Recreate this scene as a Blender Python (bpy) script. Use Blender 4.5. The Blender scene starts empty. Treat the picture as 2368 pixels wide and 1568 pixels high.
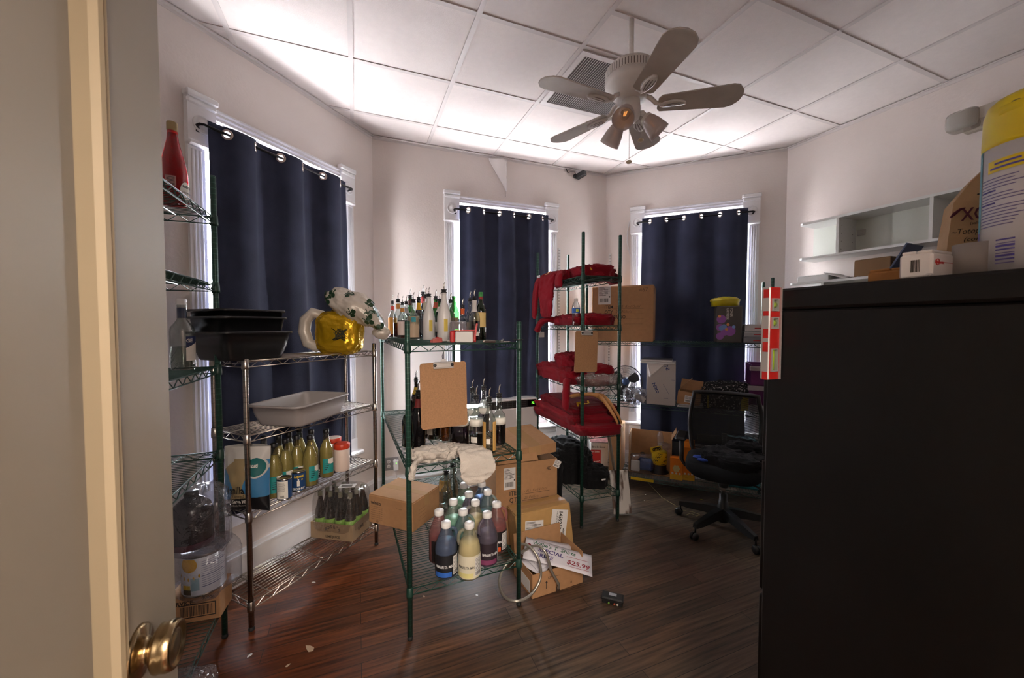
import bpy, math, random
from math import sin, cos, pi, radians, sqrt, atan2, hypot
from mathutils import Vector, Matrix, noise
random.seed(7)
D = bpy.data; S = bpy.context.scene; COL = S.collection
# ------------------------------------------------------------ camera, sky, lights, exposure
F = 897.0; TH = 0.0348; H0 = 1.52
cd = D.cameras.new('camera'); cam = D.objects.new('camera', cd); COL.objects.link(cam)
cd.sensor_width = 36.0; cd.lens = 36.0 * F / 2368.0; cd.clip_start = 0.02
cam.location = (0, 0, H0); cam.rotation_euler = (pi / 2 - TH, 0, 0)
cd.dof.use_dof = True; cd.dof.focus_distance = 2.6; cd.dof.aperture_fstop = 6.0
S.camera = cam
S.view_settings.view_transform = 'Standard'; S.view_settings.look = 'None'
S.view_settings.exposure = 0.0; S.view_settings.gamma = 1.0
S.cycles.max_bounces = 10; S.cycles.diffuse_bounces = 5; S.cycles.transparent_max_bounces = 24
S.cycles.sample_clamp_indirect = 8.0
W = D.worlds.new('sky'); S.world = W; W.use_nodes = True
wn = W.node_tree.nodes; wl = W.node_tree.links
bgn = wn['Background']; wtc = wn.new('ShaderNodeTexCoord'); wsp = wn.new('ShaderNodeSeparateXYZ'); wrp = wn.new('ShaderNodeValToRGB')
wl.new(wtc.outputs['Generated'], wsp.inputs[0]); wl.new(wsp.outputs['Z'], wrp.inputs[0]); wl.new(wrp.outputs[0], bgn.inputs[0])
wrp.color_ramp.elements[0].position = 0.0; wrp.color_ramp.elements[0].color = (1.0, 0.87, 0.83, 1)
wrp.color_ramp.elements[1].position = 0.35; wrp.color_ramp.elements[1].color = (1.0, 0.955, 0.93, 1)
bgn.inputs[1].default_value = 88.0
EA = Vector((-0.3714, 0.9285, 0)); EB = Vector((0.9285, 0.3714, 0))     # the room's two main directions
C1 = Vector((-1.177, 3.317, 0)); C2 = Vector((0.999, 4.168, 0)); C3 = Vector((2.476, 3.539, 0))
LWD = Vector((0.370, 0.929, 0)).normalized(); CEIL = 3.117
def light(name, kind, loc, energy, color=(1, 1, 1), size=None, aim=None, **kw):
    l = D.lights.new(name, kind); l.energy = energy; l.color = color
    o = D.objects.new(name, l); COL.objects.link(o); o.location = loc
    if kind == 'AREA':
        l.shape = 'RECTANGLE'; l.size, l.size_y = size
    if aim is not None:
        o.rotation_euler = Vector(aim).to_track_quat('-Z', 'Y').to_euler()
    for k, v in kw.items(): setattr(l, k, v)
    return o
# hallway ceiling lamp behind the camera, shining in through the open doorway
HALL = light('hallway_light', 'AREA', (0.50, -1.12, 2.35), 105, (1.0, 0.88, 0.76), (0.9, 0.9), (-0.25, 0.80, -0.60))
# ------------------------------------------------------------ pixel -> place (camera calibration)
_c, _s = cos(TH), sin(TH)
def ray(x, y):
    u = (x - 1184) / F; v = -(y - 784) / F
    return Vector((u, _c + v * _s, -_s + v * _c))
def atz(x, y, z):
    r = ray(x, y); return Vector((0, 0, H0)) + r * ((z - H0) / r.z)
def aty(x, y, Y):
    r = ray(x, y); return Vector((0, 0, H0)) + r * (Y / r.y)
def onwall(x, y, P, d):
    n = Vector((d.y, -d.x, 0)); r = ray(x, y); t = n.dot(P) / n.dot(r); return Vector((0, 0, H0)) + r * t
# ------------------------------------------------------------ materials
def L(c):
    if isinstance(c, str):
        c = c.lstrip('#'); c = tuple(int(c[i:i + 2], 16) / 255 for i in (0, 2, 4))
    return tuple(x / 12.92 if x <= 0.04045 else ((x + 0.055) / 1.055) ** 2.4 for x in c) + (1.0,)
MATS = {}
def newmat(name):
    m = D.materials.new(name); m.use_nodes = True; n = m.node_tree.nodes; return m, n, m.node_tree.links, n['Principled BSDF']
def mat(name, col, rough=0.5, metal=0.0, var=0.0, scale=8.0, bump=0.0, bscale=40.0, spec=0.5, col2=None, sheen=0.0, stretch=None, coat=0.0):
    if name in MATS: return MATS[name]
    m, n, l, b = newmat(name)
    b.inputs['Roughness'].default_value = rough; b.inputs['Metallic'].default_value = metal
    b.inputs['Specular IOR Level'].default_value = spec
    if sheen: b.inputs['Sheen Weight'].default_value = sheen
    if coat: b.inputs['Coat Weight'].default_value = coat
    c = L(col); b.inputs['Base Color'].default_value = c
    if var or bump or col2:
        tc = n.new('ShaderNodeTexCoord'); mp = n.new('ShaderNodeMapping'); l.new(tc.outputs['Object'], mp.inputs[0])
        if stretch: mp.inputs['Scale'].default_value = stretch
    if var or col2:
        nz = n.new('ShaderNodeTexNoise'); nz.inputs['Scale'].default_value = scale; nz.inputs['Detail'].default_value = 5
        l.new(mp.outputs[0], nz.inputs['Vector'])
        rp = n.new('ShaderNodeValToRGB'); l.new(nz.outputs[0], rp.inputs[0])
        rp.color_ramp.elements[0].position = 0.3; rp.color_ramp.elements[1].position = 0.7
        c2 = L(col2) if col2 else tuple(min(1, x * (1 + var)) for x in c[:3]) + (1,)
        c1 = c if col2 else tuple(x * (1 - var) for x in c[:3]) + (1,)
        rp.color_ramp.elements[0].color = c1; rp.color_ramp.elements[1].color = c2
        l.new(rp.outputs[0], b.inputs['Base Color'])
    if bump:
        nb = n.new('ShaderNodeTexNoise'); nb.inputs['Scale'].default_value = bscale; nb.inputs['Detail'].default_value = 4
        l.new(mp.outputs[0], nb.inputs['Vector'])
        bp = n.new('ShaderNodeBump'); bp.inputs['Strength'].default_value = bump; bp.inputs['Distance'].default_value = 0.01
        l.new(nb.outputs[0], bp.inputs['Height']); l.new(bp.outputs[0], b.inputs['Normal'])
    MATS[name] = m; return m
def glass(name, tint='#ffffff', gloss=0.12, rough=0.03, haze=0.0, hazecol='#ffffff', bump=0.0, bscale=14.0):
    """thin clear shell: what lies behind shows through, tinted, under a sharp reflection"""
    if name in MATS: return MATS[name]
    m, n, l, b = newmat(name); n.remove(b); out = n['Material Output']
    t = n.new('ShaderNodeBsdfTransparent'); t.inputs[0].default_value = L(tint)
    g = n.new('ShaderNodeBsdfGlossy'); g.inputs['Roughness'].default_value = rough
    lw = n.new('ShaderNodeLayerWeight'); lw.inputs[0].default_value = 0.25
    mr = n.new('ShaderNodeMapRange'); mr.inputs[3].default_value = gloss * 0.5; mr.inputs[4].default_value = min(0.9, gloss * 5)
    l.new(lw.outputs['Facing'], mr.inputs[0]); mx = n.new('ShaderNodeMixShader'); l.new(mr.outputs[0], mx.inputs[0])
    src = t.outputs[0]
    if haze:
        df = n.new('ShaderNodeBsdfDiffuse'); df.inputs[0].default_value = L(hazecol); m2 = n.new('ShaderNodeMixShader')
        m2.inputs[0].default_value = haze; l.new(t.outputs[0], m2.inputs[1]); l.new(df.outputs[0], m2.inputs[2]); src = m2.outputs[0]
    l.new(src, mx.inputs[1]); l.new(g.outputs[0], mx.inputs[2]); l.new(mx.outputs[0], out.inputs[0])
    if bump:
        tc = n.new('ShaderNodeTexCoord'); nb = n.new('ShaderNodeTexNoise'); nb.inputs['Scale'].default_value = bscale; nb.inputs['Detail'].default_value = 3
        l.new(tc.outputs['Object'], nb.inputs['Vector']); bp = n.new('ShaderNodeBump'); bp.inputs['Strength'].default_value = bump; bp.inputs['Distance'].default_value = 0.03
        l.new(nb.outputs[0], bp.inputs['Height']); l.new(bp.outputs[0], g.inputs['Normal'])
    MATS[name] = m; return m
def cloth_mat(name, col, col2=None, trans=0.0, bump=0.25, bscale=400, rough=0.9):
    if name in MATS: return MATS[name]
    m = mat(name, col, rough, 0, 0.0 if col2 else 0.12, 6, bump, bscale, 0.12, col2, 0.04)
    if trans:
        n = m.node_tree.nodes; l = m.node_tree.links; b = n['Principled BSDF']; tr = n.new('ShaderNodeBsdfTranslucent')
        tr.inputs[0].default_value = L(col); mx = n.new('ShaderNodeMixShader'); mx.inputs[0].default_value = trans
        l.new(b.outputs[0], mx.inputs[1]); l.new(tr.outputs[0], mx.inputs[2]); l.new(mx.outputs[0], n['Material Output'].inputs[0])
    return m
def post_mat(name, col, line, rough, metal):
    """shelf post: shallow ring groove every inch"""
    m, n, l, b = newmat(name); b.inputs['Roughness'].default_value = rough; b.inputs['Metallic'].default_value = metal
    tc = n.new('ShaderNodeTexCoord'); sp = n.new('ShaderNodeSeparateXYZ'); l.new(tc.outputs['Object'], sp.inputs[0])
    md = n.new('ShaderNodeMath'); md.operation = 'MODULO'; md.inputs[1].default_value = 0.0254; l.new(sp.outputs['Z'], md.inputs[0])
    lt = n.new('ShaderNodeMath'); lt.operation = 'LESS_THAN'; lt.inputs[1].default_value = 0.003; l.new(md.outputs[0], lt.inputs[0])
    mx = n.new('ShaderNodeMix'); mx.data_type = 'RGBA'; mx.inputs[6].default_value = L(col); mx.inputs[7].default_value = L(line)
    l.new(lt.outputs[0], mx.inputs[0]); l.new(mx.outputs[2], b.inputs['Base Color']); MATS[name] = m; return m
# ------------------------------------------------------------ mesh builder
class M:
    def __init__(s): s.v = []; s.f = []; s.m = []; s.sm = []; s.T = Matrix.Identity(4)
    def add(s, vs, fs, m=0, smooth=False):
        o = len(s.v); T = s.T
        s.v += [tuple(T @ Vector(p)) for p in vs]; s.f += [tuple(i + o for i in f) for f in fs]
        s.m += [m] * len(fs); s.sm += [smooth] * len(fs); return s
    def box(s, x0, x1, y0, y1, z0, z1, m=0, bev=0.0):
        if bev <= 0:
            return s.add([(x, y, z) for z in (z0, z1) for y in (y0, y1) for x in (x0, x1)],
                         [(0, 2, 3, 1), (4, 5, 7, 6), (0, 1, 5, 4), (2, 6, 7, 3), (0, 4, 6, 2), (1, 3, 7, 5)], m)
        b = min(bev, (x1 - x0) / 2.01, (y1 - y0) / 2.01, (z1 - z0) / 2.01); vs = []; idx = {}
        X = (x0, x1); Y = (y0, y1); Z = (z0, z1)
        for i in (0, 1):
            for j in (0, 1):
                for k in (0, 1):
                    sx, sy, sz = (1 - 2 * i) * b, (1 - 2 * j) * b, (1 - 2 * k) * b
                    idx[i, j, k] = len(vs); vs += [(X[i], Y[j] + sy, Z[k] + sz), (X[i] + sx, Y[j], Z[k] + sz), (X[i] + sx, Y[j] + sy, Z[k])]
        q = lambda i, j, k, a: idx[i, j, k] + a
        fs = []
        for e in (0, 1):
            r = [q(e, 0, 0, 0), q(e, 1, 0, 0), q(e, 1, 1, 0), q(e, 0, 1, 0)]; fs.append(tuple(r if e else r[::-1]))
            r = [q(0, e, 0, 1), q(0, e, 1, 1), q(1, e, 1, 1), q(1, e, 0, 1)]; fs.append(tuple(r if e else r[::-1]))
            r = [q(0, 0, e, 2), q(1, 0, e, 2), q(1, 1, e, 2), q(0, 1, e, 2)]; fs.append(tuple(r if e else r[::-1]))
        for a in (0, 1):
            for c in (0, 1):
                fs.append((q(0, a, c, 1), q(1, a, c, 1), q(1, a, c, 2), q(0, a, c, 2)))
                fs.append((q(a, 0, c, 0), q(a, 1, c, 0), q(a, 1, c, 2), q(a, 0, c, 2)))
                fs.append((q(a, c, 0, 0), q(a, c, 1, 0), q(a, c, 1, 1), q(a, c, 0, 1)))
        for i in (0, 1):
            for j in (0, 1):
                for k in (0, 1): fs.append((q(i, j, k, 0), q(i, j, k, 1), q(i, j, k, 2)))
        return s.add(vs, fs, m)
    def tube(s, pts, r, n=6, m=0, closed=False, smooth=True):
        P = [Vector(p) for p in pts]; k = len(P); vs = []; fs = []; rs = r if isinstance(r, (list, tuple)) else [r] * k
        up = None
        for i in range(k):
            a = P[(i - 1) % k] if (closed or i > 0) else P[i]; b = P[(i + 1) % k] if (closed or i < k - 1) else P[i]
            t = (b - a).normalized() if (b - a).length > 1e-9 else Vector((0, 0, 1))
            if up is None: up = Vector((0, 0, 1)) if abs(t.z) < 0.9 else Vector((1, 0, 0))
            x = t.cross(up)
            if x.length < 1e-6: up = Vector((1, 0, 0)) if abs(t.x) < .9 else Vector((0, 1, 0)); x = t.cross(up)
            x.normalize(); y = x.cross(t).normalized(); up = y
            for j in range(n):
                a_ = 2 * pi * j / n; vs.append(P[i] + (x * cos(a_) + y * sin(a_)) * rs[i])
        for i in range(k if closed else k - 1):
            for j in range(n):
                a0 = i * n; b0 = ((i + 1) % k) * n; fs.append((a0 + j, a0 + (j + 1) % n, b0 + (j + 1) % n, b0 + j))
        if not closed: fs += [tuple(range(n))[::-1], tuple(range((k - 1) * n, k * n))]
        return s.add(vs, fs, m, smooth)
    def lathe(s, prof, n=16, m=0, smooth=True, a0=0.0, a1=2 * pi, cap=True, sq=1.0, mm=None):
        """revolve (r,z) profile round z; sq<1 squashes y"""
        full = abs(a1 - a0 - 2 * pi) < 1e-6; k = n if full else n + 1; vs = []; fs = []; ms = []
        for r, z in prof:
            for j in range(k):
                a = a0 + (a1 - a0) * j / n; vs.append((r * cos(a), r * sin(a) * sq, z))
        for i in range(len(prof) - 1):
            for j in range(n):
                j2 = (j + 1) % k if full else j + 1
                fs.append((i * k + j, i * k + j2, (i + 1) * k + j2, (i + 1) * k + j)); ms.append(mm[i] if mm else m)
        if cap and full:
            if prof[0][0] > 1e-5: fs.append(tuple(range(k))[::-1]); ms.append(mm[0] if mm else m)
            if prof[-1][0] > 1e-5: fs.append(tuple(range((len(prof) - 1) * k, len(prof) * k))); ms.append(mm[-1] if mm else m)
        o = len(s.f); s.add(vs, fs, m, smooth); s.m[o:] = ms; return s
    def loft(s, rings, m=0, smooth=True, cap=True, closed=True):
        k = len(rings[0]); vs = [p for r in rings for p in r]; fs = []
        for i in range(len(rings) - 1):
            for j in range(k if closed else k - 1):
                fs.append((i * k + j, i * k + (j + 1) % k, (i + 1) * k + (j + 1) % k, (i + 1) * k + j))
        if cap and closed: fs += [tuple(range(k))[::-1], tuple(range((len(rings) - 1) * k, len(rings) * k))]
        return s.add(vs, fs, m, smooth)
    def prism(s, poly, z0, z1, m=0, smooth=False):
        k = len(poly); return s.add([(x, y, z) for z in (z0, z1) for x, y in poly],
            [tuple(range(k))[::-1], tuple(range(k, 2 * k))] + [(i, (i + 1) % k, k + (i + 1) % k, k + i) for i in range(k)], m, smooth)
    def grid(s, fn, nu, nv, m=0, smooth=True, keep=None):
        vs = [fn(i / nu, j / nv) for j in range(nv + 1) for i in range(nu + 1)]; fs = []
        for j in range(nv):
            for i in range(nu):
                if keep and not keep((i + .5) / nu, (j + .5) / nv): continue
                a = j * (nu + 1) + i; fs.append((a, a + 1, a + nu + 2, a + nu + 1))
        return s.add(vs, fs, m, smooth)
    def blob(s, fn, nu=28, nv=14, m=0):
        """closed lump: fn(dir)->radius scale vector point"""
        vs = []; fs = []
        for j in range(nv + 1):
            th = pi * j / nv
            for i in range(nu):
                ph = 2 * pi * i / nu; vs.append(fn(Vector((sin(th) * cos(ph), sin(th) * sin(ph), cos(th)))))
        for j in range(nv):
            for i in range(nu): fs.append((j * nu + i, (j + 1) * nu + i, (j + 1) * nu + (i + 1) % nu, j * nu + (i + 1) % nu))
        return s.add(vs, fs, m, True)
    def mesh(s, name):
        me = D.meshes.new(name); me.from_pydata(s.v, [], s.f); me.polygons.foreach_set('material_index', s.m)
        me.polygons.foreach_set('use_smooth', s.sm); me.update(); return me
    def build(s, name, mats, parent=None, loc=(0, 0, 0), rz=0.0, solid=0.0, sub=0, rot=None):
        me = s.mesh(name)
        for x in (mats if isinstance(mats, (list, tuple)) else [mats]): me.materials.append(x)
        o = D.objects.new(name, me); COL.objects.link(o); o.location = loc; o.rotation_euler = rot if rot else (0, 0, rz)
        if parent is not None: o.parent = parent
        if solid: md = o.modifiers.new('thick', 'SOLIDIFY'); md.thickness = solid; md.offset = 0
        if sub: md = o.modifiers.new('smooth', 'SUBSURF'); md.levels = sub; md.render_levels = sub
        return o
def tag(o, label=None, cat=None, group=None, kind=None):
    if label: o['label'] = label
    if cat: o['category'] = cat
    if group: o['group'] = group
    if kind: o['kind'] = kind
    return o
def thing(name, label, cat, loc=(0, 0, 0), rz=0.0, group=None, rot=None):
    o = D.objects.new(name, None); COL.objects.link(o); o.location = loc; o.rotation_euler = rot if rot else (0, 0, rz)
    o.empty_display_size = 0.05; return tag(o, label, cat, group)
def kids(o): return [c for c in D.objects if c.parent == o] if False else KID.get(o.name, list(o.children))
KID = {}
def dup(o, loc=None, rz=None, label=None, parent=None):
    c = o.copy(); COL.objects.link(c)
    if parent is not None: c.parent = parent
    if loc is not None: c.location = loc
    if rz is not None: c.rotation_euler = (0, 0, rz)
    if label: c['label'] = label
    for ch in list(o.children): dup(ch, parent=c)
    return c
def txt(body, size, loc, rot, m, parent=None, name='lettering', align='LEFT', sx=1.0, ext=0.0002, bold=0.0, shear=0.0, label=None, warp=None):
    cu = D.curves.new(name, 'FONT'); cu.body = body; cu.size = size; cu.align_x = align; cu.extrude = ext; cu.offset = bold; cu.shear = shear; cu.resolution_u = 2
    cu.materials.append(m); o = D.objects.new(name, cu); COL.objects.link(o)
    o.location = loc; o.rotation_euler = rot; o.scale = (sx, 1, 1)
    if parent is not None: o.parent = parent
    if warp: o['warp'] = len(WARPS); WARPS.append(warp)
    return o
WARPS = []
def nz(x, y, z=0.0, s=1.0): return noise.noise(Vector((x * s, y * s, z * s)))
def struct(o): o['kind'] = 'structure'; return o
def rzof(d): return atan2(d.y, d.x)

def settle_text():
    """turn all lettering into plain meshes, one per part it is printed on"""
    bpy.context.view_layer.update(); dg = bpy.context.evaluated_depsgraph_get(); cache = {}; jobs = {}
    for o in [x for x in COL.objects if x.type == 'FONT']:
        k = (o.data.name, o.get('warp', -1))
        if k not in cache:
            me = o.evaluated_get(dg).to_mesh(); w = WARPS[k[1]] if k[1] >= 0 else None
            vs = [Vector(v.co) for v in me.vertices]; fs = [tuple(p.vertices) for p in me.polygons]; o.evaluated_get(dg).to_mesh_clear(); cache[k] = (vs, fs, w)
        vs, fs, w = cache[k]; T = o.matrix_local
        pv = [T @ v for v in vs]
        if w: pv = [Vector(w(v)) for v in pv]
        jobs.setdefault((o.parent.name if o.parent else '', o.data.materials[0].name, o.name.split('.')[0]), []).append((pv, fs)); D.objects.remove(o)
    for (pn, mn, nm), parts in jobs.items():
        m = M()
        for pv, fs in parts: m.add(pv, fs)
        m.build(nm, D.materials[mn], D.objects.get(pn) if pn else None)
# ------------------------------------------------------------ soft shapes
def fold(x, y, z, f, amp, seed=0.0):
    a = 1 - abs(noise.noise(Vector((x * f + seed, y * f * 1.3, z * f + seed * 2)))) * 2
    b = noise.noise(Vector((x * f * 2.3, y * f * 2.3 + seed, z * f * 2.3))); c = 1 - abs(noise.noise(Vector((x * f * 3.1 + 9, y * f * 4 + seed, z * f * 3)))) * 2
    e = 1 - abs(noise.noise(Vector((x * f * 6 + 3, y * f * 6.5 + seed, z * f * 6)))) * 2
    return amp * (a * .6 + b * .4 + c * .35 + e * .10)
def heap(m, cx, cy, z0, a, b, h, seed=0, amp=.02, f=9, p=.6, nu=44, nv=22, mi=0, rz=0.0, tilt=0.0):
    """crumpled lump with a flat underside, semi-axes a, b and height h"""
    ca, sa = cos(rz), sin(rz)
    def fn(d):
        r = 1.0; x = math.copysign(abs(d.x) ** p, d.x) * a; y = math.copysign(abs(d.y) ** p, d.y) * b
        zz = d.z; k = fold(d.x * a, d.y * b, d.z * h, f, amp, seed); out = 1 + .18 * noise.noise(Vector((d.x * 1.7 + seed, d.y * 1.7, seed)))
        hx = hypot(d.x, d.y) or 1; o2 = .14 * noise.noise(Vector((d.x / hx * 2.6 + seed, d.y / hx * 2.6, seed * 1.7))); x *= out + o2; y *= out + o2; x += d.x * k; y += d.y * k
        z = max(0.0, (zz * .5 + .5)) ** .8 * h + (k * .9 if zz > -.2 else 0) + tilt * x
        if zz < -.35: z = 0.0 + tilt * x
        z = max(z, tilt * x + .0)
        return (cx + x * ca - y * sa, cy + x * sa + y * ca, z0 + z)
    return m.blob(fn, nu, nv, mi)
def ribbon(m, path, widths, thick, side, seed=0, amp=.012, f=14, n=28, k=20, mi=0):
    """soft flattened tube of cloth along a path; side = width direction"""
    P = [Vector(p) for p in path]; sd = Vector(side).normalized(); rings = []; nseg = len(P) - 1
    def cat(A, t):
        s = t * (len(A) - 1); i = min(int(s), len(A) - 2); u = s - i; p0 = A[max(0, i - 1)]; p1 = A[i]; p2 = A[i + 1]; p3 = A[min(len(A) - 1, i + 2)]
        return p1 * 1.0 * 1 + (p2 - p0) * .5 * u + (p0 * 2.5 * .4 * 0 + (p0 * 1.0 - p1 * 2.5 + p2 * 2.0 - p3 * .5)) * u * u + (p1 * 1.5 - p0 * .5 - p2 * 1.5 + p3 * .5) * u ** 3
    for i in range(n + 1):
        t = i / n; c = cat(P, t); tg = (cat(P, min(1, t + .02)) - cat(P, max(0, t - .02))).normalized(); nn = tg.cross(sd).normalized()
        w = cat([Vector((x, 0, 0)) for x in widths], t).x; th = thick
        e = min(1, min(t, 1 - t) * 12 + .15); ring = []
        for j in range(k):
            a = 2 * pi * j / k; x = math.copysign(abs(cos(a)) ** .7, cos(a)) * w * (.8 + .2 * e); y = math.copysign(abs(sin(a)) ** .8, sin(a)) * th * e
            q = c + sd * x + nn * y; d = fold(q.x, q.y, q.z, f, amp, seed); ring.append(q + nn * d * (1 if y >= 0 else .6) + sd * d * .5)
        rings.append(ring)
    return m.loft(rings, mi)
def rrect(w, h, r, n=5):
    out = []
    for cx, cy, a in ((w / 2 - r, h / 2 - r, 0), (-w / 2 + r, h / 2 - r, 90), (-w / 2 + r, -h / 2 + r, 180), (w / 2 - r, -h / 2 + r, 270)):
        for i in range(n + 1): t = radians(a + 90 * i / n); out.append((cx + r * cos(t), cy + r * sin(t)))
    return out
def rect_ring(w, h, r, z, n=5): return [(x, y, z) for x, y in rrect(w, h, r, n)]
# ============================================================ THE ROOM
def xline(p, d, q, e):
    """where line p+d*t meets q+e*u (plan)"""
    den = d.x * e.y - d.y * e.x; t = ((q.x - p.x) * e.y - (q.y - p.y) * e.x) / den; return p + d * t
HINGE = Vector((-0.260, -0.167, 0))
TP = Vector((-1.40, 1.84, 0))                                       # far front post of the tall green shelf
LW0 = TP - EB * 0.53
C0 = xline(C1, LWD, LW0, EA)
CN1 = xline(LW0, EA, HINGE, EB); CN2 = xline(C3, EA, HINGE, EB)
OUT = [C0, C1, C2, C3, CN2, CN1]
D2 = (C2 - C1).normalized(); D3 = (C3 - C2).normalized()
m_wall = mat('painted_plaster', '#dcd2cc', 0.6, var=0.03, scale=3, bump=0.12, bscale=60)
m_trim = mat('white_gloss_paint', '#ecebec', 0.3, var=0.02, scale=20)
m_tile = mat('ceiling_board', '#e6deda', 0.85, var=0.02, scale=30, bump=0.15, bscale=260)
m_tee = mat('ceiling_tee_metal', '#d3ccc9', 0.5)
def floor_mat():
    m, n, l, b = newmat('old_strip_floor'); b.inputs['Roughness'].default_value = 0.42
    tc = n.new('ShaderNodeTexCoord'); mp = n.new('ShaderNodeMapping'); l.new(tc.outputs['Object'], mp.inputs[0])
    mp.inputs['Rotation'].default_value = (0, 0, -atan2(EB.y, EB.x))
    br = n.new('ShaderNodeTexBrick'); br.offset = 0.37; br.inputs['Scale'].default_value = 1.0
    br.inputs['Brick Width'].default_value = 1.15; br.inputs['Row Height'].default_value = 0.083; br.inputs['Mortar Size'].default_value = 0.0016
    br.inputs['Color1'].default_value = (0, 0, 0, 1); br.inputs['Color2'].default_value = (1, 1, 1, 1); br.inputs['Mortar'].default_value = (0.5, 0.5, 0.5, 1); br.inputs['Bias'].default_value = 0.0
    l.new(mp.outputs[0], br.inputs['Vector'])
    ms = n.new('ShaderNodeMapping'); ms.inputs['Scale'].default_value = (2.2, 38, 1); l.new(mp.outputs[0], ms.inputs[0])
    g = n.new('ShaderNodeTexNoise'); g.inputs['Scale'].default_value = 1.6; g.inputs['Detail'].default_value = 7; l.new(ms.outputs[0], g.inputs['Vector'])
    w = n.new('ShaderNodeTexNoise'); w.inputs['Scale'].default_value = 0.85; w.inputs['Detail'].default_value = 4; l.new(mp.outputs[0], w.inputs['Vector'])
    # worn grey-brown traffic area against varnished red-brown: wear patches with their own shape
    sp = n.new('ShaderNodeSeparateXYZ'); l.new(mp.outputs[0], sp.inputs[0])
    gx = n.new('ShaderNodeMapRange'); gx.inputs[1].default_value = -0.15; gx.inputs[2].default_value = 0.75; l.new(sp.outputs['X'], gx.inputs[0])
    wa = n.new('ShaderNodeMath'); wa.operation = 'MULTIPLY_ADD'; wa.inputs[1].default_value = 1.6; wa.inputs[2].default_value = -0.8; l.new(w.outputs[0], wa.inputs[0])
    ad = n.new('ShaderNodeMath'); ad.use_clamp = True; l.new(gx.outputs[0], ad.inputs[0]); l.new(wa.outputs[0], ad.inputs[1])
    c1 = n.new('ShaderNodeValToRGB'); c1.color_ramp.elements[0].color = L('#2c1307'); c1.color_ramp.elements[1].color = L('#7d421c'); l.new(g.outputs[0], c1.inputs[0])
    c2 = n.new('ShaderNodeValToRGB'); c2.color_ramp.elements[0].color = L('#2d231a'); c2.color_ramp.elements[1].color = L('#61513e'); l.new(g.outputs[0], c2.inputs[0])
    for c in (c1, c2): c.color_ramp.elements[0].position = 0.3; c.color_ramp.elements[1].position = 0.75
    mx = n.new('ShaderNodeMix'); mx.data_type = 'RGBA'; l.new(ad.outputs[0], mx.inputs[0]); l.new(c1.outputs[0], mx.inputs[6]); l.new(c2.outputs[0], mx.inputs[7])
    # red varnish remnants
    r = n.new('ShaderNodeTexNoise'); r.inputs['Scale'].default_value = 1.3; r.inputs['Detail'].default_value = 3; mr = n.new('ShaderNodeMapping'); mr.inputs['Location'].default_value = (3.1, 7.7, 0); l.new(mp.outputs[0], mr.inputs[0]); l.new(mr.outputs[0], r.inputs['Vector'])
    rr = n.new('ShaderNodeMapRange'); rr.inputs[1].default_value = 0.55; rr.inputs[2].default_value = 0.72; rr.inputs[4].default_value = 0.4; l.new(r.outputs[0], rr.inputs[0])
    mx2 = n.new('ShaderNodeMix'); mx2.data_type = 'RGBA'; mx2.inputs[7].default_value = L('#4c2013'); l.new(rr.outputs[0], mx2.inputs[0]); l.new(mx.outputs[2], mx2.inputs[6])
    # strip to strip tone and dark seams
    tn = n.new('ShaderNodeMapRange'); tn.inputs[3].default_value = 0.72; tn.inputs[4].default_value = 1.25; l.new(br.outputs['Color'], tn.inputs[0])
    mu = n.new('ShaderNodeMix'); mu.data_type = 'RGBA'; mu.blend_type = 'MULTIPLY'; mu.inputs[0].default_value = 1.0; l.new(mx2.outputs[2], mu.inputs[6]); l.new(tn.outputs[0], mu.inputs[7])
    sm = n.new('ShaderNodeMix'); sm.data_type = 'RGBA'; sm.inputs[7].default_value = L('#1a100b'); l.new(br.outputs['Fac'], sm.inputs[0]); l.new(mu.outputs[2], sm.inputs[6])
    l.new(sm.outputs[2], b.inputs['Base Color'])
    ro = n.new('ShaderNodeMapRange'); ro.inputs[3].default_value = 0.34; ro.inputs[4].default_value = 0.6; l.new(ad.outputs[0], ro.inputs[0]); l.new(ro.outputs[0], b.inputs['Roughness'])
    bp = n.new('ShaderNodeBump'); bp.inputs['Strength'].default_value = 0.25; bp.inputs['Distance'].default_value = 0.004; l.new(g.outputs[0], bp.inputs['Height']); l.new(bp.outputs[0], b.inputs['Normal'])
    return m
HX0, HX1, HY0, HY1 = -1.2, 2.0, -1.9, 0.0                           # the hallway behind the doorway, along EB / EA from the hinge
hp = lambda x, y: HINGE + EB * x + EA * y
m = M(); m.prism([(p.x, p.y) for p in OUT][::-1], -0.12, 0.0)
m.prism([tuple(hp(*q)[:2]) for q in ((HX0, HY0), (HX1, HY0), (HX1, HY1), (HX0, HY1))], -0.12, -0.0005)
struct(m.build('floor', floor_mat()))
m = M(); m.prism([(p.x, p.y) for p in OUT][::-1], CEIL, CEIL + 0.08)
ceiling = struct(m.build('ceiling', m_tile))
m = M(); m.prism([tuple(hp(*q)[:2]) for q in ((HX0, HY0), (HX1, HY0), (HX1, -0.15), (HX0, -0.15))], 2.75, 2.85)
struct(m.build('ceiling_hallway', m_tile))
def wall(name, P, Q, holes=(), t=0.16, zt=CEIL + 0.08, out=-1):
    """solid wall from P to Q (room on the right of P->Q), holes = (x0,x1,z0,z1)"""
    d = Q - P; ln = d.length; m = M(); x = -0.0
    for (a, b, z0, z1) in sorted(holes):
        m.box(x, a, 0, t, 0, zt); m.box(a, b, 0, t, 0, z0); m.box(a, b, 0, t, z1, zt); x = b
    m.box(x, ln, 0, t, 0, zt)
    return struct(m.build(name, m_wall, None, P, rzof(d)))
WX = 1.138
O1 = C1 - LWD * 1.378; O2 = C1 + D2 * 0.607; O3 = C2 + D3 * 0.258
HOLE = lambda s: (s + 0.075, s + WX - 0.075, 0.52, 2.645)
wl1 = wall('wall_left', C0, C1, [HOLE((O1 - C0).length)])
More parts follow.
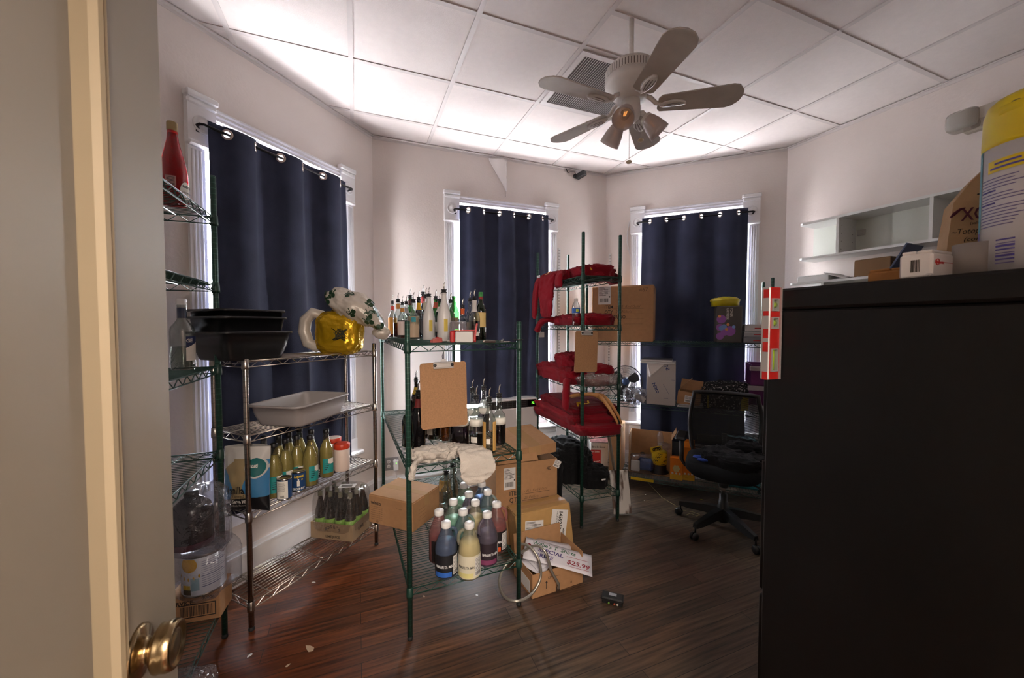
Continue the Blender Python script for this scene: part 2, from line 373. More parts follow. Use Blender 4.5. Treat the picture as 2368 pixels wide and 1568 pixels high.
wl2 = wall('wall_back', C1, C2, [HOLE(0.607)])
wl3 = wall('wall_far', C2, C3, [HOLE(0.258)])
wall('wall_right', C3, CN2); wall('wall_side', CN1, C0)
DW = 0.92                                                          # doorway width
dl = (HINGE - CN2).length
wall('wall_near', CN2, CN1, [(dl - DW, dl, 0.0, 2.18)], 0.15)
# unseen corner blocks, added below, keep the outside light from leaking at the angled corners
for nm, p in (('trim_1', C0), ('trim_2', C1), ('trim_3', C2), ('trim_4', C3)):
    pass
for nm, a, b in (('wall_hallway_end', (HX0, HY0), (HX1, HY0)), ('wall_hallway_left', (HX0, -0.15), (HX0, HY0)), ('wall_hallway_right', (HX1, HY0), (HX1, -0.15))):
    P, Q = hp(*a), hp(*b); m = M(); m.box(0, (Q - P).length, -0.1, 0, 0, 2.85); struct(m.build(nm, m_wall, None, P, rzof(Q - P)))
for i, p in enumerate((C0, C1, C2, C3, CN1, CN2)):                   # unseen blocks added behind the wall ends to stop light leaks
    n1 = [(C0, C1), (C1, C2), (C2, C3)]
    cen = Vector((0.5, 1.8, 0)); o = (p - cen).normalized(); m = M(); q = p + o * 0.095; m.box(-0.09, 0.09, -0.085, 0.085, 0, CEIL + .08)
    struct(m.build('corner_light_block', m_wall, None, q, rzof(o)))
# ---- ceiling grid
G0 = Vector((-1.3115, 1.588, 0)); SA, SB = 0.615, 0.6046
def clip(p, d):
    t0, t1 = -99, 99
    for i in range(len(OUT)):
        a, b = OUT[i], OUT[(i + 1) % len(OUT)]; e = b - a; nn = Vector((e.y, -e.x, 0)).normalized(); f = nn.dot(p - a); g = nn.dot(d)
        if abs(g) < 1e-9: continue
        t = -f / g
        if g > 0: t0 = max(t0, t)
        else: t1 = min(t1, t)
    return t0, t1
m = M()
def tee(p, d, t0, t1, dz=0.0):
    if t1 - t0 < 0.02: return
    a = p + d * t0; m.T = Matrix.Translation((a.x, a.y, 0)) @ Matrix.Rotation(rzof(d), 4, 'Z'); m.box(0, t1 - t0, -0.0135, 0.0135, CEIL - 0.006 + dz, CEIL + 0.001, 0)
for a in range(-2, 10): p = G0 + EB * (a * SA); tee(p, EA, *clip(p, EA))
for b in range(-6, 8): p = G0 + EA * (b * SB); tee(p, EB, *clip(p, EB), 0.001)
tee(G0 + EB * 3 * SA + EA * (-0.44 * SB), EB, 0, SA, 0.001)
for i in range(len(OUT)):
    a, b = OUT[i], OUT[(i + 1) % len(OUT)]; d = (b - a).normalized(); nn = Vector((d.y, -d.x, 0))
    m.T = Matrix.Translation((a.x, a.y, 0)) @ Matrix.Rotation(rzof(d), 4, 'Z'); m.box(0, (b - a).length, -0.022, 0.0, CEIL - 0.012, CEIL - 0.006); m.box(0, (b - a).length, -0.0025, 0.0, CEIL - 0.03, CEIL - 0.006)
m.T = Matrix.Identity(4)
struct(m.build('ceiling_grid', m_tee))
# ---- return-air grille in one grid cell
g0 = G0 + EB * 3 * SA
v = thing('air_return_grille', 'white square louvred air return grille set in the ceiling beside the fan', 'vent', (g0.x, g0.y, CEIL - 0.006), rzof(EB))
m = M(); w = SA - .03; h = SB - .03; x0 = .015; y0 = .015
for bx in ((x0, x0 + w, y0, y0 + .035), (x0, x0 + w, y0 + h - .035, y0 + h), (x0, x0 + .035, y0 + .035, y0 + h - .035), (x0 + w - .035, x0 + w, y0 + .035, y0 + h - .035)): m.box(*bx, -0.008, 0.001)
m_vent = mat('vent_white', '#d9d3d1', 0.4); m.build('frame', m_vent, v)
m = M()
for i in range(34):
    x = x0 + .04 + i * (w - .08) / 33; m.T = Matrix.Translation((x, 0, -.004)) @ Matrix.Rotation(radians(-40), 4, 'Y'); m.box(-.0078, .0078, y0 + .035, y0 + h - .035, -.0006, .0006)
m.build('slats', m_vent, v)
m = M(); m.box(x0 + .03, x0 + w - .03, y0 + .03, y0 + h - .03, .004, .0055); m.build('backing', mat('vent_shadow_grey', '#8a827e', 0.9), v)
# ---- baseboards
def baseboard(name, P, Q, h=0.20):
    d = Q - P; m = M(); m.box(0.0, d.length, -0.018, 0, 0, h - .035); m.box(0, d.length, -0.026, 0, h - .035, h - .02); m.box(0, d.length, -0.014, 0, h - .02, h)
    return struct(m.build(name, m_trim, None, P, rzof(d)))
baseboard('baseboard_left', C0, C1); baseboard('baseboard_back', C1, C2); baseboard('baseboard_far', C2, C3); baseboard('baseboard_right', C3, CN2)
# ---- windows
m_pane = glass('window_glass', '#f4faff', 0.04)
m_out = mat('sash_white', '#f2f3f5', 0.35)
def window(i, O, d, deco=0):
    w = thing('window_%d' % i, None, None, (O.x, O.y, 0), rzof(d)); struct(w)
    for x in (0, WX - .13):                                         # fluted side casings and bull's-eye corner blocks
        cx = x if x == 0 else x + .05
        m = M(); m.box(cx, cx + .08, -.02, 0, .52, 2.47)
        for k in range(3): m.T = Matrix.Translation((cx + .022 + k * .018, -.02, 0)) @ Matrix.Diagonal((1, .7, 1, 1)); m.lathe([(.0075, .62), (.0075, 2.44)], 8)
        m.T = Matrix.Identity(4); m.box(cx - .002, cx + .082, -.026, 0, .52, .62); m.build('casing', m_trim, w)
        m = M(); m.box(x - .004, x + .134, -.032, 0, 2.47, 2.735); m.box(x - .012, x + .142, -.046, 0, 2.70, 2.735, 0, .006); m.box(x - .008, x + .138, -.04, 0, 2.665, 2.70, 0, .01); m.box(x - .008, x + .138, -.042, 0, 2.455, 2.485, 0, .01)
        m.T = Matrix.Translation((x + .065, -.032, 2.575)) @ Matrix.Rotation(pi / 2, 4, 'X')
        m.lathe([(.048, 0), (.048, .006), (.042, .011), (.036, .006), (.028, .004), (.021, .011), (.013, .011), (.006, .017), (0, .018)], 24); m.T = Matrix.Identity(4)
        m.build('corner_block', m_trim, w)
    m = M(); m.box(.13, WX - .13, -.02, 0, 2.625, 2.70)
    for z in (2.63, 2.655, 2.68): m.box(.13, WX - .13, -.027, 0, z, z + .016, 0, .006)
    m.build('head_casing', m_trim, w)
    m = M(); m.box(-.05, WX + .05, -.058, .02, .487, .52, 0, .01); m.box(-.0, WX, -.022, 0, .36, .487); m.box(0, WX, -.03, 0, .44, .487, 0, .008); m.build('sill', m_trim, w)
    m = M()
    for (x0, x1, z0, z1, y) in ((.075, .105, .52, 2.645, .06), (WX - .105, WX - .075, .52, 2.645, .06), (.105, WX - .105, .52, .60, .06), (.105, WX - .105, 2.62, 2.645, .06), (.105, WX - .105, 1.53, 1.58, .06)): m.box(x0, x1, y, y + .045, z0, z1)
    m.build('sash', m_out, w)
    m = M(); m.box(.105, WX - .105, .08, .084, .6, 2.62); m.build('pane', m_pane, w)
    P = D.lights.new('window_portal', 'AREA'); P.shape = 'RECTANGLE'; P.size = WX - .15; P.size_y = 2.13; P.cycles.is_portal = True
    o = D.objects.new('window_portal', P); COL.objects.link(o); q = O + d * WX / 2 + Vector((-d.y, d.x, 0)) * .17; o.location = (q.x, q.y, 1.583)
    o.rotation_euler = Vector((d.y, -d.x, 0)).to_track_quat('-Z', 'Z').to_euler(); return w
window(1, O1, LWD); window(2, O2, D2); window(3, O3, D3)
# ---- curtains on rods
m_curt = cloth_mat('navy_curtain', '#313549', '#282b3c', 0.02, 0.2, 300, 0.75)
m_rod = mat('black_rod', '#17161a', 0.35, 0.6); m_grom = mat('brushed_grommet', '#b9aba3', 0.3, 0.9)
def curtain(O, d, px0, px1, py, zb, lab, labr, seed, ngr=6, wide=1.05):
    n = Vector((d.y, -d.x, 0)); off = 0.08
    xa = (onwall(px0, py[0], O + n * off, d) - O).dot(d); xb = (onwall(px1, py[1], O + n * off, d) - O).dot(d); wd = xb - xa
    rz = rzof(d); root = thing('curtain', lab, 'curtain', (O.x, O.y, 0), rz); ZR = 2.56; A = 0.026 * wd / .95 + .003
    gx = [(k + .5) / ngr for k in range(ngr)]
    rnd = random.Random(seed); dr = [rnd.uniform(-.25, .25) for _ in range(8)]
    def wave(u, v):
        fade = 1.0 - 0.35 * v; ph = u + 0.02 * sin(7 * v + seed) * v
        return A * fade * (-cos(pi * ngr * ph) * 1.0 + .22 * v * sin(pi * ngr * 2.3 * ph + seed + 2 * v) + .25 * v * dr[int(u * 7.99)] * sin(9 * u))
    rows = [0, .008, .016, .022, .026, .030, .034, .038, .042, .048] + [.06 + .94 * (k / 52) for k in range(53)]
    NU = 132; top = ZR + .045
    def pt(i, j):
        u = i / NU; v = rows[j]
        sag = .012 * (1 - cos(2 * pi * u * ngr / 2)) * .5 * max(0, 1 - v * 12)
        z = top - sag - (top - zb) * v
        x = xa + wd * u + .012 * sin(2 * pi * ngr / 2 * u * 2) * (1 - .5 * v) + .01 * v * sin(5 * v + u * 6 + seed)
        if v > .85: z += .01 * nz(u * 6, seed) * (v - .85) / .15
        return Vector((x, -off - wave(u, v) - .015 * v - .012 * v * nz(u * 3, v * 2, seed), z))
    P = [[pt(i, j) for i in range(NU + 1)] for j in range(len(rows))]
    gc = [Vector((pt(round(g * NU), 0).x, -off, ZR)) for g in gx]
    m = M(); vs = [p for r in P for p in r]; fs = []
    for j in range(len(rows) - 1):
        for i in range(NU):
            c = (P[j][i] + P[j + 1][i + 1]) / 2
            if any((c - g).length < .0195 for g in gc): continue
            a = j * (NU + 1) + i; fs.append((a, a + 1, a + NU + 2, a + NU + 1))
    m.add(vs, fs, 0, True); m.build('fabric', m_curt, root, solid=.0015)
    for k, g in enumerate(gx):
        c = gc[k]; i = round(g * NU); t = (pt(min(NU, i + 2), 4) - pt(max(0, i - 2), 4)); t.z = 0
        m = M(); ring = []
        for q in range(9):
            a = 2 * pi * q / 8; ring.append((.0225 + .0065 * cos(a), .004 * sin(a)))
        m.lathe(ring, 22, cap=False); m.build('grommet', m_grom, root, c, rot=(pi / 2, 0, atan2(t.y, t.x)))
    rod = thing('curtain_rod', labr, 'curtain rod', (O.x, O.y, 0), rz)
    a, b = xa - .035, xb + .035
    m = M(); m.tube([(a, -.032, ZR - .01), (a - .012, -.045, ZR), (a - .012, -off + .012, ZR), (a, -off, ZR), (b, -off, ZR), (b + .012, -off + .012, ZR), (b + .012, -.045, ZR), (b, -.032, ZR - .01)], .0075, 10); m.build('rod', m_rod, rod)
    for x in (a, b): m = M(); m.box(x - .012, x + .012, -.036, -.031, ZR - .03, ZR + .02, 0, .002); m.build('bracket', m_rod, rod)
curtain(O1, LWD, 489, 806, (312, 440), .46, 'navy blue grommet curtain over the window behind the chrome shelf', 'black curtain rod over the window behind the chrome shelf', 1)
curtain(O2, D2, 1064, 1271, (488, 512), .80, 'navy blue grommet curtain hanging down onto the air conditioner', 'black curtain rod over the window with the air conditioner', 2)
curtain(O3, D3, 1484, 1731, (523, 498), .37, 'navy blue grommet curtain behind the long back shelf and the office chair', 'black curtain rod over the window behind the office chair', 3)
# ---- peeled paint, cracks and wall hardware on the back wall
n2 = Vector((D2.y, -D2.x, 0))
m = M()
def peel(u, v):
    x = 1.03 + .17 * u; z = CEIL - .03 - v * (.02 + .28 * u); return (x, -.004 - .05 * sin(pi * min(1, u * 1.0)) * (1 - v) * u - .02 * u, z)
m.grid(peel, 10, 12); m.build('peeled_paint', mat('peeled_paint_white', '#e6e0dd', .7), wl2, solid=.0012)
m = M(); m.tube([(1.21, -.002, 3.07), (1.205, -.002, 2.98), (1.21, -.002, 2.93), (1.195, -.002, 2.87), (1.197, -.002, 2.75)], .0012, 4); m.build('crack', mat('crack_grey', '#8b807c', .9), wl2)
m_std = mat('white_standard', '#d8d6d4', .4, .2); m_slot = mat('slot_dark', '#55504d', .8)
def standard(P, d, z0, z1, lab):
    t = thing('shelf_standard', lab, 'shelf standard', (P.x, P.y, 0), rzof(d)); m = M(); m.box(-.013, .013, -.012, -.001, z0, z1); m.build('channel', m_std, t)
    m = M()
    for k in range(int((z1 - z0) / .03)):
        for x in (-.005, .005): m.box(x - .002, x + .002, -.0126, -.0119, z0 + .01 + k * .03, z0 + .026 + k * .03)
    m.build('slots', m_slot, t)
standard(C1 + D2 * 1.775, D2, 1.0, 2.30, 'white slotted shelf standard beside the air conditioner window casing')
standard(C2 + D3 * .045, D3, .62, 2.28, 'white slotted shelf standard in the far corner of the room')
# ============================================================ WIRE SHELVING
m_gpost = post_mat('green_post', '#1b3d33', '#35594c', 0.35, 0.25); m_gwire = mat('green_epoxy_wire', '#1a3a30', 0.4, 0.1)
m_cpost = post_mat('chrome_post', '#a39b93', '#8a8077', 0.25, 1.0); m_cwire = mat('chrome_wire', '#b5ada5', 0.28, 1.0)
m_foot = mat('black_rubber', '#141414', 0.7)
def shelf_mesh(W_, L_, along, nw, cross, rw):
    m = M(); R = .0032; zt, zb = -.0035, -.034
    P = [(0, 0), (W_, 0), (W_, L_), (0, L_)]
    for i in range(4):
        a, b = Vector(P[i]), Vector(P[(i + 1) % 4])
        for z in (zt, zb): m.tube([(a.x, a.y, z), (b.x, b.y, z)], R, 6)
        n = max(4, int((b - a).length / .042)); pts = []
        for k in range(n + 1):
            q = a + (b - a) * (.03 + .94 * k / n); pts.append((q.x, q.y, zt if k % 2 else zb))
        m.tube(pts, .0023, 5, smooth=False)
    for k in range(nw):
        t = (k + .5) / nw
        if along == 'y': m.tube([(W_ * t, 0, -.0015), (W_ * t, L_, -.0015)], rw, 4)
        else: m.tube([(0, L_ * t, -.0015), (W_, L_ * t, -.0015)], rw, 4)
    for t in cross:
        if along == 'y': m.tube([(0, L_ * t, -.006), (W_, L_ * t, -.006)], .003, 5)
        else: m.tube([(W_ * t, 0, -.006), (W_ * t, L_, -.006)], .003, 5)
    return m
def wire_unit(name, label, group, org, rz, W_, L_, post_tops, zs, along, nw, cross, green=True, rw=.0017):
    u = thing(name, label, 'shelving unit', (org[0], org[1], 0), rz, group)
    mp, mw = (m_gpost, m_gwire) if green else (m_cpost, m_cwire)
    co = [(0, 0), (W_, 0), (W_, L_), (0, L_)]; first = None
    for (x, y), zt in zip(co, post_tops):
        m = M(); m.lathe([(.0127, .02), (.0127, zt - .004), (.0105, zt), (0, zt)], 14); p = m.build('post', mp, u, (x, y, 0))
        m = M(); m.lathe([(.0, 0), (.013, 0), (.014, .004), (.0135, .012), (.009, .016), (.009, .03)], 12); m.build('foot', m_foot, p)
    sm = shelf_mesh(W_, L_, along, nw, cross, rw).mesh('wire_shelf'); sm.materials.append(mw)
    cm = M(); cm.lathe([(.0132, -.042), (.0168, -.042), (.0174, -.03), (.0152, .006), (.0132, .008)], 14, cap=False); cm = cm.mesh('collar'); cm.materials.append(mw)
    for z in zs:
        s = D.objects.new('wire_shelf', sm); COL.objects.link(s); s.parent = u; s.location = (0, 0, z)
        for (x, y) in co:
            c = D.objects.new('collar', cm); COL.objects.link(c); c.parent = s; c.location = (x, y, 0)
    return u
ang = lambda a: radians(a)
# tall green unit behind the open door (T), chrome unit under window 1 (K), cart-like low green unit (G), tall narrow unit (Q), long back unit (B)
RZ0 = rzof(EB)
TW, TL = .43, 1.17; TO = TP - EB * TW - EA * TL
TZ = (2.03, 1.715, 1.327, .92, .19)
wire_unit('green_wire_shelving', 'tall green wire shelving unit between the open door and the chrome shelf', None, TO, RZ0, TW, TL, (2.22,) * 4, TZ, 'x', 52, (.33, .67))
KP = Vector((-1.300, 1.885, 0)); KR = Vector((-.940, 2.640, 0)); kd = (KR - KP).normalized(); kn = Vector((-kd.y, kd.x, 0)); KL = (KR - KP).length; KW = .275
KO = KP + kn * KW                                                   # local x = toward the room, y = along the unit
KZ = (1.35, .98, .59, .14)
krz = rzof(-kn)
chrome = wire_unit('chrome_wire_shelving', 'chrome wire shelving unit standing under the curtained window', None, KO, krz, KW, KL, (1.40,) * 4, KZ, 'y', 11, (.12, .5, .88), False, .0021)
GA = -23.5; GD = Vector((sin(ang(GA)), cos(ang(GA)), 0)); GN = Vector((GD.y, -GD.x, 0)); GO = Vector((-.493, 1.828, 0)); GW, GL = .578, 1.33; GRZ = rzof(GN)
GZ = (1.43, .842, .252)
cart = wire_unit('green_wire_shelving', 'low green wire shelving unit full of liquor bottles and juice jugs', None, GO, GRZ, GW, GL, (1.542, 1.542, 1.445, 1.445), GZ, 'x', 58, (.33, .67), True, .0018)
QA = -19.5; QD = Vector((sin(ang(QA)), cos(ang(QA)), 0)); QN = Vector((QD.y, -QD.x, 0)); QO = Vector((.522, 2.862, 0)); QW, QL = .318, .84; QRZ = rzof(QN)
QZ = (1.89, 1.52, 1.065, .705, .24)
wire_unit('green_wire_shelving', 'tall narrow green wire shelving unit piled with red shirts', None, QO, QRZ, QW, QL, (2.204, 2.204, 2.2, 2.2), QZ, 'x', 36, (.5,))
n3 = Vector((D3.y, -D3.x, 0)); BW = .36; BO_ = C2 + n3 * .52 - D3 * .085; BL_ = 1.50   # front row of posts starts at BO_, local x = along the wall
BZ = (1.372, .80, .125)
back = wire_unit('green_wire_shelving', 'long green wire shelving unit in front of the curtained window behind the office chair', None, BO_, rzof(D3), BL_, BW, (1.905,) * 4, BZ, 'y', 66, (.33, .67))
GP = lambda x, y, z=0: GO + GN * x + GD * y + Vector((0, 0, z))     # cart-local to room
KPt = lambda x, y, z=0: KO - kn * x + kd * y + Vector((0, 0, z))
QP = lambda x, y, z=0: QO + QN * x + QD * y + Vector((0, 0, z))
BP = lambda x, y, z=0: BO_ + D3 * x - n3 * y + Vector((0, 0, z))
TPt = lambda x, y, z=0: TO + EB * x + EA * y + Vector((0, 0, z))
# ============================================================ BOTTLES
def bottle_mats(): pass
mg_clear = glass('clear_glass', '#e6ecea', .16); mg_green = glass('green_glass', '#4f9a55', .14); mg_dgreen = glass('dark_green_glass', '#2f7a3c', .16); mg_brown = glass('amber_glass', '#5a2c12', .16)
mg_frost = mat('frosted_glass', '#d9d6d4', .35, spec=.6); mg_black = mat('black_glass', '#0d0d10', .08)
def liquid(name, col): return glass('liquid_' + name, col, .03)
lq = dict(amber=liquid('amber', '#a34a10'), dark=liquid('dark', '#241218'), purple=liquid('purple', '#5d4163'), gold=liquid('gold', '#b7791a'), clear=liquid('clear', '#dfe3e0'), brown=liquid('brown', '#4a1f0c'), green=liquid('green', '#174a1c'))
m_pblack = mat('pourer_black', '#151314', .45); m_steel = mat('pourer_steel', '#c9c5c0', .25, 1.0)
m_paper = mat('label_paper', '#e3ddd2', .7)
def lab(col): return mat('label_' + col, '#' + col, .6)
SHAPES = {   # outer radius profile as (radius factor, height factor) of body radius R and glass height Hh
 'round': [(.0, 0), (.92, 0), (1, .012), (1, .56), (.96, .61), (.80, .67), (.52, .735), (.40, .79), (.36, .86), (.36, .955), (.40, .96), (.40, .99), (.36, 1.0)],
 'tall': [(.0, 0), (.93, 0), (1, .012), (1, .60), (.97, .64), (.84, .70), (.55, .77), (.42, .83), (.38, .90), (.37, .96), (.42, .965), (.42, .995), (.38, 1.0)],
 'cone': [(.0, 0), (.9, 0), (1, .015), (1, .42), (.98, .50), (.86, .60), (.66, .71), (.47, .80), (.37, .87), (.33, .95), (.33, .965), (.36, .97), (.36, 1.0)],
 'squat': [(.0, 0), (.93, 0), (1, .015), (1, .52), (.97, .58), (.82, .655), (.55, .70), (.40, .73), (.37, .80), (.37, .96), (.43, .965), (.43, .99), (.38, 1.0)],
}
PROTO = {}
def bottle(key, shape, R, Hh, gmat, liq=None, fill=.4, labels=(), neck=None, top='pourer', seg=16, ribs=0):
    """prototype bottle; labels = (z0,z1,material,half angle,facing) ; neck = (z0,z1,material)"""
    root = D.objects.new('liquor_bottle', None); COL.objects.link(root); root.empty_display_size = .03
    pr = [(r * R, z * Hh) for r, z in SHAPES[shape]]
    if ribs:
        q = []
        for i in range(len(pr) - 1):
            for k in range(3): t = k / 3; q.append((pr[i][0] + (pr[i + 1][0] - pr[i][0]) * t, pr[i][1] + (pr[i + 1][1] - pr[i][1]) * t))
        pr = q + [pr[-1]]
    m = M(); m.lathe(pr, seg, cap=False); m.build('glass_body', gmat, root)
    def rad(z):
        for (r0, z0), (r1, z1) in zip(pr, pr[1:]):
            if z0 <= z <= z1 and z1 > z0: return r0 + (r1 - r0) * (z - z0) / (z1 - z0)
        return pr[-1][0]
    if liq:
        zf = Hh * fill; q = [(max(0, r - .0022), max(.006, z)) for r, z in pr if z < zf]; q.append((rad(zf) - .0022, zf)); q.append((0, zf)); m = M(); m.lathe(q, seg, cap=False); m.build('liquid', liq, root)
    for (z0, z1, mt, ha, fc) in labels:
        m = M(); m.lathe([(rad(z0 * Hh) + .0009, z0 * Hh), (rad((z0 + z1) / 2 * Hh) + .0009, (z0 + z1) / 2 * Hh), (rad(z1 * Hh) + .0009, z1 * Hh)], 14, a0=fc - ha, a1=fc + ha); m.build('label', mt, root)
    if neck:
        z0, z1, mt = neck; m = M(); k = 4
        m.lathe([(rad((z0 + (z1 - z0) * i / k) * Hh) + .0012, (z0 + (z1 - z0) * i / k) * Hh) for i in range(k + 1)], 14, cap=False); m.build('neck_label', mt, root)
    rn = pr[-1][0]
    if top == 'pourer':
        m = M(); m.lathe([(rn * .8, Hh - .004), (rn * .95, Hh + .001), (rn * 1.25, Hh + .002), (rn * 1.25, Hh + .005), (rn * .9, Hh + .007), (rn * .9, Hh + .016), (rn * 1.2, Hh + .018), (rn * 1.15, Hh + .022), (.004, Hh + .024)], 12)
        p = m.build('pourer', m_pblack, root)
        m = M(); m.tube([(0, 0, Hh + .022), (0, 0, Hh + .045), (.002, 0, Hh + .058), (.008, 0, Hh + .072)], [.0045, .0042, .0038, .0028], 8); m.tube([(0, -.008, Hh + .022), (0, -.007, Hh + .034)], .0022, 6); m.build('spout', m_steel, p)
    elif top:
        m = M(); m.lathe([(rn * 1.08, Hh - .028), (rn * 1.12, Hh - .027), (rn * 1.12, Hh + .004), (rn * .95, Hh + .006), (0, Hh + .006)], 14); m.build('cap', top, root)
    PROTO[key] = root; root['used'] = 0; return root
def put(key, name, label, p, rz=0.0, group=None, cat='bottle', sc=1.0):
    r = PROTO[key]
    if not r['used']: r['used'] = 1; o = r
    else: o = dup(r)
    o.name = name; o.location = p; o.rotation_euler = (0, 0, rz); o.scale = (sc,) * 3
    tag(o, label, cat, group)
    if not group and 'group' in o: del o['group']
    return o
FACE = -pi / 2                                                       # labels are built facing -Y (toward the room door)
bottle('orange_label', 'round', .036, .285, mg_clear, lq['amber'], .2, [(.10, .58, lab('d2913c'), 1.6, FACE)], (.8, .93, lab('b8382e')))
bottle('amber', 'round', .042, .29, mg_clear, lq['amber'], .42, [], (.80, .94, lab('c98b4a')))
bottle('pinkwhite', 'round', .041, .275, mg_clear, lq['amber'], .54, [(.10, .50, lab('dccbc6'), 1.2, FACE)], (.78, .9, lab('c78a44')))
bottle('silverneck', 'tall', .037, .28, mg_clear, None, .3, [(.2, .5, lab('b9b6b4'), 1.1, FACE)], (.72, .9, lab('a9a8ab')))
bottle('greenglass', 'tall', .040, .30, mg_green, lq['green'], .2, [(.18, .46, lab('e6e2d6'), 1.2, FACE)], (.82, .96, lab('4a2420')))
bottle('tealeye', 'squat', .045, .265, mg_clear, lq['clear'], .45, [(.06, .62, lab('b59f86'), 1.05, FACE), (.47, .60, lab('1f8a96'), .34, FACE + .05)], None)
bottle('yellowneck', 'round', .039, .29, mg_brown, lq['dark'], .5, [(.15, .5, lab('2b2320'), 1.2, FACE)], (.74, .92, lab('d8a51f')))
bottle('redneck', 'round', .039, .305, mg_brown, lq['dark'], .5, [(.12, .5, lab('35302c'), 1.2, FACE)], (.8, .96, lab('b02c2a')))
bottle('goldwhite', 'cone', .040, .30, mg_clear, lq['dark'], .38, [(.12, .44, lab('4a4442'), 1.2, FACE)], (.70, .9, lab('cfc7b0')))
bottle('frost', 'cone', .045, .315, mg_frost, None, .3, [(.20, .46, lab('cbb24a'), .28, FACE + .25)], None, seg=24)
bottle('redamber', 'tall', .040, .30, mg_green, lq['green'], .45, [(.15, .45, lab('e9e6df'), 1.1, FACE)], (.76, .92, lab('9c3b22')))
bottle('whiteneck', 'tall', .040, .295, mg_green, lq['green'], .3, [(.18, .44, lab('e7e4da'), 1.1, FACE)], (.72, .86, lab('e7e4da')))
bottle('greentall', 'tall', .041, .335, mg_green, None, .3, [(.22, .5, lab('7d6a55'), .9, FACE)], None, top=None)
bottle('clearplain', 'tall', .034, .28, mg_clear, lq['clear'], .3, [(.25, .46, lab('8c7f74'), .8, FACE)], None)
bottle('orangestub', 'squat', .036, .235, mg_clear, lq['clear'], .3, [], (.8, .98, lab('d2581e')))
bottle('darkliq', 'squat', .040, .285, mg_clear, lq['brown'], .48, [(.12, .22, lab('d9d5cc'), .45, FACE + .3)], (.70, .98, lab('c8c4c2')))
bottle('tanlabel', 'tall', .039, .345, mg_green, lq['gold'], .28, [(.27, .58, lab('d6b877'), 1.25, FACE)], (.86, .93, lab('8e2722')), top=lab('3a8f46'))
# ============================================================ BOTTLES ON THE LOW GREEN UNIT
ZT = GZ[0]
TOPB = [  # key, px centre, depth, tip row, label
 ('orange_label', 908, 2.92, 682, 'slim liquor bottle wrapped in an orange label, first in the row on the green unit'),
 ('amber', 921, 2.87, 677, 'clear bottle of amber liquor with a tan neck band beside the orange-wrapped bottle'),
 ('pinkwhite', 931, 2.70, 685, 'amber liquor bottle with a big pale pink label and pourer'),
 ('silverneck', 940, 2.82, 683, 'clear bottle with a silver neck label behind the pale pink label bottle'),
 ('greenglass', 949, 2.98, 668, 'green glass bottle with a dark red neck behind the teal-eyed clear bottle'),
 ('tealeye', 956, 2.50, 676, 'squat clear bottle with a round teal emblem on a beige label'),
 ('yellowneck', 969, 2.80, 672, 'dark bottle with a bright yellow neck label and pourer'),
 ('redneck', 979, 3.02, 659, 'tall dark bottle with a red neck behind the yellow-necked one'),
 ('goldwhite', 985, 2.74, 666, 'clear and dark bottle with a pale gold-edged neck label'),
 ('frost', 992, 2.42, 667, 'frosted white liquor bottle, the smaller-looking one farther back'),
 ('redamber', 1008, 2.82, 670, 'green bottle with a red and amber neck label between the two frosted bottles'),
 ('whiteneck', 1017, 2.72, 677, 'green bottle with a white neck label just behind the big frosted bottle'),
 ('frost', 1027, 2.24, 652, 'frosted white liquor bottle standing nearest the front of the shelf'),
 ('greentall', 1050, 2.62, 685, 'tall bright green bottle with no pourer beside the window casing'),
 ('clearplain', 1042, 2.50, 682, 'slim clear bottle with a short black pourer in front of the tall green bottle'),
 ('orangestub', 1070, 2.47, 717, 'short clear bottle with an orange stopper behind the plastic tub'),
 ('clearplain', 1087, 2.40, 690, 'clear bottle half hidden behind the dark liquor bottle'),
 ('darkliq', 1097, 2.30, 679, 'clear bottle half full of dark liquor with a silver collar and pourer'),
 ('tanlabel', 1112, 2.43, 677, 'tall green whiskey bottle with a tan label and green cap'),
]
for i, (k, px, Y, ty, la) in enumerate(TOPB):
    p = aty(px, 753, Y); p.z = ZT + .0005
    h = aty(px, ty, Y).z - ZT; full = {'tanlabel': .351, 'greentall': .335}.get(k)
    base = dict(orange_label=.285, amber=.29, pinkwhite=.275, silverneck=.28, greenglass=.30, tealeye=.265, yellowneck=.29, redneck=.305, goldwhite=.30, frost=.315, redamber=.30, whiteneck=.295, clearplain=.28, orangestub=.235, darkliq=.285)
    tot = full if full else base[k] + .072
    put(k, 'liquor_bottle', la, p, atan2(p.x, p.y) * -1 + .05 * ((i * 37) % 7 - 3), 'bottles on the top shelf of the low green unit', 'bottle', max(.85, min(1.12, h / tot)))
ZM = GZ[1]
bottle('clear_tan', 'tall', .036, .275, mg_clear, lq['clear'], .1, [(.06, .62, lab('c59a57'), .42, FACE - .95), (.06, .62, lab('c59a57'), .42, FACE + .95), (.2, .3, lab('e4dfd5'), .3, FACE - .15)], None)
bottle('clear_white', 'squat', .039, .265, mg_clear, lq['purple'], .22, [(.44, .58, lab('e8e4da'), pi, FACE), (.1, .22, lab('dcd7ce'), .5, FACE - .4)], None)
bottle('dark_white', 'squat', .038, .27, mg_clear, lq['purple'], .45, [(.44, .58, lab('e8e4da'), pi, FACE)], None)
bottle('big_dark', 'squat', .056, .30, mg_clear, lq['purple'], .46, [(.40, .54, lab('e5e0d5'), pi, FACE)], None)
bottle('amber_mid', 'round', .038, .28, mg_clear, lq['gold'], .6, [], None)
bottle('green_mid', 'round', .044, .29, mg_dgreen, lq['green'], .6, [(.1, .42, lab('d8d3c4'), .5, FACE - .7)], None)
bottle('black_red', 'tall', .038, .30, mg_black, None, .3, [], (.76, .92, lab('7e2a2a')))
bottle('green_ribbed', 'squat', .040, .26, mg_dgreen, lq['green'], .5, [], None, top=None, seg=10)
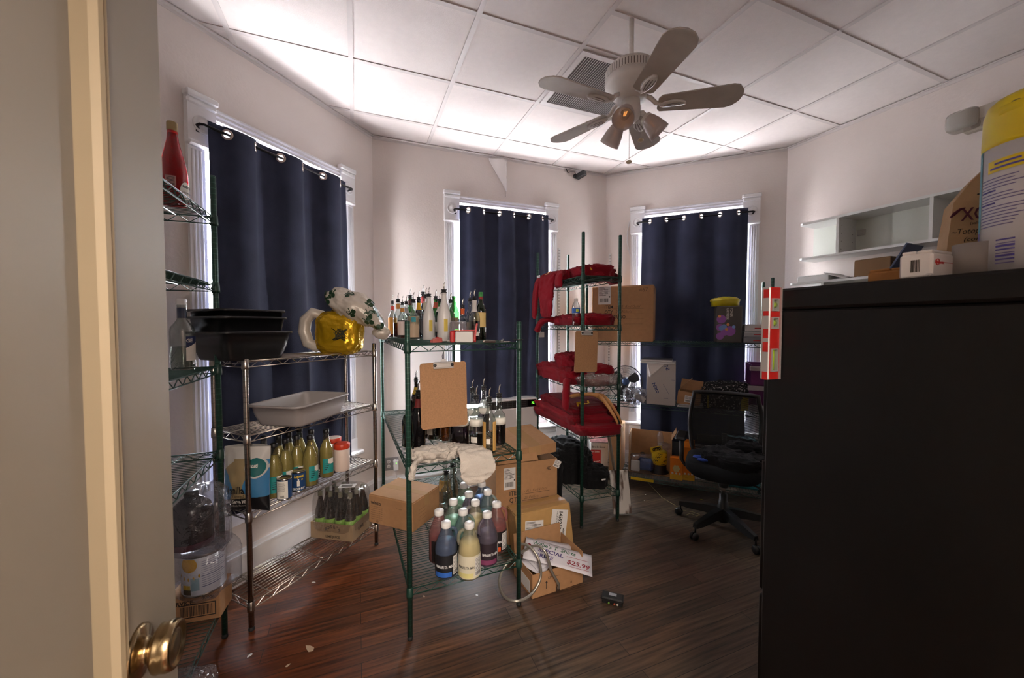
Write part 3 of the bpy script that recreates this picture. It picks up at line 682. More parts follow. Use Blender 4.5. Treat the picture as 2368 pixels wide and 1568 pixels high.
bottle('yellow_back', 'round', .036, .29, mg_brown, lq['dark'], .5, [], (.68, .84, lab('c9a53a')))
MIDB = [
 ('clear_tan', 1131, 2.05, 'clear bottle with tan side labels at the front edge of the middle shelf'),
 ('clear_white', 1101, 2.17, 'clear bottle with a white band and barcode beside the tan-label bottle'),
 ('dark_white', 1154, 2.20, 'clear bottle of dark purple liquor with a white band beside the unit post'),
 ('clear_white', 1092, 2.42, 'clear white-banded bottle standing behind the other clear ones'),
 ('dark_white', 1118, 2.46, 'white-banded bottle farthest back among the clear bottles'),
 ('big_dark', 1060, 2.17, 'wide bottle of dark purple liquor with a white band under the clipboard'),
 ('amber_mid', 1029, 2.27, 'bottle of golden amber liquor partly hidden by the clipboard'),
 ('green_mid', 1002, 2.32, 'dark green bottle with a pale label corner under the clipboard'),
 ('black_red', 966, 2.12, 'black bottle with a dark red neck beside the clipboard'),
 ('black_red', 984, 2.35, 'black bottle mostly hidden behind the clipboard'),
 ('green_ribbed', 944, 2.16, 'ribbed dark green bottle behind the corner post'),
 ('yellow_back', 961, 2.72, 'bottle with a yellow neck label at the back of the middle shelf'),
]
for i, (k, px, Y, la) in enumerate(MIDB):
    p = aty(px, 753, Y); p.z = ZM + .0005
    put(k, 'liquor_bottle', la, p, -atan2(p.x, p.y), 'bottles on the middle shelf of the low green unit', 'bottle', 1.0)
# empty clear bottles at the back of the bottom shelf
bottle('empty_clear', 'squat', .040, .29, mg_clear, None, .3, [], None); bottle('empty_tan', 'squat', .044, .29, mg_clear, None, .3, [(.35, .62, lab('b69458'), 1.2, FACE)], None)
for k, px, Y, la in (('empty_tan', 1027, 2.72, 'clear bottle with a tan label behind the juice jugs'), ('empty_clear', 1044, 2.66, 'empty clear bottle with pourer behind the juice jugs'), ('empty_clear', 1030, 2.52, 'empty clear bottle squeezed between the carton and the green jug'), ('empty_clear', 1060, 2.82, 'empty clear bottle farthest back on the bottom shelf')):
    p = aty(px, 753, Y); p.z = GZ[2] + .0005; put(k, 'liquor_bottle', la, p, 0, 'empty bottles on the bottom shelf of the low green unit')
# ============================================================ COCKTAIL MIX JUGS
m_cap = mat('white_cap', '#e8e6e4', .45)
def jug(key, col, tint, fill, lcol, acc=None, white=False, hs=1):
    root = D.objects.new('mixer_jug', None); COL.objects.link(root); R = .056
    prof = [(0, 0), (.05, 0), (R, .008), (R, .135), (.0545, .15), (.048, .175), (.038, .20), (.028, .222), (.0235, .238), (.021, .242), (.021, .252)]
    shell = glass('jug_plastic_' + key, tint, .05, .3, .12, tint)
    m = M(); m.lathe(prof, 24, cap=False); m.build('bottle_body', shell, root)
    zf = .25 * fill; rr = lambda z: next((a[0] + (b[0] - a[0]) * (z - a[1]) / max(1e-6, b[1] - a[1]) for a, b in zip(prof, prof[1:]) if a[1] <= z <= b[1]), .02)
    q = [(max(0, r - .0015), max(.004, z)) for r, z in prof if z < zf] + [(rr(zf) - .0015, zf), (0, zf)]
    m = M(); m.lathe(q, 24, cap=False); m.build('juice', mat('juice_' + key, col, .35, spec=.4), root)
    m = M(); m.lathe([(.0245, .244), (.0255, .246), (.0255, .266), (.0235, .270), (0, .270)], 20); m.build('cap', m_cap, root)
    m = M(); m.tube([(hs * x, 0, z) for x, z in ((.024, .236), (.036, .234), (.048, .224), (.055, .205), (.056, .182), (.050, .163))], [.0075, .0085, .0085, .0085, .0085, .009], 10); m.build('handle', shell, root)
    ml = mat('jug_label_' + key, lcol, .5)
    m = M(); m.lathe([(R + .001, .012), (R + .001, .125)], 24, a0=FACE - 2.0, a1=FACE + 1.5); lb = m.build('label', ml, root)
    ink = mat('jug_ink_w', '#e8e8e8', .6) if not white else mat('jug_ink_k', '#3a3a3c', .6)
    m = M(); m.lathe([(R + .0016, .022), (R + .0016, .115)], 8, a0=FACE + .45, a1=FACE + 1.15); pn = m.build('nutrition_panel', mat('panel_white', '#dcdad6', .6), lb)
    m = M()
    for k in range(9): m.lathe([(R + .002, .05 + k * .007), (R + .002, .052 + k * .007)], 6, a0=FACE + .5, a1=FACE + 1.1, cap=False)
    for k in range(9): a = FACE + .5 + k * .065; m.lathe([(R + .002, .026), (R + .002, .044)], 1, a0=a, a1=a + .03 + .012 * (k % 3), cap=False)
    m.build('print', mat('ink_black', '#1b1b1d', .6), pn)
    if acc: m = M(); m.lathe([(R + .0016, .016), (R + .0016, .04)], 10, a0=FACE - 1.3, a1=FACE + .3); m.build('flavour_band', mat('acc_' + acc, acc, .5), lb)
    # lettering bent round the label, letter by letter
    s = 'MARGARITA MAN'; m_ = M()
    for i, ch in enumerate(s):
        if ch == ' ': continue
        a = FACE - 1.1 + i * .118; txt(ch, .019, ((R + .0018) * cos(a), (R + .0018) * sin(a), .062), (pi / 2, 0, a + pi / 2), ink, lb, 'lettering', 'CENTER', .58, .0001, .0003)
    PROTO[key] = root; root['used'] = 0
jug('blue', '#1b2c50', '#b4c6de', .70, '#17181d', '#2f62b5'); jug('cream', '#cfc59d', '#ebe7d6', .72, '#d8d2bb', '#d7cf8d', True, -1); jug('plum', '#2b1f36', '#c9bfd0', .66, '#2a2028', '#7a3a5c', False, -1)
jug('red', '#701a20', '#e6bcb9', .62, '#1c1718', '#d0552a'); jug('green', '#6d9f86', '#dcebe2', .66, '#20302a', '#5c9c74'); jug('teal', '#4a7f76', '#cfe2e4', .60, '#202a2c', '#4f8f9c')
JUGS = [('blue', 1032, 1331, None, .2, 'dark blue cocktail mix jug at the front edge of the bottom shelf'), ('cream', 1086, 1333, None, .05, 'cream coloured cocktail mix jug at the front edge of the bottom shelf'),
 ('plum', 1127, 1303, None, .7, 'deep purple cocktail mix jug behind the cream jug'), ('red', 1149, 1276, None, .1, 'red cocktail mix jug with a black and orange label beside the unit post'),
 ('red', 1016, 1296, None, 1.2, 'dark red cocktail mix jug partly hidden by the blue jug'), ('green', 1046, None, 2.19, .1, 'pale green cocktail mix jug behind the red and blue jugs'),
 ('teal', 1069, None, 2.07, .0, 'teal cocktail mix jug between the blue and cream jugs'), ('cream', 1098, None, 2.18, .0, 'cream cocktail mix jug tucked behind the front cream and purple jugs'),
 ('green', 1071, None, 2.42, -.2, 'green cocktail mix jug in the rear row near the empty bottles'), ('plum', 1083, None, 2.29, 1.6, 'purple cocktail mix jug in the middle of the rear jugs'),
 ('blue', 1113, None, 2.44, -.1, 'light blue cocktail mix jug farthest back beside the tall carton'), ('teal', 1127, None, 2.32, -.3, 'blue-green cocktail mix jug in the rear row behind the purple jug')]
for k, px, by, Y, rz, la in JUGS:
    p = atz(px, by - 4, GZ[2]) if by else aty(px, 753, Y); p.z = GZ[2] + .0005
    if px == 1149: p = aty(1148, 753, 2.16); p.z = GZ[2] + .0005
    put(k, 'mixer_jug', la, p, rz - atan2(p.x, p.y) - .0, 'cocktail mix jugs on the bottom shelf', 'jug')
for lbn in []: pass
# ============================================================ CARTONS
m_card = mat('corrugated_card', '#a67d57', .85, var=.06, scale=30, bump=.05, bscale=300); m_card2 = mat('corrugated_card_yellow', '#b08a55', .85, var=.06, scale=25)
m_cardin = mat('card_inside', '#8d6b4b', .9); m_tape = mat('packing_tape', '#b08b63', .25); m_ink = mat('carton_ink', '#2b241e', .8); m_white = mat('sticker_white', '#dedbd8', .6)
RX = (pi / 2, 0, 0); RS = (pi / 2, 0, pi / 2); RL = (pi / 2, 0, -pi / 2)
def barcode(m, x0, z0, w, h, y, n=18, seed=1):
    r = random.Random(seed); x = x0
    while x < x0 + w:
        a = w / n * r.uniform(.2, .7); m.box(x, min(x + a, x0 + w), y - .0003, y, z0, z0 + h); x += a + w / n * r.uniform(.25, .6)
def ship_label(par, x, z, w, h, y=-.001, tilt=0.0, side=None, seed=3, name='shipping_label', plain=False):
    """white printed sticker on the front face of a carton (x, z = lower corner)"""
    m = M(); m.box(0, w, -.0008, 0, 0, h); o = m.build(name, m_white, par, (x, y, z), rot=(0, tilt, 0) if side is None else side)
    if plain: return o
    r = random.Random(seed); m = M(); lines = 9
    for k in range(lines):
        zz = h * (.93 - .055 * k); 
        if k in (4,): m.box(w * .05, w * .95, -.0012, -.0008, zz, zz + h * .008); continue
        m.box(w * .06, w * (.3 + .4 * r.random()), -.0012, -.0008, zz, zz + h * .018)
    for k in range(5): m.box(w * .5, w * (.6 + .3 * r.random()), -.0012, -.0008, h * (.80 - .07 * k), h * (.82 - .07 * k))
    barcode(m, w * .12, h * .12, w * .7, h * .22, -.0009, 16, seed); m.box(w * .86, w * .96, -.0012, -.0008, h * .38, h * .46)
    m.build('print', m_ink, o); return o
def carton(label, loc, rz, w, d, h, group=None, card=None, rot=None, tape=True, name='cardboard_box', seam=True):
    b = thing(name, label, 'box', loc, rz, group, rot); card = card or m_card
    m = M(); m.box(0, w, 0, d, 0, h - .006, 0, .004); m.build('carton_body', card, b)
    if seam:
        for y0, y1 in ((.003, d / 2 - .0015), (d / 2 + .0015, d - .003)): m = M(); m.box(.003, w - .003, y0, y1, h - .006, h, 0, .0015); m.build('flap', card, b)
    if tape: m = M(); m.box(-.0008, w + .0008, d / 2 - .024, d / 2 + .024, h + .0001, h + .0006); m.box(-.0009, -.0001, d / 2 - .024, d / 2 + .024, h - .07, h); m.box(w + .0001, w + .0009, d / 2 - .024, d / 2 + .024, h - .07, h); m.build('tape', m_tape, b)
    return b
def open_carton(label, loc, rz, w, d, h, flaps=(), card=None, rot=None, t=.004, name='cardboard_box'):
    b = thing(name, label, 'box', loc, rz, None, rot); card = card or m_card; m = M()
    m.box(0, w, 0, d, 0, t); m.box(0, w, 0, t, t, h); m.box(0, w, d - t, d, t, h); m.box(0, t, t, d - t, t, h); m.box(w - t, w, t, d - t, t, h); m.build('carton_body', card, b)
    for (sd, ln, an) in flaps:
        m = M(); a = radians(an)
        if sd in 'fb':
            m.box(.002, w - .002, -t / 2, t / 2, 0, ln); m.build('flap', card, b, (0, t / 2 if sd == 'f' else d - t / 2, h), rot=(a if sd == 'f' else -a, 0, 0))
        else:
            m.box(-t / 2, t / 2, .002, d - .002, 0, ln); m.build('flap', card, b, (t / 2 if sd == 'l' else w - t / 2, 0, h), rot=(0, -a if sd == 'l' else a, 0))
    return b
# carton leaning out over the bottom shelf of the low green unit
A_ = atz(955, 1233, GZ[2]); B_ = atz(853, 1207, GZ[2]); dd = (A_ - B_); w_ = dd.length
wb = carton('sealed brown carton perched on the bottom shelf beside the cocktail mix jugs', (B_.x, B_.y, GZ[2] + .0005), rzof(dd), w_, .29, .185)
txt('winco', .034, (.02, -.0012, .125), RX, m_ink, wb, bold=.0006)
for k in range(7): txt('-------- ---- --- ---', .014, (.02, -.0012, .108 - k * .0135), RX, m_ink, wb)
txt('----', .035, (.22, -.0012, .12), RX, mat('faded_ink', '#7a5d3c', .8), wb); txt('40', .02, (.06, -.0012, .012), RX, m_ink, wb)
for k in range(4): txt('------------', .02, (w_ + .0012, .06, .11 - k * .022), RS, mat('faded_ink', '#7a5d3c', .8), wb)
# the tall carton with a second carton lid on top, and the tilted and open cartons in front of it
bb0 = Vector((-.108, 2.60, 0)); brz = radians(20)
bb = thing('cardboard_box', 'tall brown shirt carton printed ITEM, QTY and ORDER standing under a loose lid', 'box', bb0, brz)
m = M(); w, d, h, t = .46, .40, .565, .005
m.box(0, w, 0, d, 0, t); m.box(0, w, 0, t, t, h); m.box(0, w, d - t, d, t, h - .02); m.box(0, t, t, d - t, t, h); m.box(w - t, w, t, d - t, t, h); m.build('carton_body', m_card, bb)
m = M(); m.box(.01, .3, .04, .3, h - .05, h + .02); m.build('inner_flap', m_cardin, bb)
m = M(); m.box(0, .3, -.002, .002, 0, .06); m.build('flap', m_card, bb, (.02, .02, h), rot=(radians(-35), 0, 0))
ship_label(bb, .055, .392, .085, .15)
mk = mat('marker_ink', '#3a2c20', .8)
for k, (a, b_) in enumerate((('ITEM', 'c455  Red/White'), ('QTY', '20 Willie\'s'), ('ORDER NO.', ''), ('WT.', ''))):
    z = .345 - k * .046; txt(a, .045, (.095, -.0012, z), RX, m_ink, bb, bold=.0005, sx=.85); txt(b_, .030, (.205, -.0012, z + .008), RX, mk, bb, shear=.25, sx=.85, bold=-.0006)
    m = M(); m.box(.19, .40, -.0009, -.0003, z - .002, z); m.build('ruled_line', m_ink, bb)
txt('40', .038, (.375, -.0012, .49), RX, mk, bb); ship_label(bb, .425, .515, .052, .052, -.0013, radians(28), seed=8, name='small_sticker')
ld = thing('carton_lid', 'crumpled brown carton lid lying crooked on top of the tall shirt carton', 'lid', (bb0.x - .05, bb0.y + .03, .566), brz + radians(4), rot=(radians(4), radians(-3), brz + radians(2)))
m = M(); m.box(.05, .52, .0, .44, .066, .071); m.box(.05, .52, -.003, .001, .0, .07); m.box(.05, .053, 0, .44, .0, .07); m.box(.517, .521, 0, .44, .0, .07); m.box(.05, .52, .437, .441, .0, .07); m.build('lid_body', m_card, ld)
m = M(); m.box(.30, .40, -.0042, -.0032, .0, .072); m.box(.30, .40, -.003, .441, .0712, .0718); m.build('tape', m_tape, ld)
bt = carton('yellowish brown carton with the long number label, tilted against the tall shirt carton', (.05, 2.405, .004), 0, .385, .185, .31, None, m_card2, rot=(radians(-6), radians(-4), radians(18)))
ship_label(bt, .045, .125, .125, .135, -.0012, radians(8), seed=5)
o = ship_label(bt, .215, .125, .115, .175, -.0012, radians(14), seed=6, name='number_label', plain=True)
txt('1459253', .036, (.052, -.0022, .168), (pi / 2, pi / 2, 0), m_ink, o, bold=.0008, sx=.95); txt("WILLIE'S CHICKEN SHACK", .013, (.035, -.0022, .165), (pi / 2, pi / 2, 0), m_ink, o); txt('winco', .02, (.09, -.0022, .06), (pi / 2, pi / 2, 0), m_ink, o, bold=.0006)
m = M(); barcode(m, .27, .035, .075, .05, -.0005, 14, 9); m.build('print', mat('faded_ink', '#7a5d3c', .8), bt); txt('winco', .03, (.03, -.0012, .02), RX, m_ink, bt, bold=.0006)
P1 = atz(1231, 1386, 0); P2 = atz(1347, 1347, 0); dd = P2 - P1
ob = open_carton('small open brown carton on the floor holding the paper price signs', (P1.x, P1.y, 0.0005), rzof(dd), dd.length, .24, .135, (('b', .11, 8), ('r', .05, 4)))
txt('UP ------', .022, (.10, -.0012, .085), RX, m_ink, ob); txt('6', .022, (.25, -.0012, .02), RX, m_ink, ob)
m = M(); m.box(.088, .092, -.0008, 0, .035, .07); m.add([(.082, -.0008, .068), (.098, -.0008, .068), (.09, -.0008, .082)], [(0, 1, 2)]); m.build('arrow', m_ink, ob)
m = M(); m.box(-.0012, -.0002, .03, .2, .015, .085); m.build('side_label', m_white, ob)
orz = rzof(dd); od = dd.normalized(); on = Vector((-od.y, od.x, 0))
def paper(label, c, w, d, rz, z, tx=0, ty=0, name='paper_sheet', grp=None):
    t = thing(name, label, 'paper', (c.x, c.y, z), 0, grp, (tx, ty, rz)); m = M(); m.grid(lambda u, v: ((u - .5) * w, (v - .5) * d, .006 * sin(3 * u + 2 * v)), 8, 6); m.build('sheet', mat('sign_paper', '#d9d6dd', .7), t, solid=.0008); return t
cc = P1 + od * .17 + on * .10
for k in range(4): paper('loose white paper sheet lying under the hand-lettered shirt price sign', cc + od * (.03 * k - .05) + on * .03, .22, .16, orz + .5 - .35 * k, .125 + .012 * k, .1, -.1 + .06 * k, grp='paper sheets in the open carton')
sg = paper('hand-lettered white sign reading T Shirts special price 25.99', cc + od * .02 - on * .06, .40, .15, orz - .55, .172, .30, .20, 'price_sign')
wf = lambda v: (v.x, v.y, .006 * sin(3 * (v.x / .40 + .5) + 2 * (v.y / .15 + .5)) + .0012)
txt("Willie's T. Shirts", .036, (-.16, .035, 0), (0, 0, 0), mat('green_marker', '#1d6b45', .7), sg, warp=wf, shear=.2, sx=1.1, bold=.0004)
txt('SPECIAL', .038, (-.12, -.004, 0), (0, 0, 0), mat('purple_marker', '#4b3a86', .7), sg, warp=wf, shear=.1, bold=.0006, sx=1.1); txt('PRICE', .036, (-.13, -.042, 0), (0, 0, 0), mat('purple_marker', '#4b3a86', .7), sg, warp=wf, shear=.1, bold=.0006, sx=1.1)
txt('$25.99', .042, (.05, -.035, 0), (0, 0, 0), mat('red_marker', '#a8283a', .7), sg, warp=wf, shear=.2, sx=1.15, bold=.0006)
m = M()
for y in (.012, -.05): m.box(.05, .18, y, y + .0012, .004, .0052)
m.build('ruled_line', mat('red_marker', '#a8283a', .7), sg)
m = M(); m.lathe([(0, .008), (.012, .008)], 10); m.build('sticker', mat('red_marker', '#a8283a', .7), sg, (-.175, .02, 0))
hs = thing('steel_hose', 'clear braided steel supply hose looped over the open carton and round the unit post', 'hose', (0, 0, 0))
c0 = Vector((-.03, 2.10, .0)); m = M(); pts = []
L1 = [(1290, 1362, 2.16, .02), (1291, 1350, 2.14, .04), (1275, 1320, 2.12, .10), (1262, 1278, 2.12, .19), (1240, 1262, 2.16, .225), (1210, 1275, 2.2, .2), (1175, 1300, 2.2, .14), (1155, 1340, 2.14, .06), (1165, 1378, 2.06, .012), (1195, 1390, 2.02, .01), (1228, 1375, 2.07, .02), (1250, 1335, 2.12, .1), (1244, 1290, 2.14, .18), (1222, 1262, 2.18, .215), (1198, 1258, 2.22, .22)]
raw = [aty(a, b, c) for a, b, c, z in L1]
for i in range(len(raw) - 1):
    p0, p1, p2, p3 = raw[max(0, i - 1)], raw[i], raw[i + 1], raw[min(len(raw) - 1, i + 2)]
    for k in range(6):
        u = k / 6; pts.append(p1 + (p2 - p0) * .5 * u + (p0 - p1 * 2.5 + p2 * 2 - p3 * .5) * u * u + (p1 * 1.5 - p0 * .5 - p2 * 1.5 + p3 * .5) * u ** 3)
for p in pts: p.z = max(p.z, .009)
m.tube(pts, .0075, 10); m.build('braided_tube', mat('braided_steel', '#a9a49a', .35, .7, var=.3, scale=400), hs)
m = M(); m.tube([raw[0] + Vector((0, 0, -.012)), raw[0] + Vector((0, 0, .018))], .012, 6, smooth=False); m.tube([raw[0] + Vector((0, 0, .018)), raw[1]], .009, 10); m.build('nut', m_steel, hs)
# ============================================================ ON THE LOW GREEN UNIT: clipboard, cup, tape, knife, keys, towels
m_hard = mat('hardboard', '#9a7350', .8, var=.14, scale=160); m_chr = mat('polished_chrome', '#dcd8d3', .32, .85)
def clipboard(label, c, rz, tilt, ztop, w=.228, h=.318):
    t = thing('clipboard', label, 'clipboard', (c.x, c.y, ztop), 0, None, (0, tilt, rz)); m = M()
    m.T = Matrix.Rotation(pi / 2, 4, 'X'); m.prism([(x, y - h / 2) for x, y in rrect(w, h, .014)], -.0015, .0015); m.T = Matrix.Identity(4); m.build('board', m_hard, t)
    m = M(); m.box(-.05, .05, -.006, -.0016, -.026, .004, 0, .003); m.box(-.044, .044, -.012, -.006, -.005, .003, 0, .002); m.box(-.05, .05, -.011, -.006, -.03, -.022, 0, .003); m.box(-.012, .012, -.004, -.001, .002, .016); cl = m.build('clip', m_chr, t)
    for x in (-.042, .042): m = M(); m.T = Matrix.Translation((x, -.006, -.012)) @ Matrix.Rotation(pi / 2, 4, 'X'); m.lathe([(.008, 0), (.008, .003), (.004, .005), (0, .005)], 12); m.build('corner_cap', m_pblack, cl)
    return t
q = aty(1025, 838, 1.875); cb = clipboard('large brown clipboard hanging below the top shelf of the low green unit', q, GRZ, radians(-1.2), q.z)
m = M(); m.tube([(-.002, 0, .012), (-.004, 0, .03), (.003, .004, .05), (0, .008, .066), (.004, .004, .05), (.003, 0, .03), (.002, 0, .012)], .0016, 6); m.build('cord', m_pblack, cb)
t = aty(1060, 753, 2.16); cup = thing('plastic_tub', 'upturned clear plastic tub behind the red tape dispenser', 'tub', (t.x, t.y, ZT + .0005))
m = M(); m.lathe([(.062, 0), (.058, .004), (.052, .05), (.047, .105), (.043, .112), (0, .114)], 24, cap=False); m.build('tub_wall', glass('cloudy_tub', '#f0eef0', .12, .08, .14, '#d8d4da', .3), cup)
m = M(); m.lathe([(.063, 0), (.0635, .004), (.060, .006), (.058, .004)], 24); m.build('rim', m_white, cup)
t = aty(1072, 753, 2.05); tp = thing('tape_dispenser', 'red and white packing tape roll with dispenser in front of the clear tub', 'tape', (t.x, t.y, ZT + .0005), GRZ - .35)
m_red = mat('red_plastic', '#b3201f', .35)
m = M(); m.box(-.07, -.045, -.025, .025, 0, .062, 0, .006); m.box(-.05, .065, .018, .025, .0, .066, 0, .003); m.box(-.05, .06, -.024, .024, .060, .066, 0, .002); m.add([(.052, -.02, .012), (.052, .02, .012), (.066, .02, .1), (.066, -.02, .1), (.076, -.02, .1), (.076, .02, .1), (.06, .02, .01), (.06, -.02, .01)], [(0, 1, 2, 3), (4, 5, 6, 7), (0, 3, 4, 7), (1, 6, 5, 2), (2, 5, 4, 3), (0, 7, 6, 1)]); m.build('frame', m_red, tp)
m = M(); m.box(-.042, .05, -.026, .016, .001, .058, 0, .004); m.build('roll', m_white, tp)
t = aty(1009, 753, 2.05); st = thing('stapler', 'small pale red plastic stapler lying before the frosted bottle', 'stapler', (t.x, t.y, ZT + .0005), GRZ + .5); st.scale = (.72, .72, .72)
m = M(); m.loft([[(x * .6 - .045, y, z) for x, y, z in [(0, -.016, 0), (0, .016, 0), (0, .012, .018), (0, -.012, .018)]], [(-.01, -.02, 0), (-.01, .02, 0), (-.01, .016, .034), (-.01, -.016, .034)], [(.035, -.02, 0), (.035, .02, 0), (.035, .017, .036), (.035, -.017, .036)], [(.045, -.017, .002), (.045, .017, .002), (.045, .014, .026), (.045, -.014, .026)]], 0, False); m.build('case', mat('pale_red_plastic', '#b9625d', .3), st)
m = M(); m.box(.038, .0462, -.015, .015, .003, .014, 0, .002); m.box(-.005, .02, -.008, .008, .035, .0385, 0, .001); m.build('button', m_red, st)
t = aty(1132, 753, 1.99); kn_ = thing('pocket_knife', 'dark folded pocket knife at the front edge of the top shelf', 'knife', (t.x, t.y, ZT + .0005), GRZ - .1)
m = M(); m.box(-.03, .032, -.009, .009, 0, .012, 0, .004); m.build('handle', mat('brown_scales', '#3a2c26', .4), kn_); m = M(); m.box(-.034, .03, -.003, .003, .003, .0135, 0, .001); m.build('blade', m_steel, kn_)
t = aty(1160, 753, 2.01); ky = thing('key_bunch', 'little bunch of steel keys beside the pocket knife', 'keys', (t.x, t.y, ZT + .0005), GRZ)
for k, a in enumerate((.2, -.5, 1.0)): m = M(); m.T = Matrix.Rotation(a, 4, 'Z') @ Matrix.Translation((0, 0, .002 + .004 * k)); m.lathe([(.011, 0), (.011, .002)], 12); m.box(.008, .045, -.0035, .0035, 0, .002); m.build('key', m_steel, ky)
m = M(); m.tube([(.011 * cos(a * pi / 8), .011 * sin(a * pi / 8), .012 + .008 * cos(a * pi / 8)) for a in range(16)], .0012, 6, closed=True); m.build('ring', m_steel, ky)
m_tow = cloth_mat('white_towel', '#c9c0b6', None, 0, .5, 260); m_org = mat('orange_hem', '#c4562c', .8)
z = GZ[1]
tw = tag(thing('towel', 'crumpled white bar towel spread along the front of the middle shelf', 'towel', GO, GRZ))
m = M(); heap(m, .155, .085, z + .002, .125, .06, .045, 3, .020, 22, .75, 96, 40, 0, .15); heap(m, .12, .055, z + .022, .09, .045, .035, 23, .016, 26, .8, 70, 30, 0, -.2); ribbon(m, [(.10, .06, z + .03), (.05, .03, z + .028), (.02, -.01, z + .012), (.005, -.03, z - .02), (.0, -.035, z - .05)], [.035, .045, .035, .022, .008], .012, (.4, 1, 0), 15, .012, 26, 44, 26); m.build('terry_cloth', m_tow, tw)
tw = tag(thing('towel', 'white bar towel with an orange hem drooping over the edge of the middle shelf', 'towel', GO, GRZ))
m = M(); ribbon(m, [(.30, .16, z + .012), (.31, .08, z + .03), (.325, .0, z + .025), (.33, -.035, z - .02), (.315, -.04, z - .075), (.30, -.038, z - .12)], [.045, .08, .088, .09, .075, .022], .009, (1, -.12, -.12), 5, .014, 20, 70, 44); m.build('terry_cloth', m_tow, tw)
m = M(); m.box(.245, .262, .09, .12, z + .028, z + .04, 0, .003); m.build('orange_hem', m_org, tw)
zt_ = thing('zip_tie', 'black cable tie cinched round the corner post at the top shelf', 'cable tie', tuple(GP(GW, 0, ZT + .012)), GRZ)
m = M(); m.lathe([(.0185, 0), (.0215, 0), (.0215, .006), (.0185, .006), (.0185, 0)], 14, cap=False); m.box(-.034, -.018, -.004, .004, 0, .006); m.box(.018, .032, -.003, .003, .0, .004); m.build('strap', m_pblack, zt_)
# ============================================================ ON THE CHROME UNIT
m_tub = mat('black_tub_plastic', '#121214', .32, spec=.5); m_gtub = mat('grey_tub_plastic', '#98918f', .5, bump=.06, bscale=400)
def bus_tub(label, loc, rz, w, d, h, mt, grp=None, taper=.82, ribs=False):
    """open tub: rolled rim, tapering walls"""
    t = thing('bus_tub', label, 'tub', loc, rz, grp); m = M(); rings = []
    R = lambda f, z, r: rect_ring(w * f, d * f, r, z)
    def rib(ring, z):
        if not ribs: return ring
        return [(x * (1 + .012 * (1 if int((atan2(y, x) + pi) * 5) % 2 else -1)), y * (1 + .012 * (1 if int((atan2(y, x) + pi) * 5) % 2 else -1)), zz) for x, y, zz in ring]
    fo = [(taper - .03, 0), (taper, .012), (taper + (1 - taper) * .55 - .02, h * .5), (.945, h - .01)]
    rings = [R(f, z, .04) for f, z in fo] + [R(1.0, h - .012, .045), R(1.012, h - .006, .05), R(1.0, h, .045), R(.955, h - .001, .045), R(.93, h - .012, .04), R(taper + (1 - taper) * .5 - .03, h * .5, .04), R(taper - .03, .016, .04), R(taper - .1, .008, .035)]
    m.loft(rings, 0, True); m.build('tub_shell', mt, t)
    if ribs:
        m = M()
        for k in range(5):
            x = (k - 2) * w * .15
            for s in (-1, 1): m.add([(x - .018, s * d * .5 * (taper + .0), .012), (x + .018, s * d * .5 * (taper + .0), .012), (x + .02, s * d * .5 * .953, h - .015), (x - .02, s * d * .5 * .953, h - .015), (x - .018, s * d * .5 * (taper - .05), .012), (x + .018, s * d * .5 * (taper - .05), .012), (x + .02, s * d * .5 * .9, h - .015), (x - .02, s * d * .5 * .9, h - .015)], [(0, 1, 2, 3), (4, 7, 6, 5), (0, 4, 5, 1), (1, 5, 6, 2), (2, 6, 7, 3), (3, 7, 4, 0)])
        m.build('ribs', mt, t)
    return t
zc = KZ[0]
c = aty(558, 753, 1.985)
bus_tub('black plastic bus tub at the bottom of the nested stack on the chrome unit', (c.x, c.y, zc + .001), krz + pi / 2, .36, .335, .140, m_tub, None, .80)
bus_tub('black plastic bus tub in the middle of the nested stack', (c.x - .012, c.y, zc + .072), krz + pi / 2, .335, .318, .142, m_tub, None, .80)
bus_tub('black plastic bus tub on top of the nested stack', (c.x - .014, c.y, zc + .106), krz + pi / 2, .33, .314, .143, m_tub, None, .80)
bus_tub('light grey plastic bus tub on the middle shelf of the chrome unit', (-1.215, 2.235, KZ[1] + .001), radians(79), .46, .325, .118, m_gtub)
# ---- foil mug balloon
bl = thing('foil_balloon', 'sagging gold beer mug foil balloon with shamrock patterned foam lying on the chrome unit', 'balloon', tuple(aty(787, 817, 2.45)))
m_gold = mat('gold_foil', '#c9a01c', .26, .62, bump=.6, bscale=22); m_foilw = mat('white_foil', '#c2b9ad', .38, .12, bump=.3, bscale=18); m_sham = mat('shamrock_green', '#1e3a22', .4)
def lump(c, a, b, h, seed, amp, f, lean=0.0):
    def fn(d):
        k = fold(d.x * a, d.y * b, d.z * h, f, amp, seed); s = 1 + .12 * noise.noise(d * 1.6 + Vector((seed, 0, 0)))
        q = Vector((d.x * a, d.y * b, d.z * h)) * s + d * k; q.x += lean * q.z; return q + Vector(c)
    return fn
fb0 = lump((-.0, .0, .14), .145, .085, .14, 4, .020, 19)
def fb(d):
    e = Vector((math.copysign(abs(d.x) ** .55, d.x), math.copysign(abs(d.y) ** .8, d.y), math.copysign(abs(d.z) ** .55, d.z))); q = Vector((e.x * .13, e.y * .08, .13 + e.z * .13)); k = fold(q.x, q.y, q.z, 17, .016, 4); q += d * k; q.x += .10 * (q.z - .13) * .25; return q
m = M(); m.blob(fb, 72, 44); m.build('mug_body', m_gold, bl)
ff = lump((.10, .0, .285), .175, .10, .085, 8, .020, 13, -.0)
def ff2(d):
    q = ff(d); x = q.x; t = max(0, (x - .10) / .18); q.z -= .13 * t * t + .0; q.z += .04 * max(0, -(x - .1) / .1); return q
m = M(); m.blob(ff2, 84, 44); fm = m.build('foam_head', m_foilw, bl)
ft = lump((.265, -.01, .13), .055, .05, .035, 12, .010, 15); m = M(); m.blob(ft, 28, 16); m.build('foam_tail', m_foilw, bl)
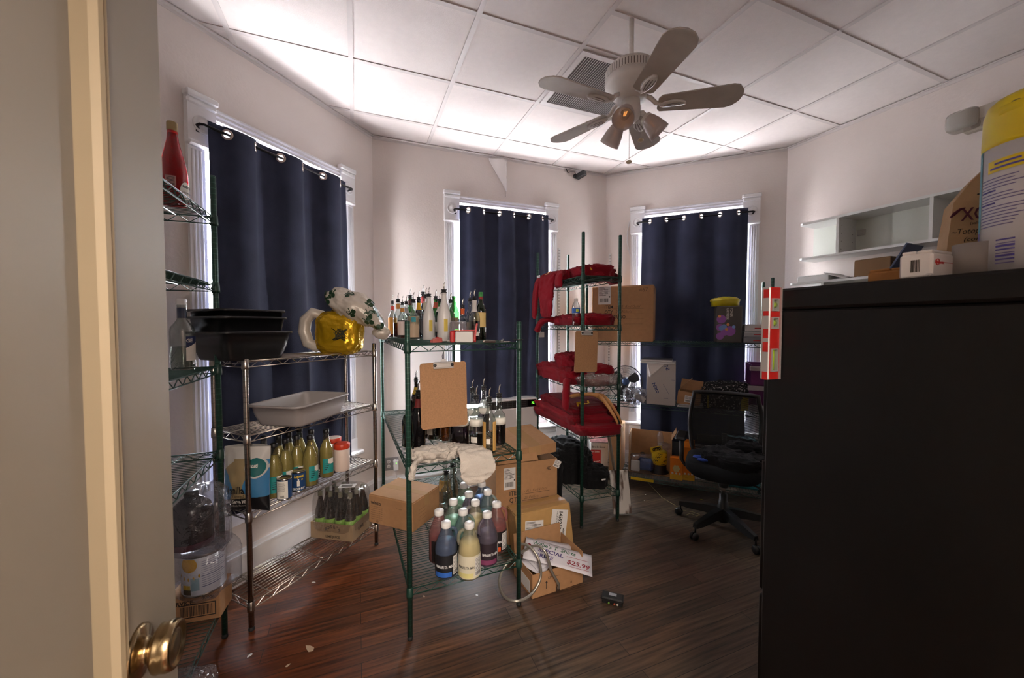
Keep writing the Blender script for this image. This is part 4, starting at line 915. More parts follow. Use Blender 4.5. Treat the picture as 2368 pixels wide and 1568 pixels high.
m = M(); m.tube([(-.10, -.01, .24), (-.16, -.015, .255), (-.205, -.02, .21), (-.215, -.02, .14), (-.19, -.02, .065), (-.14, -.015, .04), (-.10, -.01, .05)], [.028, .034, .036, .036, .036, .034, .026], 12); m.build('handle', m_foilw, bl)
r = random.Random(5); ms_ = M()
for k in range(17):
    th = radians(r.uniform(35, 112)); ph = radians(-90 + r.uniform(-80, 80) if k < 14 else r.uniform(-20, 60)); base = Vector((sin(th) * cos(ph), sin(th) * sin(ph), cos(th)))
    P0 = ff2(base); ax_ = Vector((.175, .10, .085)); ctr = Vector((.10, 0, .285)); t1 = base.cross(Vector((0, 0, 1))).normalized(); t2 = base.cross(t1); T1 = (ff2((base + t1 * .05).normalized()) - P0).normalized(); T2 = (ff2((base + t2 * .05).normalized()) - P0); T2 = (T2 - T1 * T2.dot(T1)).normalized(); NN = T1.cross(T2); NN = NN if NN.dot(P0 - ctr) > 0 else -NN; ro = r.uniform(0, 6)
    for l in range(4):
        if l < 3: aa = ro + l * 2.09; cc_ = (cos(aa) * .0165, sin(aa) * .0165); pts2 = [(cc_[0] + .0145 * cos(q * pi / 6), cc_[1] + .0145 * sin(q * pi / 6)) for q in range(12)]
        else: aa = ro + 1.05; pts2 = [(0, .002), (cos(aa) * .04, sin(aa) * .04), (cos(aa + .14) * .04, sin(aa + .14) * .04)]
        vs = []
        for x, y in pts2:
            d1 = (base + (t1 * (x * .9 / .13)) * .6 + (t2 * (y / .13)) * .6).normalized(); W0 = P0 + T1 * x + T2 * y; best = min(((ff2((base + t1 * i_ * .07 + t2 * j_ * .07).normalized()) - W0).length, i_, j_) for i_ in range(-6, 7) for j_ in range(-6, 7)); i_, j_ = best[1:]; S0 = ff2((base + t1 * i_ * .07 + t2 * j_ * .07).normalized()); vs.append(W0 + NN * ((S0 - W0).dot(NN) + .003))
        ms_.add(vs, [tuple(range(len(vs)))])
ms_.build('shamrock_print', m_sham, fm)
m = M(); rr = random.Random(2); p = Vector((.04, -.088, .12)); pts = []
for k in range(40): pts.append(p + Vector((.035 * sin(k * 1.3) + .015 * cos(k * 2.9), -.004 - .004 * (k % 3), .03 * cos(k * 1.1) + .012 * sin(k * 3.1)))) 
m.tube(pts, .002, 5); m.build('ribbon', mat('dark_ribbon', '#2c2a18', .6), bl)
# ---- soft-serve mix bag
zs = KZ[2]; c = aty(577, 1187, 1.955); bag = thing('dessert_mix_bag', 'blue and tan bag of vanilla soft serve mix behind the chrome post', 'bag', (c.x, c.y, zs + .001), atan2(.35, .94) * -1 + .62 - .25)
BWd, BHt = .232, .318
def bagpt(u, v, s):
    x = (u - .5) * BWd * (1 - .05 * sin(pi * v)) ; z = v * BHt; e = (sin(pi * u) ** .55) * (sin(pi * min(1, v * .93 + .02)) ** .5)
    th = .062 * e + .008 * nz(u * 5, v * 6, 3) * e; return Vector((x + .012 * (v - .5), s * th - .01, z - .012 * (1 - sin(pi * u)) * (1 - v) + .006 * sin(3 * u) * v))
bm = [mat('bag_tan', '#9a8763', .35), mat('bag_blue', '#3f7aa6', .3), mat('bag_black', '#141519', .3), mat('bag_white', '#c4c0bb', .35), mat('bag_teal', '#12605f', .3)]
def regi(u, v):
    if v < .20 + .05 * (u - .2): return 2
    if hypot((u - .80) / .17, (v - .70) / .14) < 1: return 4
    if hypot((u - .80) / .20, (v - .70) / .165) < 1: return 3
    if v > .83 - .10 * (u - .5) ** 2 or (u < .35 and v > .80 - .5 * (.35 - u)): return 3
    w_ = .5 + .28 * sin(5.5 * v - .6); return 0 if abs(u - .45) < .30 + .18 * sin(6 * v + 2.4) else 1
m = M(); NU, NV = 130, 170
for s in (-1, 1):
    vs = [bagpt(i / NU, j / NV, s) for j in range(NV + 1) for i in range(NU + 1)]; o = len(m.v); m.v += [tuple(q) for q in vs]
    for j in range(NV):
        for i in range(NU):
            a = o + j * (NU + 1) + i; m.f.append((a, a + 1, a + NU + 2, a + NU + 1) if s < 0 else (a, a + NU + 1, a + NU + 2, a + 1)); m.m.append(regi((i + .5) / NU, (j + .5) / NV)); m.sm.append(True)
bd = m.build('bag_film', bm, bag)
def bw(v): q = bagpt(v.x, v.z if abs(v.z) > 1e-9 else v.y, -1); return (q.x, q.y - .0016, q.z)
def btxt(s, size, u, v, mt, **k): txt(s, size, (u, v, 0), (0, 0, 0), mt, bd, warp=lambda q: bw(Vector((q.x, 0, q.y))), ext=0, **k)
bk = mat('bag_black_ink', '#17171b', .4); bwh = mat('bag_white_ink', '#c9c5be', .4)
btxt('Vanilla', .17, .16, .30, bk, bold=.004, sx=1.0); btxt('Flavored', .075, .32, .235, bk, sx=1.0); btxt('Soft Serve Mix', .088, .14, .135, bwh, bold=.003, sx=.98); btxt('Artificially flavored', .05, .22, .075, bwh, sx=1.0); btxt('frosti', .08, .68, .70, bwh, bold=.003, sx=.95)
# ---- lime juice bottles
m_teal = mat('teal_label', '#1f8a86', .5); m_mix = mat('cloudy_mix', '#9c9264', .35, spec=.4, var=.06, scale=10)
mg_mix = glass('bottle_glass_warm', '#eeebd8', .09)
def mixbottle():
    root = D.objects.new('juice_bottle', None); COL.objects.link(root); R = .040
    pr = [(0, 0), (.037, 0), (R, .006), (R, .155), (.037, .175), (.026, .205), (.0185, .225), (.0155, .27), (.015, .285)]
    m = M(); m.lathe(pr, 20, cap=False); m.build('glass_body', mg_mix, root)
    m = M(); m.lathe([(max(0, r - .002), max(z, .004)) for r, z in pr[:7]] + [(.0165, .226), (0, .226)], 20, cap=False); m.build('juice', m_mix, root)
    m = M(); m.lathe([(.0165, .268), (.017, .27), (.017, .289), (.015, .291), (0, .291)], 16); m.build('cap', m_pblack, root)
    m = M(); m.lathe([(R + .0008, .03), (R + .0008, .118)], 16, a0=FACE - .2, a1=FACE + 1.5); lb = m.build('label', m_teal, root)
    m = M(); m.lathe([(R + .0012, .085), (R + .0012, .117)], 8, a0=FACE + .55, a1=FACE + 1.45); m.build('white_panel', m_paper, lb)
    m = M()
    for k in range(4): z = .05 + k * .012; m.lathe([(R + .0013, z), (R + .0013, z + .006 - .001 * k)], 8, a0=FACE + .05, a1=FACE + .4 + .12 * k, cap=False)
    m.build('print', mat('label_navy', '#1c2430', .6), lb); PROTO['mix'] = root; root['used'] = 0
mixbottle()
for px, Y, rz, la in ((712, 2.24, 0, 'lime mix bottle beside the blue cans with its teal label turned out'), (715, 2.36, -.8, 'lime mix bottle just behind the one beside the cans'), (681, 2.235, -.4, 'lime mix bottle behind the blue printed can'), (688, 2.40, .3, 'lime mix bottle in the second row behind the blue printed can'), (654, 2.165, -.5, 'lime mix bottle behind the pair of white-backed cans'), (663, 2.30, .2, 'lime mix bottle in the rear row above the white-backed cans'), (627, 2.085, -.3, 'lime mix bottle next to the vanilla mix bag'), (639, 2.24, .2, 'lime mix bottle in the rear row near the vanilla mix bag'), (604, 2.22, .5, 'lime mix bottle peeking over the vanilla mix bag'), (750, 2.37, -.35, 'lime mix bottle standing apart next to the red-lidded canister')):
    p = aty(px, 753, Y); p.z = zs + .0005; put('mix', 'juice_bottle', la, p, rz - atan2(p.x, p.y), 'lime mix bottles on the chrome unit', 'bottle')
def can(label, px, Y, z, R, h, body, rz, grp=None, paint=None):
    p = aty(px, 753, Y); t = thing('tin_can', label, 'can', (p.x, p.y, z), rz - atan2(p.x, p.y), grp)
    m = M(); m.lathe([(0, 0), (R - .001, 0), (R, .002), (R, .005), (R - .0015, .007), (R - .0015, h - .007), (R, h - .005), (R, h - .001), (R - .002, h), (R - .004, h - .005), (0, h - .005)], 24); m.build('tin', m_steel, t)
    m = M(); m.lathe([(R - .0006, .008), (R - .0006, h - .008)], 28, cap=False); lb = m.build('label', body, t)
    if paint: paint(lb, R)
    return t
m_cblue = mat('can_blue', '#1e3f6b', .4); m_yel = mat('yellow_ink', '#d8b32a', .5)
def ring_txt(par, s, size, R, z, a0, da, mt, **k):
    for i, ch in enumerate(s):
        if ch != ' ': a = a0 + i * da; txt(ch, size, (R * cos(a), R * sin(a), z), (pi / 2, 0, a + pi / 2), mt, par, 'lettering', 'CENTER', ext=.0001, **k)
def backside(lb, R):
    m = M(); m.lathe([(R, .010), (R, .104)], 12, a0=FACE - 1.0, a1=FACE + .65); w = m.build('white_panel', m_paper, lb); m = M()
    for k in range(10): m.lathe([(R + .0004, .05 + k * .005), (R + .0004, .0515 + k * .005)], 6, a0=FACE - .8, a1=FACE + .2 + .03 * (k % 4), cap=False)
    for k in range(8): a = FACE - .4 + k * .07; m.lathe([(R + .0004, .016), (R + .0004, .028)], 1, a0=a, a1=a + .03 + .01 * (k % 3), cap=False)
    m.build('print', mat('label_navy', '#1c2430', .6), w)
def front(lb, R):
    ring_txt(lb, 'Lopez', .024, R + .0004, .082, FACE - .55, .27, m_yel, shear=.2, bold=.0006); ring_txt(lb, 'COCONUT', .016, R + .0004, .014, FACE - .8, .25, m_paper, bold=.0004)
    m = M(); m.T = Matrix.Translation((0, 0, 0)); m.lathe([(R + .0003, .034), (R + .0003, .05), (R + .0003, .064)], 5, a0=FACE - .25, a1=FACE + .12, cap=False); m.lathe([(R + .0003, .064), (R + .0003, .074)], 3, a0=FACE - .14, a1=FACE + .05, cap=False); m.build('jug_picture', m_paper, lb)
    m = M(); m.lathe([(R + .0003, .066), (R + .0003, .074)], 3, a0=FACE + .35, a1=FACE + .55, cap=False); m.build('yellow_mark', m_yel, lb)
can('blue can with its white ingredient panel out, half behind its neighbour', 627, 2.09, zs, .037, .114, m_cblue, -.1, None, backside)
can('blue can with its white ingredient panel out, closest to the shelf edge', 650, 2.06, zs, .037, .114, m_cblue, -.2, None, backside)
can('dark blue coconut cream can with yellow script lettering', 684, 2.165, zs, .037, .114, m_cblue, 0, None, front)
m_rlid = mat('red_lid', '#c23a1f', .4); m_canis = mat('canister_white', '#ddc9bd', .5)
def canister(label, px, Y, rimcol, topcol):
    p = aty(px, 753, Y); t = thing('canister', label, 'canister', (p.x, p.y, zs + .0005)); m = M(); m.lathe([(0, 0), (.042, 0), (.046, .006), (.047, .15), (.044, .155)], 28); m.build('canister_body', m_canis, t)
    m = M(); m.lathe([(.0475, .142), (.0485, .145), (.0495, .170), (.047, .174)], 28, cap=False); m.build('lid_rim', rimcol, t); m = M(); m.lathe([(.047, .1735), (.03, .1745), (0, .1745)], 28); m.build('lid_top', topcol, t)
canister('white canister with a bright red lid at the end of the chrome unit', 786, 2.47, m_rlid, m_rlid); canister('white canister with a pale lid and red rim behind the red-lidded one', 767, 2.60, m_rlid, m_canis)
# ---- shrink-wrapped tray of lime juice bottles on the bottom shelf
zb = KZ[3]; q0 = Vector((-1.311, 2.482, 0)); trz = radians(-11)
tr = open_carton('printed cardboard tray of twelve lime juice bottles on the chrome bottom shelf', (q0.x, q0.y, zb + .001), trz, .302, .228, .105, (), mat('tray_card', '#8a7358', .85, var=.05, scale=30), name='bottle_tray')
dk = mat('tray_ink', '#3b2f26', .8)
for i, ch in enumerate("ROSE'S"): a = radians(150 - i * 24); txt(ch, .03, (.16 + .055 * cos(a), -.0012, .035 + .04 * sin(a)), (pi / 2, 0, 0) if True else 0, dk, tr, align='CENTER', bold=.0008)
txt('LIME JUICE', .022, (.16, -.0012, .012), RX, dk, tr, align='CENTER', bold=.0005); txt('LIME', .03, (.3032, .06, .045), RS, dk, tr, bold=.0008)
bottle('trayb', 'cone', .0345, .285, glass('tray_brown_glass', '#8a5a3c', .12), lq['dark'], .80, [(.25, .42, lab('7fae46'), pi, 0)], None, top=mat('dull_cap', '#6b6a58', .5), seg=14)
Tt = Matrix.Translation(q0) @ Matrix.Rotation(trz, 4, 'Z')
for i in range(4):
    for j in range(3):
        p = Tt @ Vector((.042 + i * .0727, .042 + j * .0715, zb + .0056)); put('trayb', 'juice_bottle', 'brown lime juice bottle with a green collar label packed in the cardboard tray', p, .0, 'lime juice bottles in the cardboard tray')
m_wrap = glass('shrink_film', '#f4f2f0', .09, .1, .05, '#c7beb8', .8, 18)
wr = tag(thing('shrink_wrap', 'clear shrink film stretched over the tray of lime juice bottles', 'plastic wrap', (q0.x, q0.y, zb), trz)); m = M()
def wrapfn(d):
    x = math.copysign(abs(d.x) ** .28, d.x) * .157 + .151; y = math.copysign(abs(d.y) ** .28, d.y) * .12 + .114; z = .17 + math.copysign(abs(d.z) ** .3, d.z) * .142
    k = .004 * nz(x * 40, y * 40, z * 30); pin = max(0, (z - .2) / .12); return (x + (0.151 - x) * .07 * pin + k, y + (.114 - y) * .10 * pin + k, max(.004, z + k - .02 * pin * abs(nz(x * 22, y * 22))))
m.blob(wrapfn, 48, 28); m.build('film', m_wrap, wr); m = M(); m.box(-.05, .055, -.03, .03, 0, .0008); sl = m.build('sticker', m_white, wr, (.2, .1, .315), rz=.3); m = M(); barcode(m, -.04, -.02, .08, .03, 0, 14, 4); m2 = M(); m2.box(-.035, .035, -.02, .018, .0009, .0011); m2.build('print', mat('sticker_grey', '#6d6763', .7), sl)
# ============================================================ ON THE TALL GREEN UNIT
q = aty(412, 753, 1.66); q.z = TZ[0] + .0005
rb = thing('syrup_bottle', 'red syrup bottle with a cork coloured cap on the highest shelf beside the window', 'bottle', q, -atan2(q.x, q.y)); R = .0475
pr = [(0, 0), (.044, 0), (R, .006), (R, .10), (.046, .135), (.040, .175), (.029, .225), (.0205, .265), (.0175, .295), (.0175, .325)]
m = M(); m.lathe(pr, 28, cap=False); m.build('glass_body', glass('red_glass', '#f0484a', .07), rb)
m = M(); m.lathe([(max(0, r - .0015), max(.004, z)) for r, z in pr[:9]] + [(0, .295)], 28, cap=False); m.build('syrup', mat('red_syrup', '#8d0510', .2, spec=.4), rb)
m = M(); m.lathe([(.0185, .305), (.019, .31), (.019, .338), (.0175, .342), (0, .342)], 18); m.build('cap', mat('cork_cap', '#8f7a52', .6), rb)
m = M(); m.lathe([(R + .0008, .02), (R + .0009, .05), (R + .0008, .075), ], 1, a0=0, a1=.001, cap=False); m.v = []; m.f = []; m.m = []; m.sm = []
ov = [(FACE + .95 + .55 * cos(a * pi / 10), .052 + .042 * sin(a * pi / 10)) for a in range(20)]; m.add([((R + .001) * cos(a), (R + .001) * sin(a), z) for a, z in ov] + [((R + .004) * cos(FACE + .95), (R + .004) * sin(FACE + .95), .052)], [(i, (i + 1) % 20, 20) for i in range(20)], 0, True); lb = m.build('label', m_paper, rb)
ring_txt(lb, "ROSE'S", .014, R + .005, .068, FACE + .62, .13, mat('ink_black', '#1b1b1d', .6), bold=.0004); ring_txt(lb, 'GRENADINE', .009, R + .005, .045, FACE + .58, .095, mat('ink_black', '#1b1b1d', .6))
m = M(); m.lathe([(R + .0008, .065), (R + .0006, .108)], 8, a0=FACE - .6, a1=FACE + .15, cap=False); pn = m.build('nutrition_panel', mat('panel_pink', '#b98a86', .6), rb); m = M()
for k in range(7): m.lathe([(R + .0012, .07 + k * .005), (R + .0012, .072 + k * .005)], 5, a0=FACE - .5, a1=FACE + .05, cap=False)
m.build('print', mat('ink_black', '#1b1b1d', .6), pn)
q = aty(421, 753, 1.70); q.z = TZ[2] + .0005
vb = thing('vodka_bottle', 'clear vodka bottle with a white cap and slanted blue label on the tall green unit', 'bottle', q, -atan2(q.x, q.y)); R = .044
pr = [(0, 0), (.041, 0), (R, .006), (R, .165), (.041, .185), (.026, .205), (.0175, .22), (.0165, .285)]
m = M(); m.lathe(pr, 26, cap=False); m.build('glass_body', mg_clear, vb); m = M(); m.lathe([(0, .012), (.04, .012), (.041, .02), (.041, .1), (0, .1)], 26, cap=False); m.build('liquid', lq['clear'], vb)
m = M(); m.lathe([(.0172, .225), (.0168, .27)], 16, cap=False); m.build('neck_label', mat('label_navyblue', '#232c52', .4), vb); m = M(); m.lathe([(.0185, .283), (.019, .285), (.019, .306), (.017, .309), (0, .309)], 18); m.build('cap', mat('white_cap', '#e8e6e4', .45), vb)
m = M(); m.lathe([(R + .0008, .04), (R + .0008, .145)], 12, a0=FACE + .25, a1=FACE + 1.6); lb = m.build('label', m_paper, vb); a0 = FACE + .25
m = M(); k = 10; m.loft([[((R + .0013) * cos(a0 + 1.35 * i / k), (R + .0013) * sin(a0 + 1.35 * i / k), .095 + .03 * i / k - .0) for i in range(k + 1)], [((R + .0013) * cos(a0 + 1.35 * i / k), (R + .0013) * sin(a0 + 1.35 * i / k), .145) for i in range(k + 1)]], 0, True, False, False); m.build('blue_field', mat('label_navyblue', '#232c52', .4), lb)
ring_txt(lb, 'GE', .021, R + .0018, .120, FACE + .42, .28, m_paper, bold=.0006)
m_film = glass('bag_film_clear', '#f8f9fc', .10, .12, .045, '#d4d5e2', .9, 20)
# stack on the bottom shelf: printed carton, big sunflower-yellow labelled tin, jug in a carrier bag
zq = TZ[4]; e1 = Vector((.12, .11, 0))
cf = aty(455, 1450, 1.70); cx = thing('cardboard_box', 'small printed brown carton with a barcode beneath the large tin', 'box', (cf.x - .10, cf.y - .035, zq + .001), radians(16))
m = M(); m.box(0, .20, 0, .13, 0, .128, 0, .003); m.build('carton_body', m_card, cx); txt('SERVICE', .024, (.01, -.0012, .085), RX, m_ink, cx, bold=.0006); txt('80006', .02, (.13, -.0012, .10), RX, m_ink, cx)
m = M(); barcode(m, .05, .03, .12, .045, -.0006, 20, 7); m.box(.04, .18, -.001, 0, .022, .026); m.box(.04, .18, -.001, 0, .08, .084); m.box(.18, .184, -.001, 0, .022, .084); m.build('print', m_ink, cx); txt('----------------', .012, (.03, -.0012, .008), RX, m_ink, cx)
cpt = cf + Vector((.0, .05, 0)); 
bc = thing('tin_can', 'large lemonade mix tin with a yellow sun on the label inside the clear bag', 'can', (cpt.x, cpt.y, zq + .13), radians(24)); R, h = .083, .185
m = M(); m.lathe([(0, 0), (R, 0), (R + .001, .003), (R - .001, .006), (R - .001, h - .006), (R + .001, h - .003), (R, h), (R - .004, h), (R - .006, h - .005), (0, h - .005)], 32); m.build('tin', m_steel, bc)
m = M(); m.lathe([(R, .008), (R, h - .012)], 36, cap=False); lb = m.build('label', mat('tin_label_pale', '#ced2dc', .45), bc); R2 = R + .0008
m = M(); A0 = FACE - .45

for k in range(14):
    s0, s1 = -1 + k / 7, -1 + (k + 1) / 7; z0, z1 = .145 + .034 * s0, .145 + .034 * s1
    if z0 > .171: continue
    w0, w1 = .42 * sqrt(max(0, 1 - s0 * s0)), .42 * sqrt(max(0, 1 - s1 * s1)); m.loft([[(R2 * cos(A0 + w_ * (i - 4) / 4), R2 * sin(A0 + w_ * (i - 4) / 4), zz) for i in range(9)] for w_, zz in ((w0, z0), (w1, min(z1, .1715)))], 0, True, False, False)

for k in range(5): a = A0 - .5 + k * .25; z = .095 - .014 * sin(k * pi / 4); m.add([(R2 * cos(a + .05 * cos(t * pi / 3)), R2 * sin(a + .05 * cos(t * pi / 3)), z + .009 * sin(t * pi / 3)) for t in range(6)], [tuple(range(6))])
m.build('sun', mat('sun_yellow', '#c99a1a', .5), lb)
m = M(); m.lathe([(R2, .03), (R2, .085)], 8, a0=A0 + .1, a1=A0 + .5, cap=False); m.build('glass_picture', mat('pale_blue', '#8fb0bd', .5), lb); m = M(); m.lathe([(R2, .012), (R2, .035)], 6, a0=A0 - .35, a1=A0 + .1, cap=False); m.build('leaves_picture', mat('leaf_olive', '#3f3a20', .6), lb); m = M(); m.lathe([(R2, .035), (R2, .055)], 6, a0=A0 - .35, a1=A0 + .08, cap=False); m.build('lemon_picture', m_yel, lb)
m = M()
for k in range(13): m.lathe([(R2, .155 - k * .0095), (R2, .1565 - k * .0095 + (.0015 if k % 5 == 2 else 0))], 10, a0=A0 + .6, a1=A0 + 1.5 + .15 * (k % 3), cap=False)
m.build('print', mat('label_inkblue', '#4a5080', .6), lb)
def film(name, label, c, a, b, h, seed, amp=.012, f=13, mt=None, cat='plastic bag'):
    t = thing(name, label, cat, tuple(c)); m = M(); heap(m, 0, 0, 0, a, b, h, seed, amp, f, .6, 44, 26); m.build('film', mt or m_film, t); return t
fl = film('plastic_bag', 'crinkled clear plastic bag pulled round the large lemonade mix tin', (cpt.x + .01, cpt.y, zq + .125), .105, .098, .235, 3, .010, 12)
jp = Vector((-1.455, 1.735, .525)); jg = thing('concentrate_jug', 'large jug of dark purple concentrate inside the clear carrier bag', 'jug', tuple(jp))
m = M(); m.lathe([(0, 0), (.073, 0), (.078, .01), (.078, .15), (.07, .18), (.045, .205), (.026, .218), (.026, .228)], 28); m.build('jug_body', mat('dark_plum', '#1a0f16', .25, var=.2, scale=9, spec=.6), jg)
m = M(); m.lathe([(.079, .004), (.0795, .03)], 28, cap=False); m.build('magenta_band', mat('magenta_band', '#4a1228', .5), jg); m = M(); m.lathe([(.028, .226), (.028, .245), (0, .246)], 18); m.build('cap', m_pblack, jg)
cb_ = film('carrier_bag', 'clear plastic carrier bag with looped handles round the purple jug', (jp.x + .02, jp.y - .005, jp.z - .004), .125, .095, .275, 7, .012, 11)
m = M(); m.tube([(.10, -.02, .10), (.125, -.03, .17), (.15, -.03, .19), (.168, -.03, .13), (.165, -.03, .04), (.14, -.03, .0), (.11, -.02, .01)], [.012, .009, .007, .007, .008, .010, .012], 8); m.tube([(.07, -.02, .2), (.075, -.01, .27), (.09, .0, .30)], [.03, .02, .006], 8); m.build('bag_handle', m_film, cb_)
film('plastic_sheet', 'scrap of clear plastic lying on the bottom shelf near the doorknob', (-1.16, 1.345, zq + .0), .075, .06, .075, 11, .01, 14)
# ============================================================ RED SHIRTS ON THE TALL NARROW UNIT
m_shirt = cloth_mat('red_shirt', '#75101c', None, 0, .35, 320); m_shirt2 = cloth_mat('dark_red_shirt', '#640c18', None, 0, .35, 320); m_blk = cloth_mat('black_cloth', '#141416', None, 0, .4, 300)
m_logoy = mat('logo_yellow', '#d9a520', .6); m_logow = mat('logo_white', '#cfc6bd', .6); m_lab = mat('garment_tag', '#cfcaca', .6)
def shirt(label, name='red_shirt', cat='shirt', grp=None): return tag(thing(name, label, cat, QO, QRZ), group=grp)
z1, z2, z3, z4, z5 = QZ
s = shirt('red shirt hanging off the highest shelf, its body and sleeve down the side')
m = M(); heap(m, .11, .50, z1 + .002, .13, .30, .07, 3, .026, 14, .6, 90, 40)
ribbon(m, [(.10, .55, z1 + .06), (.02, .55, z1 + .085), (-.045, .54, z1 + .05), (-.065, .53, z1 - .06), (-.07, .51, z1 - .18), (-.075, .50, z1 - .30)], [.12, .14, .15, .15, .12, .10], .016, (0, 1, .05), 6, .018, 15, 64, 44)
ribbon(m, [(.04, .74, z1 + .05), (-.03, .74, z1 + .05), (-.07, .73, z1 - .06), (-.085, .72, z1 - .20), (-.09, .71, z1 - .31)], [.05, .07, .065, .055, .045], .018, (.15, 1, 0), 9, .010, 14, 30, 20); 
ribbon(m, [(.02, .32, z1 + .05), (-.03, .31, z1 + .05), (-.06, .29, z1 + .0), (-.065, .27, z1 - .07)], [.04, .06, .07, .06], .02, (.15, 1, 0), 19, .010, 14, 26, 20); m.build('cloth', m_shirt, s)
m = M(); m.box(-.07, -.062, .64, .70, z1 + .055, z1 + .075, 0, .002); m.build('garment_tag', m_lab, s)
m = M(); m.T = Matrix.Translation((-.052, .50, z1 + .073)) @ Matrix.Rotation(radians(-55), 4, 'Y') @ Matrix.Rotation(pi / 2, 4, 'Z'); m.prism([(-.05, -.012), (-.02, .0), (.0, .014), (.05, .012), (.02, .004), (.0, -.008), (-.03, -.02)], 0, .004); m.build('logo', mat('tan_logo', '#b58a5c', .6), s)
s = shirt('red shirt with a yellow logo bunched at the front of the highest shelf')
m = M(); heap(m, .16, .16, z1 + .002, .14, .16, .075, 8, .026, 15, .6, 80, 36); m.build('cloth', m_shirt, s)
m = M(); m.T = Matrix.Translation((.115, .005, z1 + .05)) @ Matrix.Rotation(radians(70), 4, 'X'); m.prism([(-.05, -.012), (.03, -.014), (.045, .008), (-.055, .012)], 0, .006); m.build('logo', m_logoy, s); m = M(); m.T = Matrix.Translation((.17, .006, z1 + .06)) @ Matrix.Rotation(radians(70), 4, 'X'); m.prism([(-.012, -.012), (.014, -.006), (.008, .014), (-.01, .01)], 0, .006); m.build('logo_outline', m_logow, s)
s = shirt('red shirt slumping off the highest shelf onto the big carton marked 467')
m = M(); heap(m, .27, .36, z1 + .0, .12, .22, .085, 12, .028, 15, .6, 80, 36); ribbon(m, [(.28, .30, z1 + .06), (.35, .27, z1 + .05), (.42, .25, z1 + .01), (.44, .24, z1 - .03)], [.06, .09, .08, .05], .03, (-.1, 1, 0), 3, .014, 13, 26, 22); m.build('cloth', m_shirt2, s)
s = shirt('red shirt laid flat on the second shelf, one sleeve drooping')
m = M(); heap(m, .17, .30, z2 + .002, .15, .29, .075, 21, .028, 14, .6, 96, 40); ribbon(m, [(.08, .58, z2 + .05), (.0, .62, z2 + .06), (-.06, .66, z2 + .02), (-.085, .68, z2 - .06)], [.06, .08, .07, .05], .025, (.4, 1, 0), 13, .012, 13, 28, 20); m.build('cloth', m_shirt, s)
q = aty(1333, 753, 2.98); wb_ = thing('water_bottle', 'clear plastic water bottle with a blue label on the second shelf', 'bottle', (q.x - .004, q.y, z2 + .0005)); R = .0315
pr = [(0, .004), (.026, 0), (R, .008), (.028, .03), (R, .04), (.0285, .055), (R, .07), (.029, .08), (R, .09), (R, .135), (.028, .155), (.013, .183), (.013, .19)]
m = M(); m.lathe(pr, 22, cap=False); m.build('bottle_body', glass('pet_plastic', '#e9eef0', .2, .06), wb_); m = M(); m.lathe([(R + .0008, .095), (R + .0008, .133)], 22, cap=False); lb = m.build('label', mat('water_label_blue', '#2a5fa8', .45), wb_); m = M(); m.lathe([(R + .0014, .104), (R + .0014, .124)], 4, a0=FACE - .15, a1=FACE + .5, cap=False); m.build('lime_mark', mat('lime_mark', '#b9d23a', .5), lb); m = M(); m.lathe([(.0145, .187), (.0145, .205), (.012, .207), (0, .207)], 16); m.build('cap', m_white, wb_)
s = shirt('red shirt spread across the third shelf with a sleeve falling over the side')
m = M(); heap(m, .14, .44, z3 + .002, .19, .38, .11, 31, .030, 12, .5, 110, 44); ribbon(m, [(.10, .30, z3 + .07), (.02, .22, z3 + .07), (-.05, .16, z3 + .02), (-.075, .13, z3 - .08), (-.08, .12, z3 - .19)], [.06, .08, .085, .075, .06], .026, (.5, 1, 0), 5, .014, 13, 34, 22); m.build('cloth', m_shirt, s)
s = shirt('red shirt rolled into a ball on top of the third shelf bundle')
m = M(); heap(m, .11, .38, z3 + .08, .10, .14, .13, 37, .030, 16, .8, 80, 40); heap(m, .22, .22, z3 + .06, .10, .16, .07, 39, .026, 16, .6, 70, 34); m.build('cloth', m_shirt, s)
pbg = tag(thing('plastic_bag', 'crumpled clear plastic bag at the front of the third shelf', 'plastic bag', QO, QRZ)); m = M(); heap(m, .17, .075, z3 + .002, .165, .085, .075, 5, .02, 14, .55, 54, 28); heap(m, .10, .08, z3 + .05, .05, .05, .06, 8, .015, 16, .8, 30, 18); m.build('film', glass('bag_film_milky', '#efe6e6', .18, .09, .34, '#b9aaa8', .9, 22), pbg)
FOLD = 'folded red shirts stacked on the fourth shelf'
for k, (la, h) in enumerate((('folded red shirt at the bottom of the stack on the fourth shelf', .075), ('folded red shirt in the middle of the stack on the fourth shelf', .07), ('folded dark red shirt with yellow logo topping the stack on the fourth shelf', .075))):
    s = shirt(la, grp=FOLD); m = M(); heap(m, .15 + .005 * k, .40 + .0 * k, z4 + .002 + k * .056, .205 - .012 * k, .43 - .03 * k, h, 41 + k * 5, .016, 13, .36, 120, 44); m.build('cloth', (m_shirt, m_shirt, m_shirt2)[k], s)
    if k == 2:
        m = M(); m.T = Matrix.Translation((.10, .16, z4 + .195)) @ Matrix.Rotation(radians(18), 4, 'X') @ Matrix.Rotation(radians(8), 4, 'Z'); m.prism([(-.075, -.03), (-.06, -.03), (-.035, .008), (-.01, -.02), (.005, -.02), (-.03, .03), (-.045, .03)], .0, .005); m.prism([(-.03, .03), (-.005, .03), (.02, -.005), (.04, -.005), (.06, .03), (.075, .03), (.045, -.025), (.01, -.025), (-.02, .012)], 0, .005); m.build('logo', m_logoy, s)
        m = M(); m.T = Matrix.Translation((.10, .16, z4 + .1935)) @ Matrix.Rotation(radians(18), 4, 'X') @ Matrix.Rotation(radians(8), 4, 'Z'); m.prism([(-.085, -.036), (.05, -.036), (.085, .036), (-.06, .036)], 0, .0005); m.prism([(-.083, -.034), (-.05, -.034), (-.04, -.026), (-.075, -.026)], 0, .004); m.build('logo_outline', m_shirt2, s)
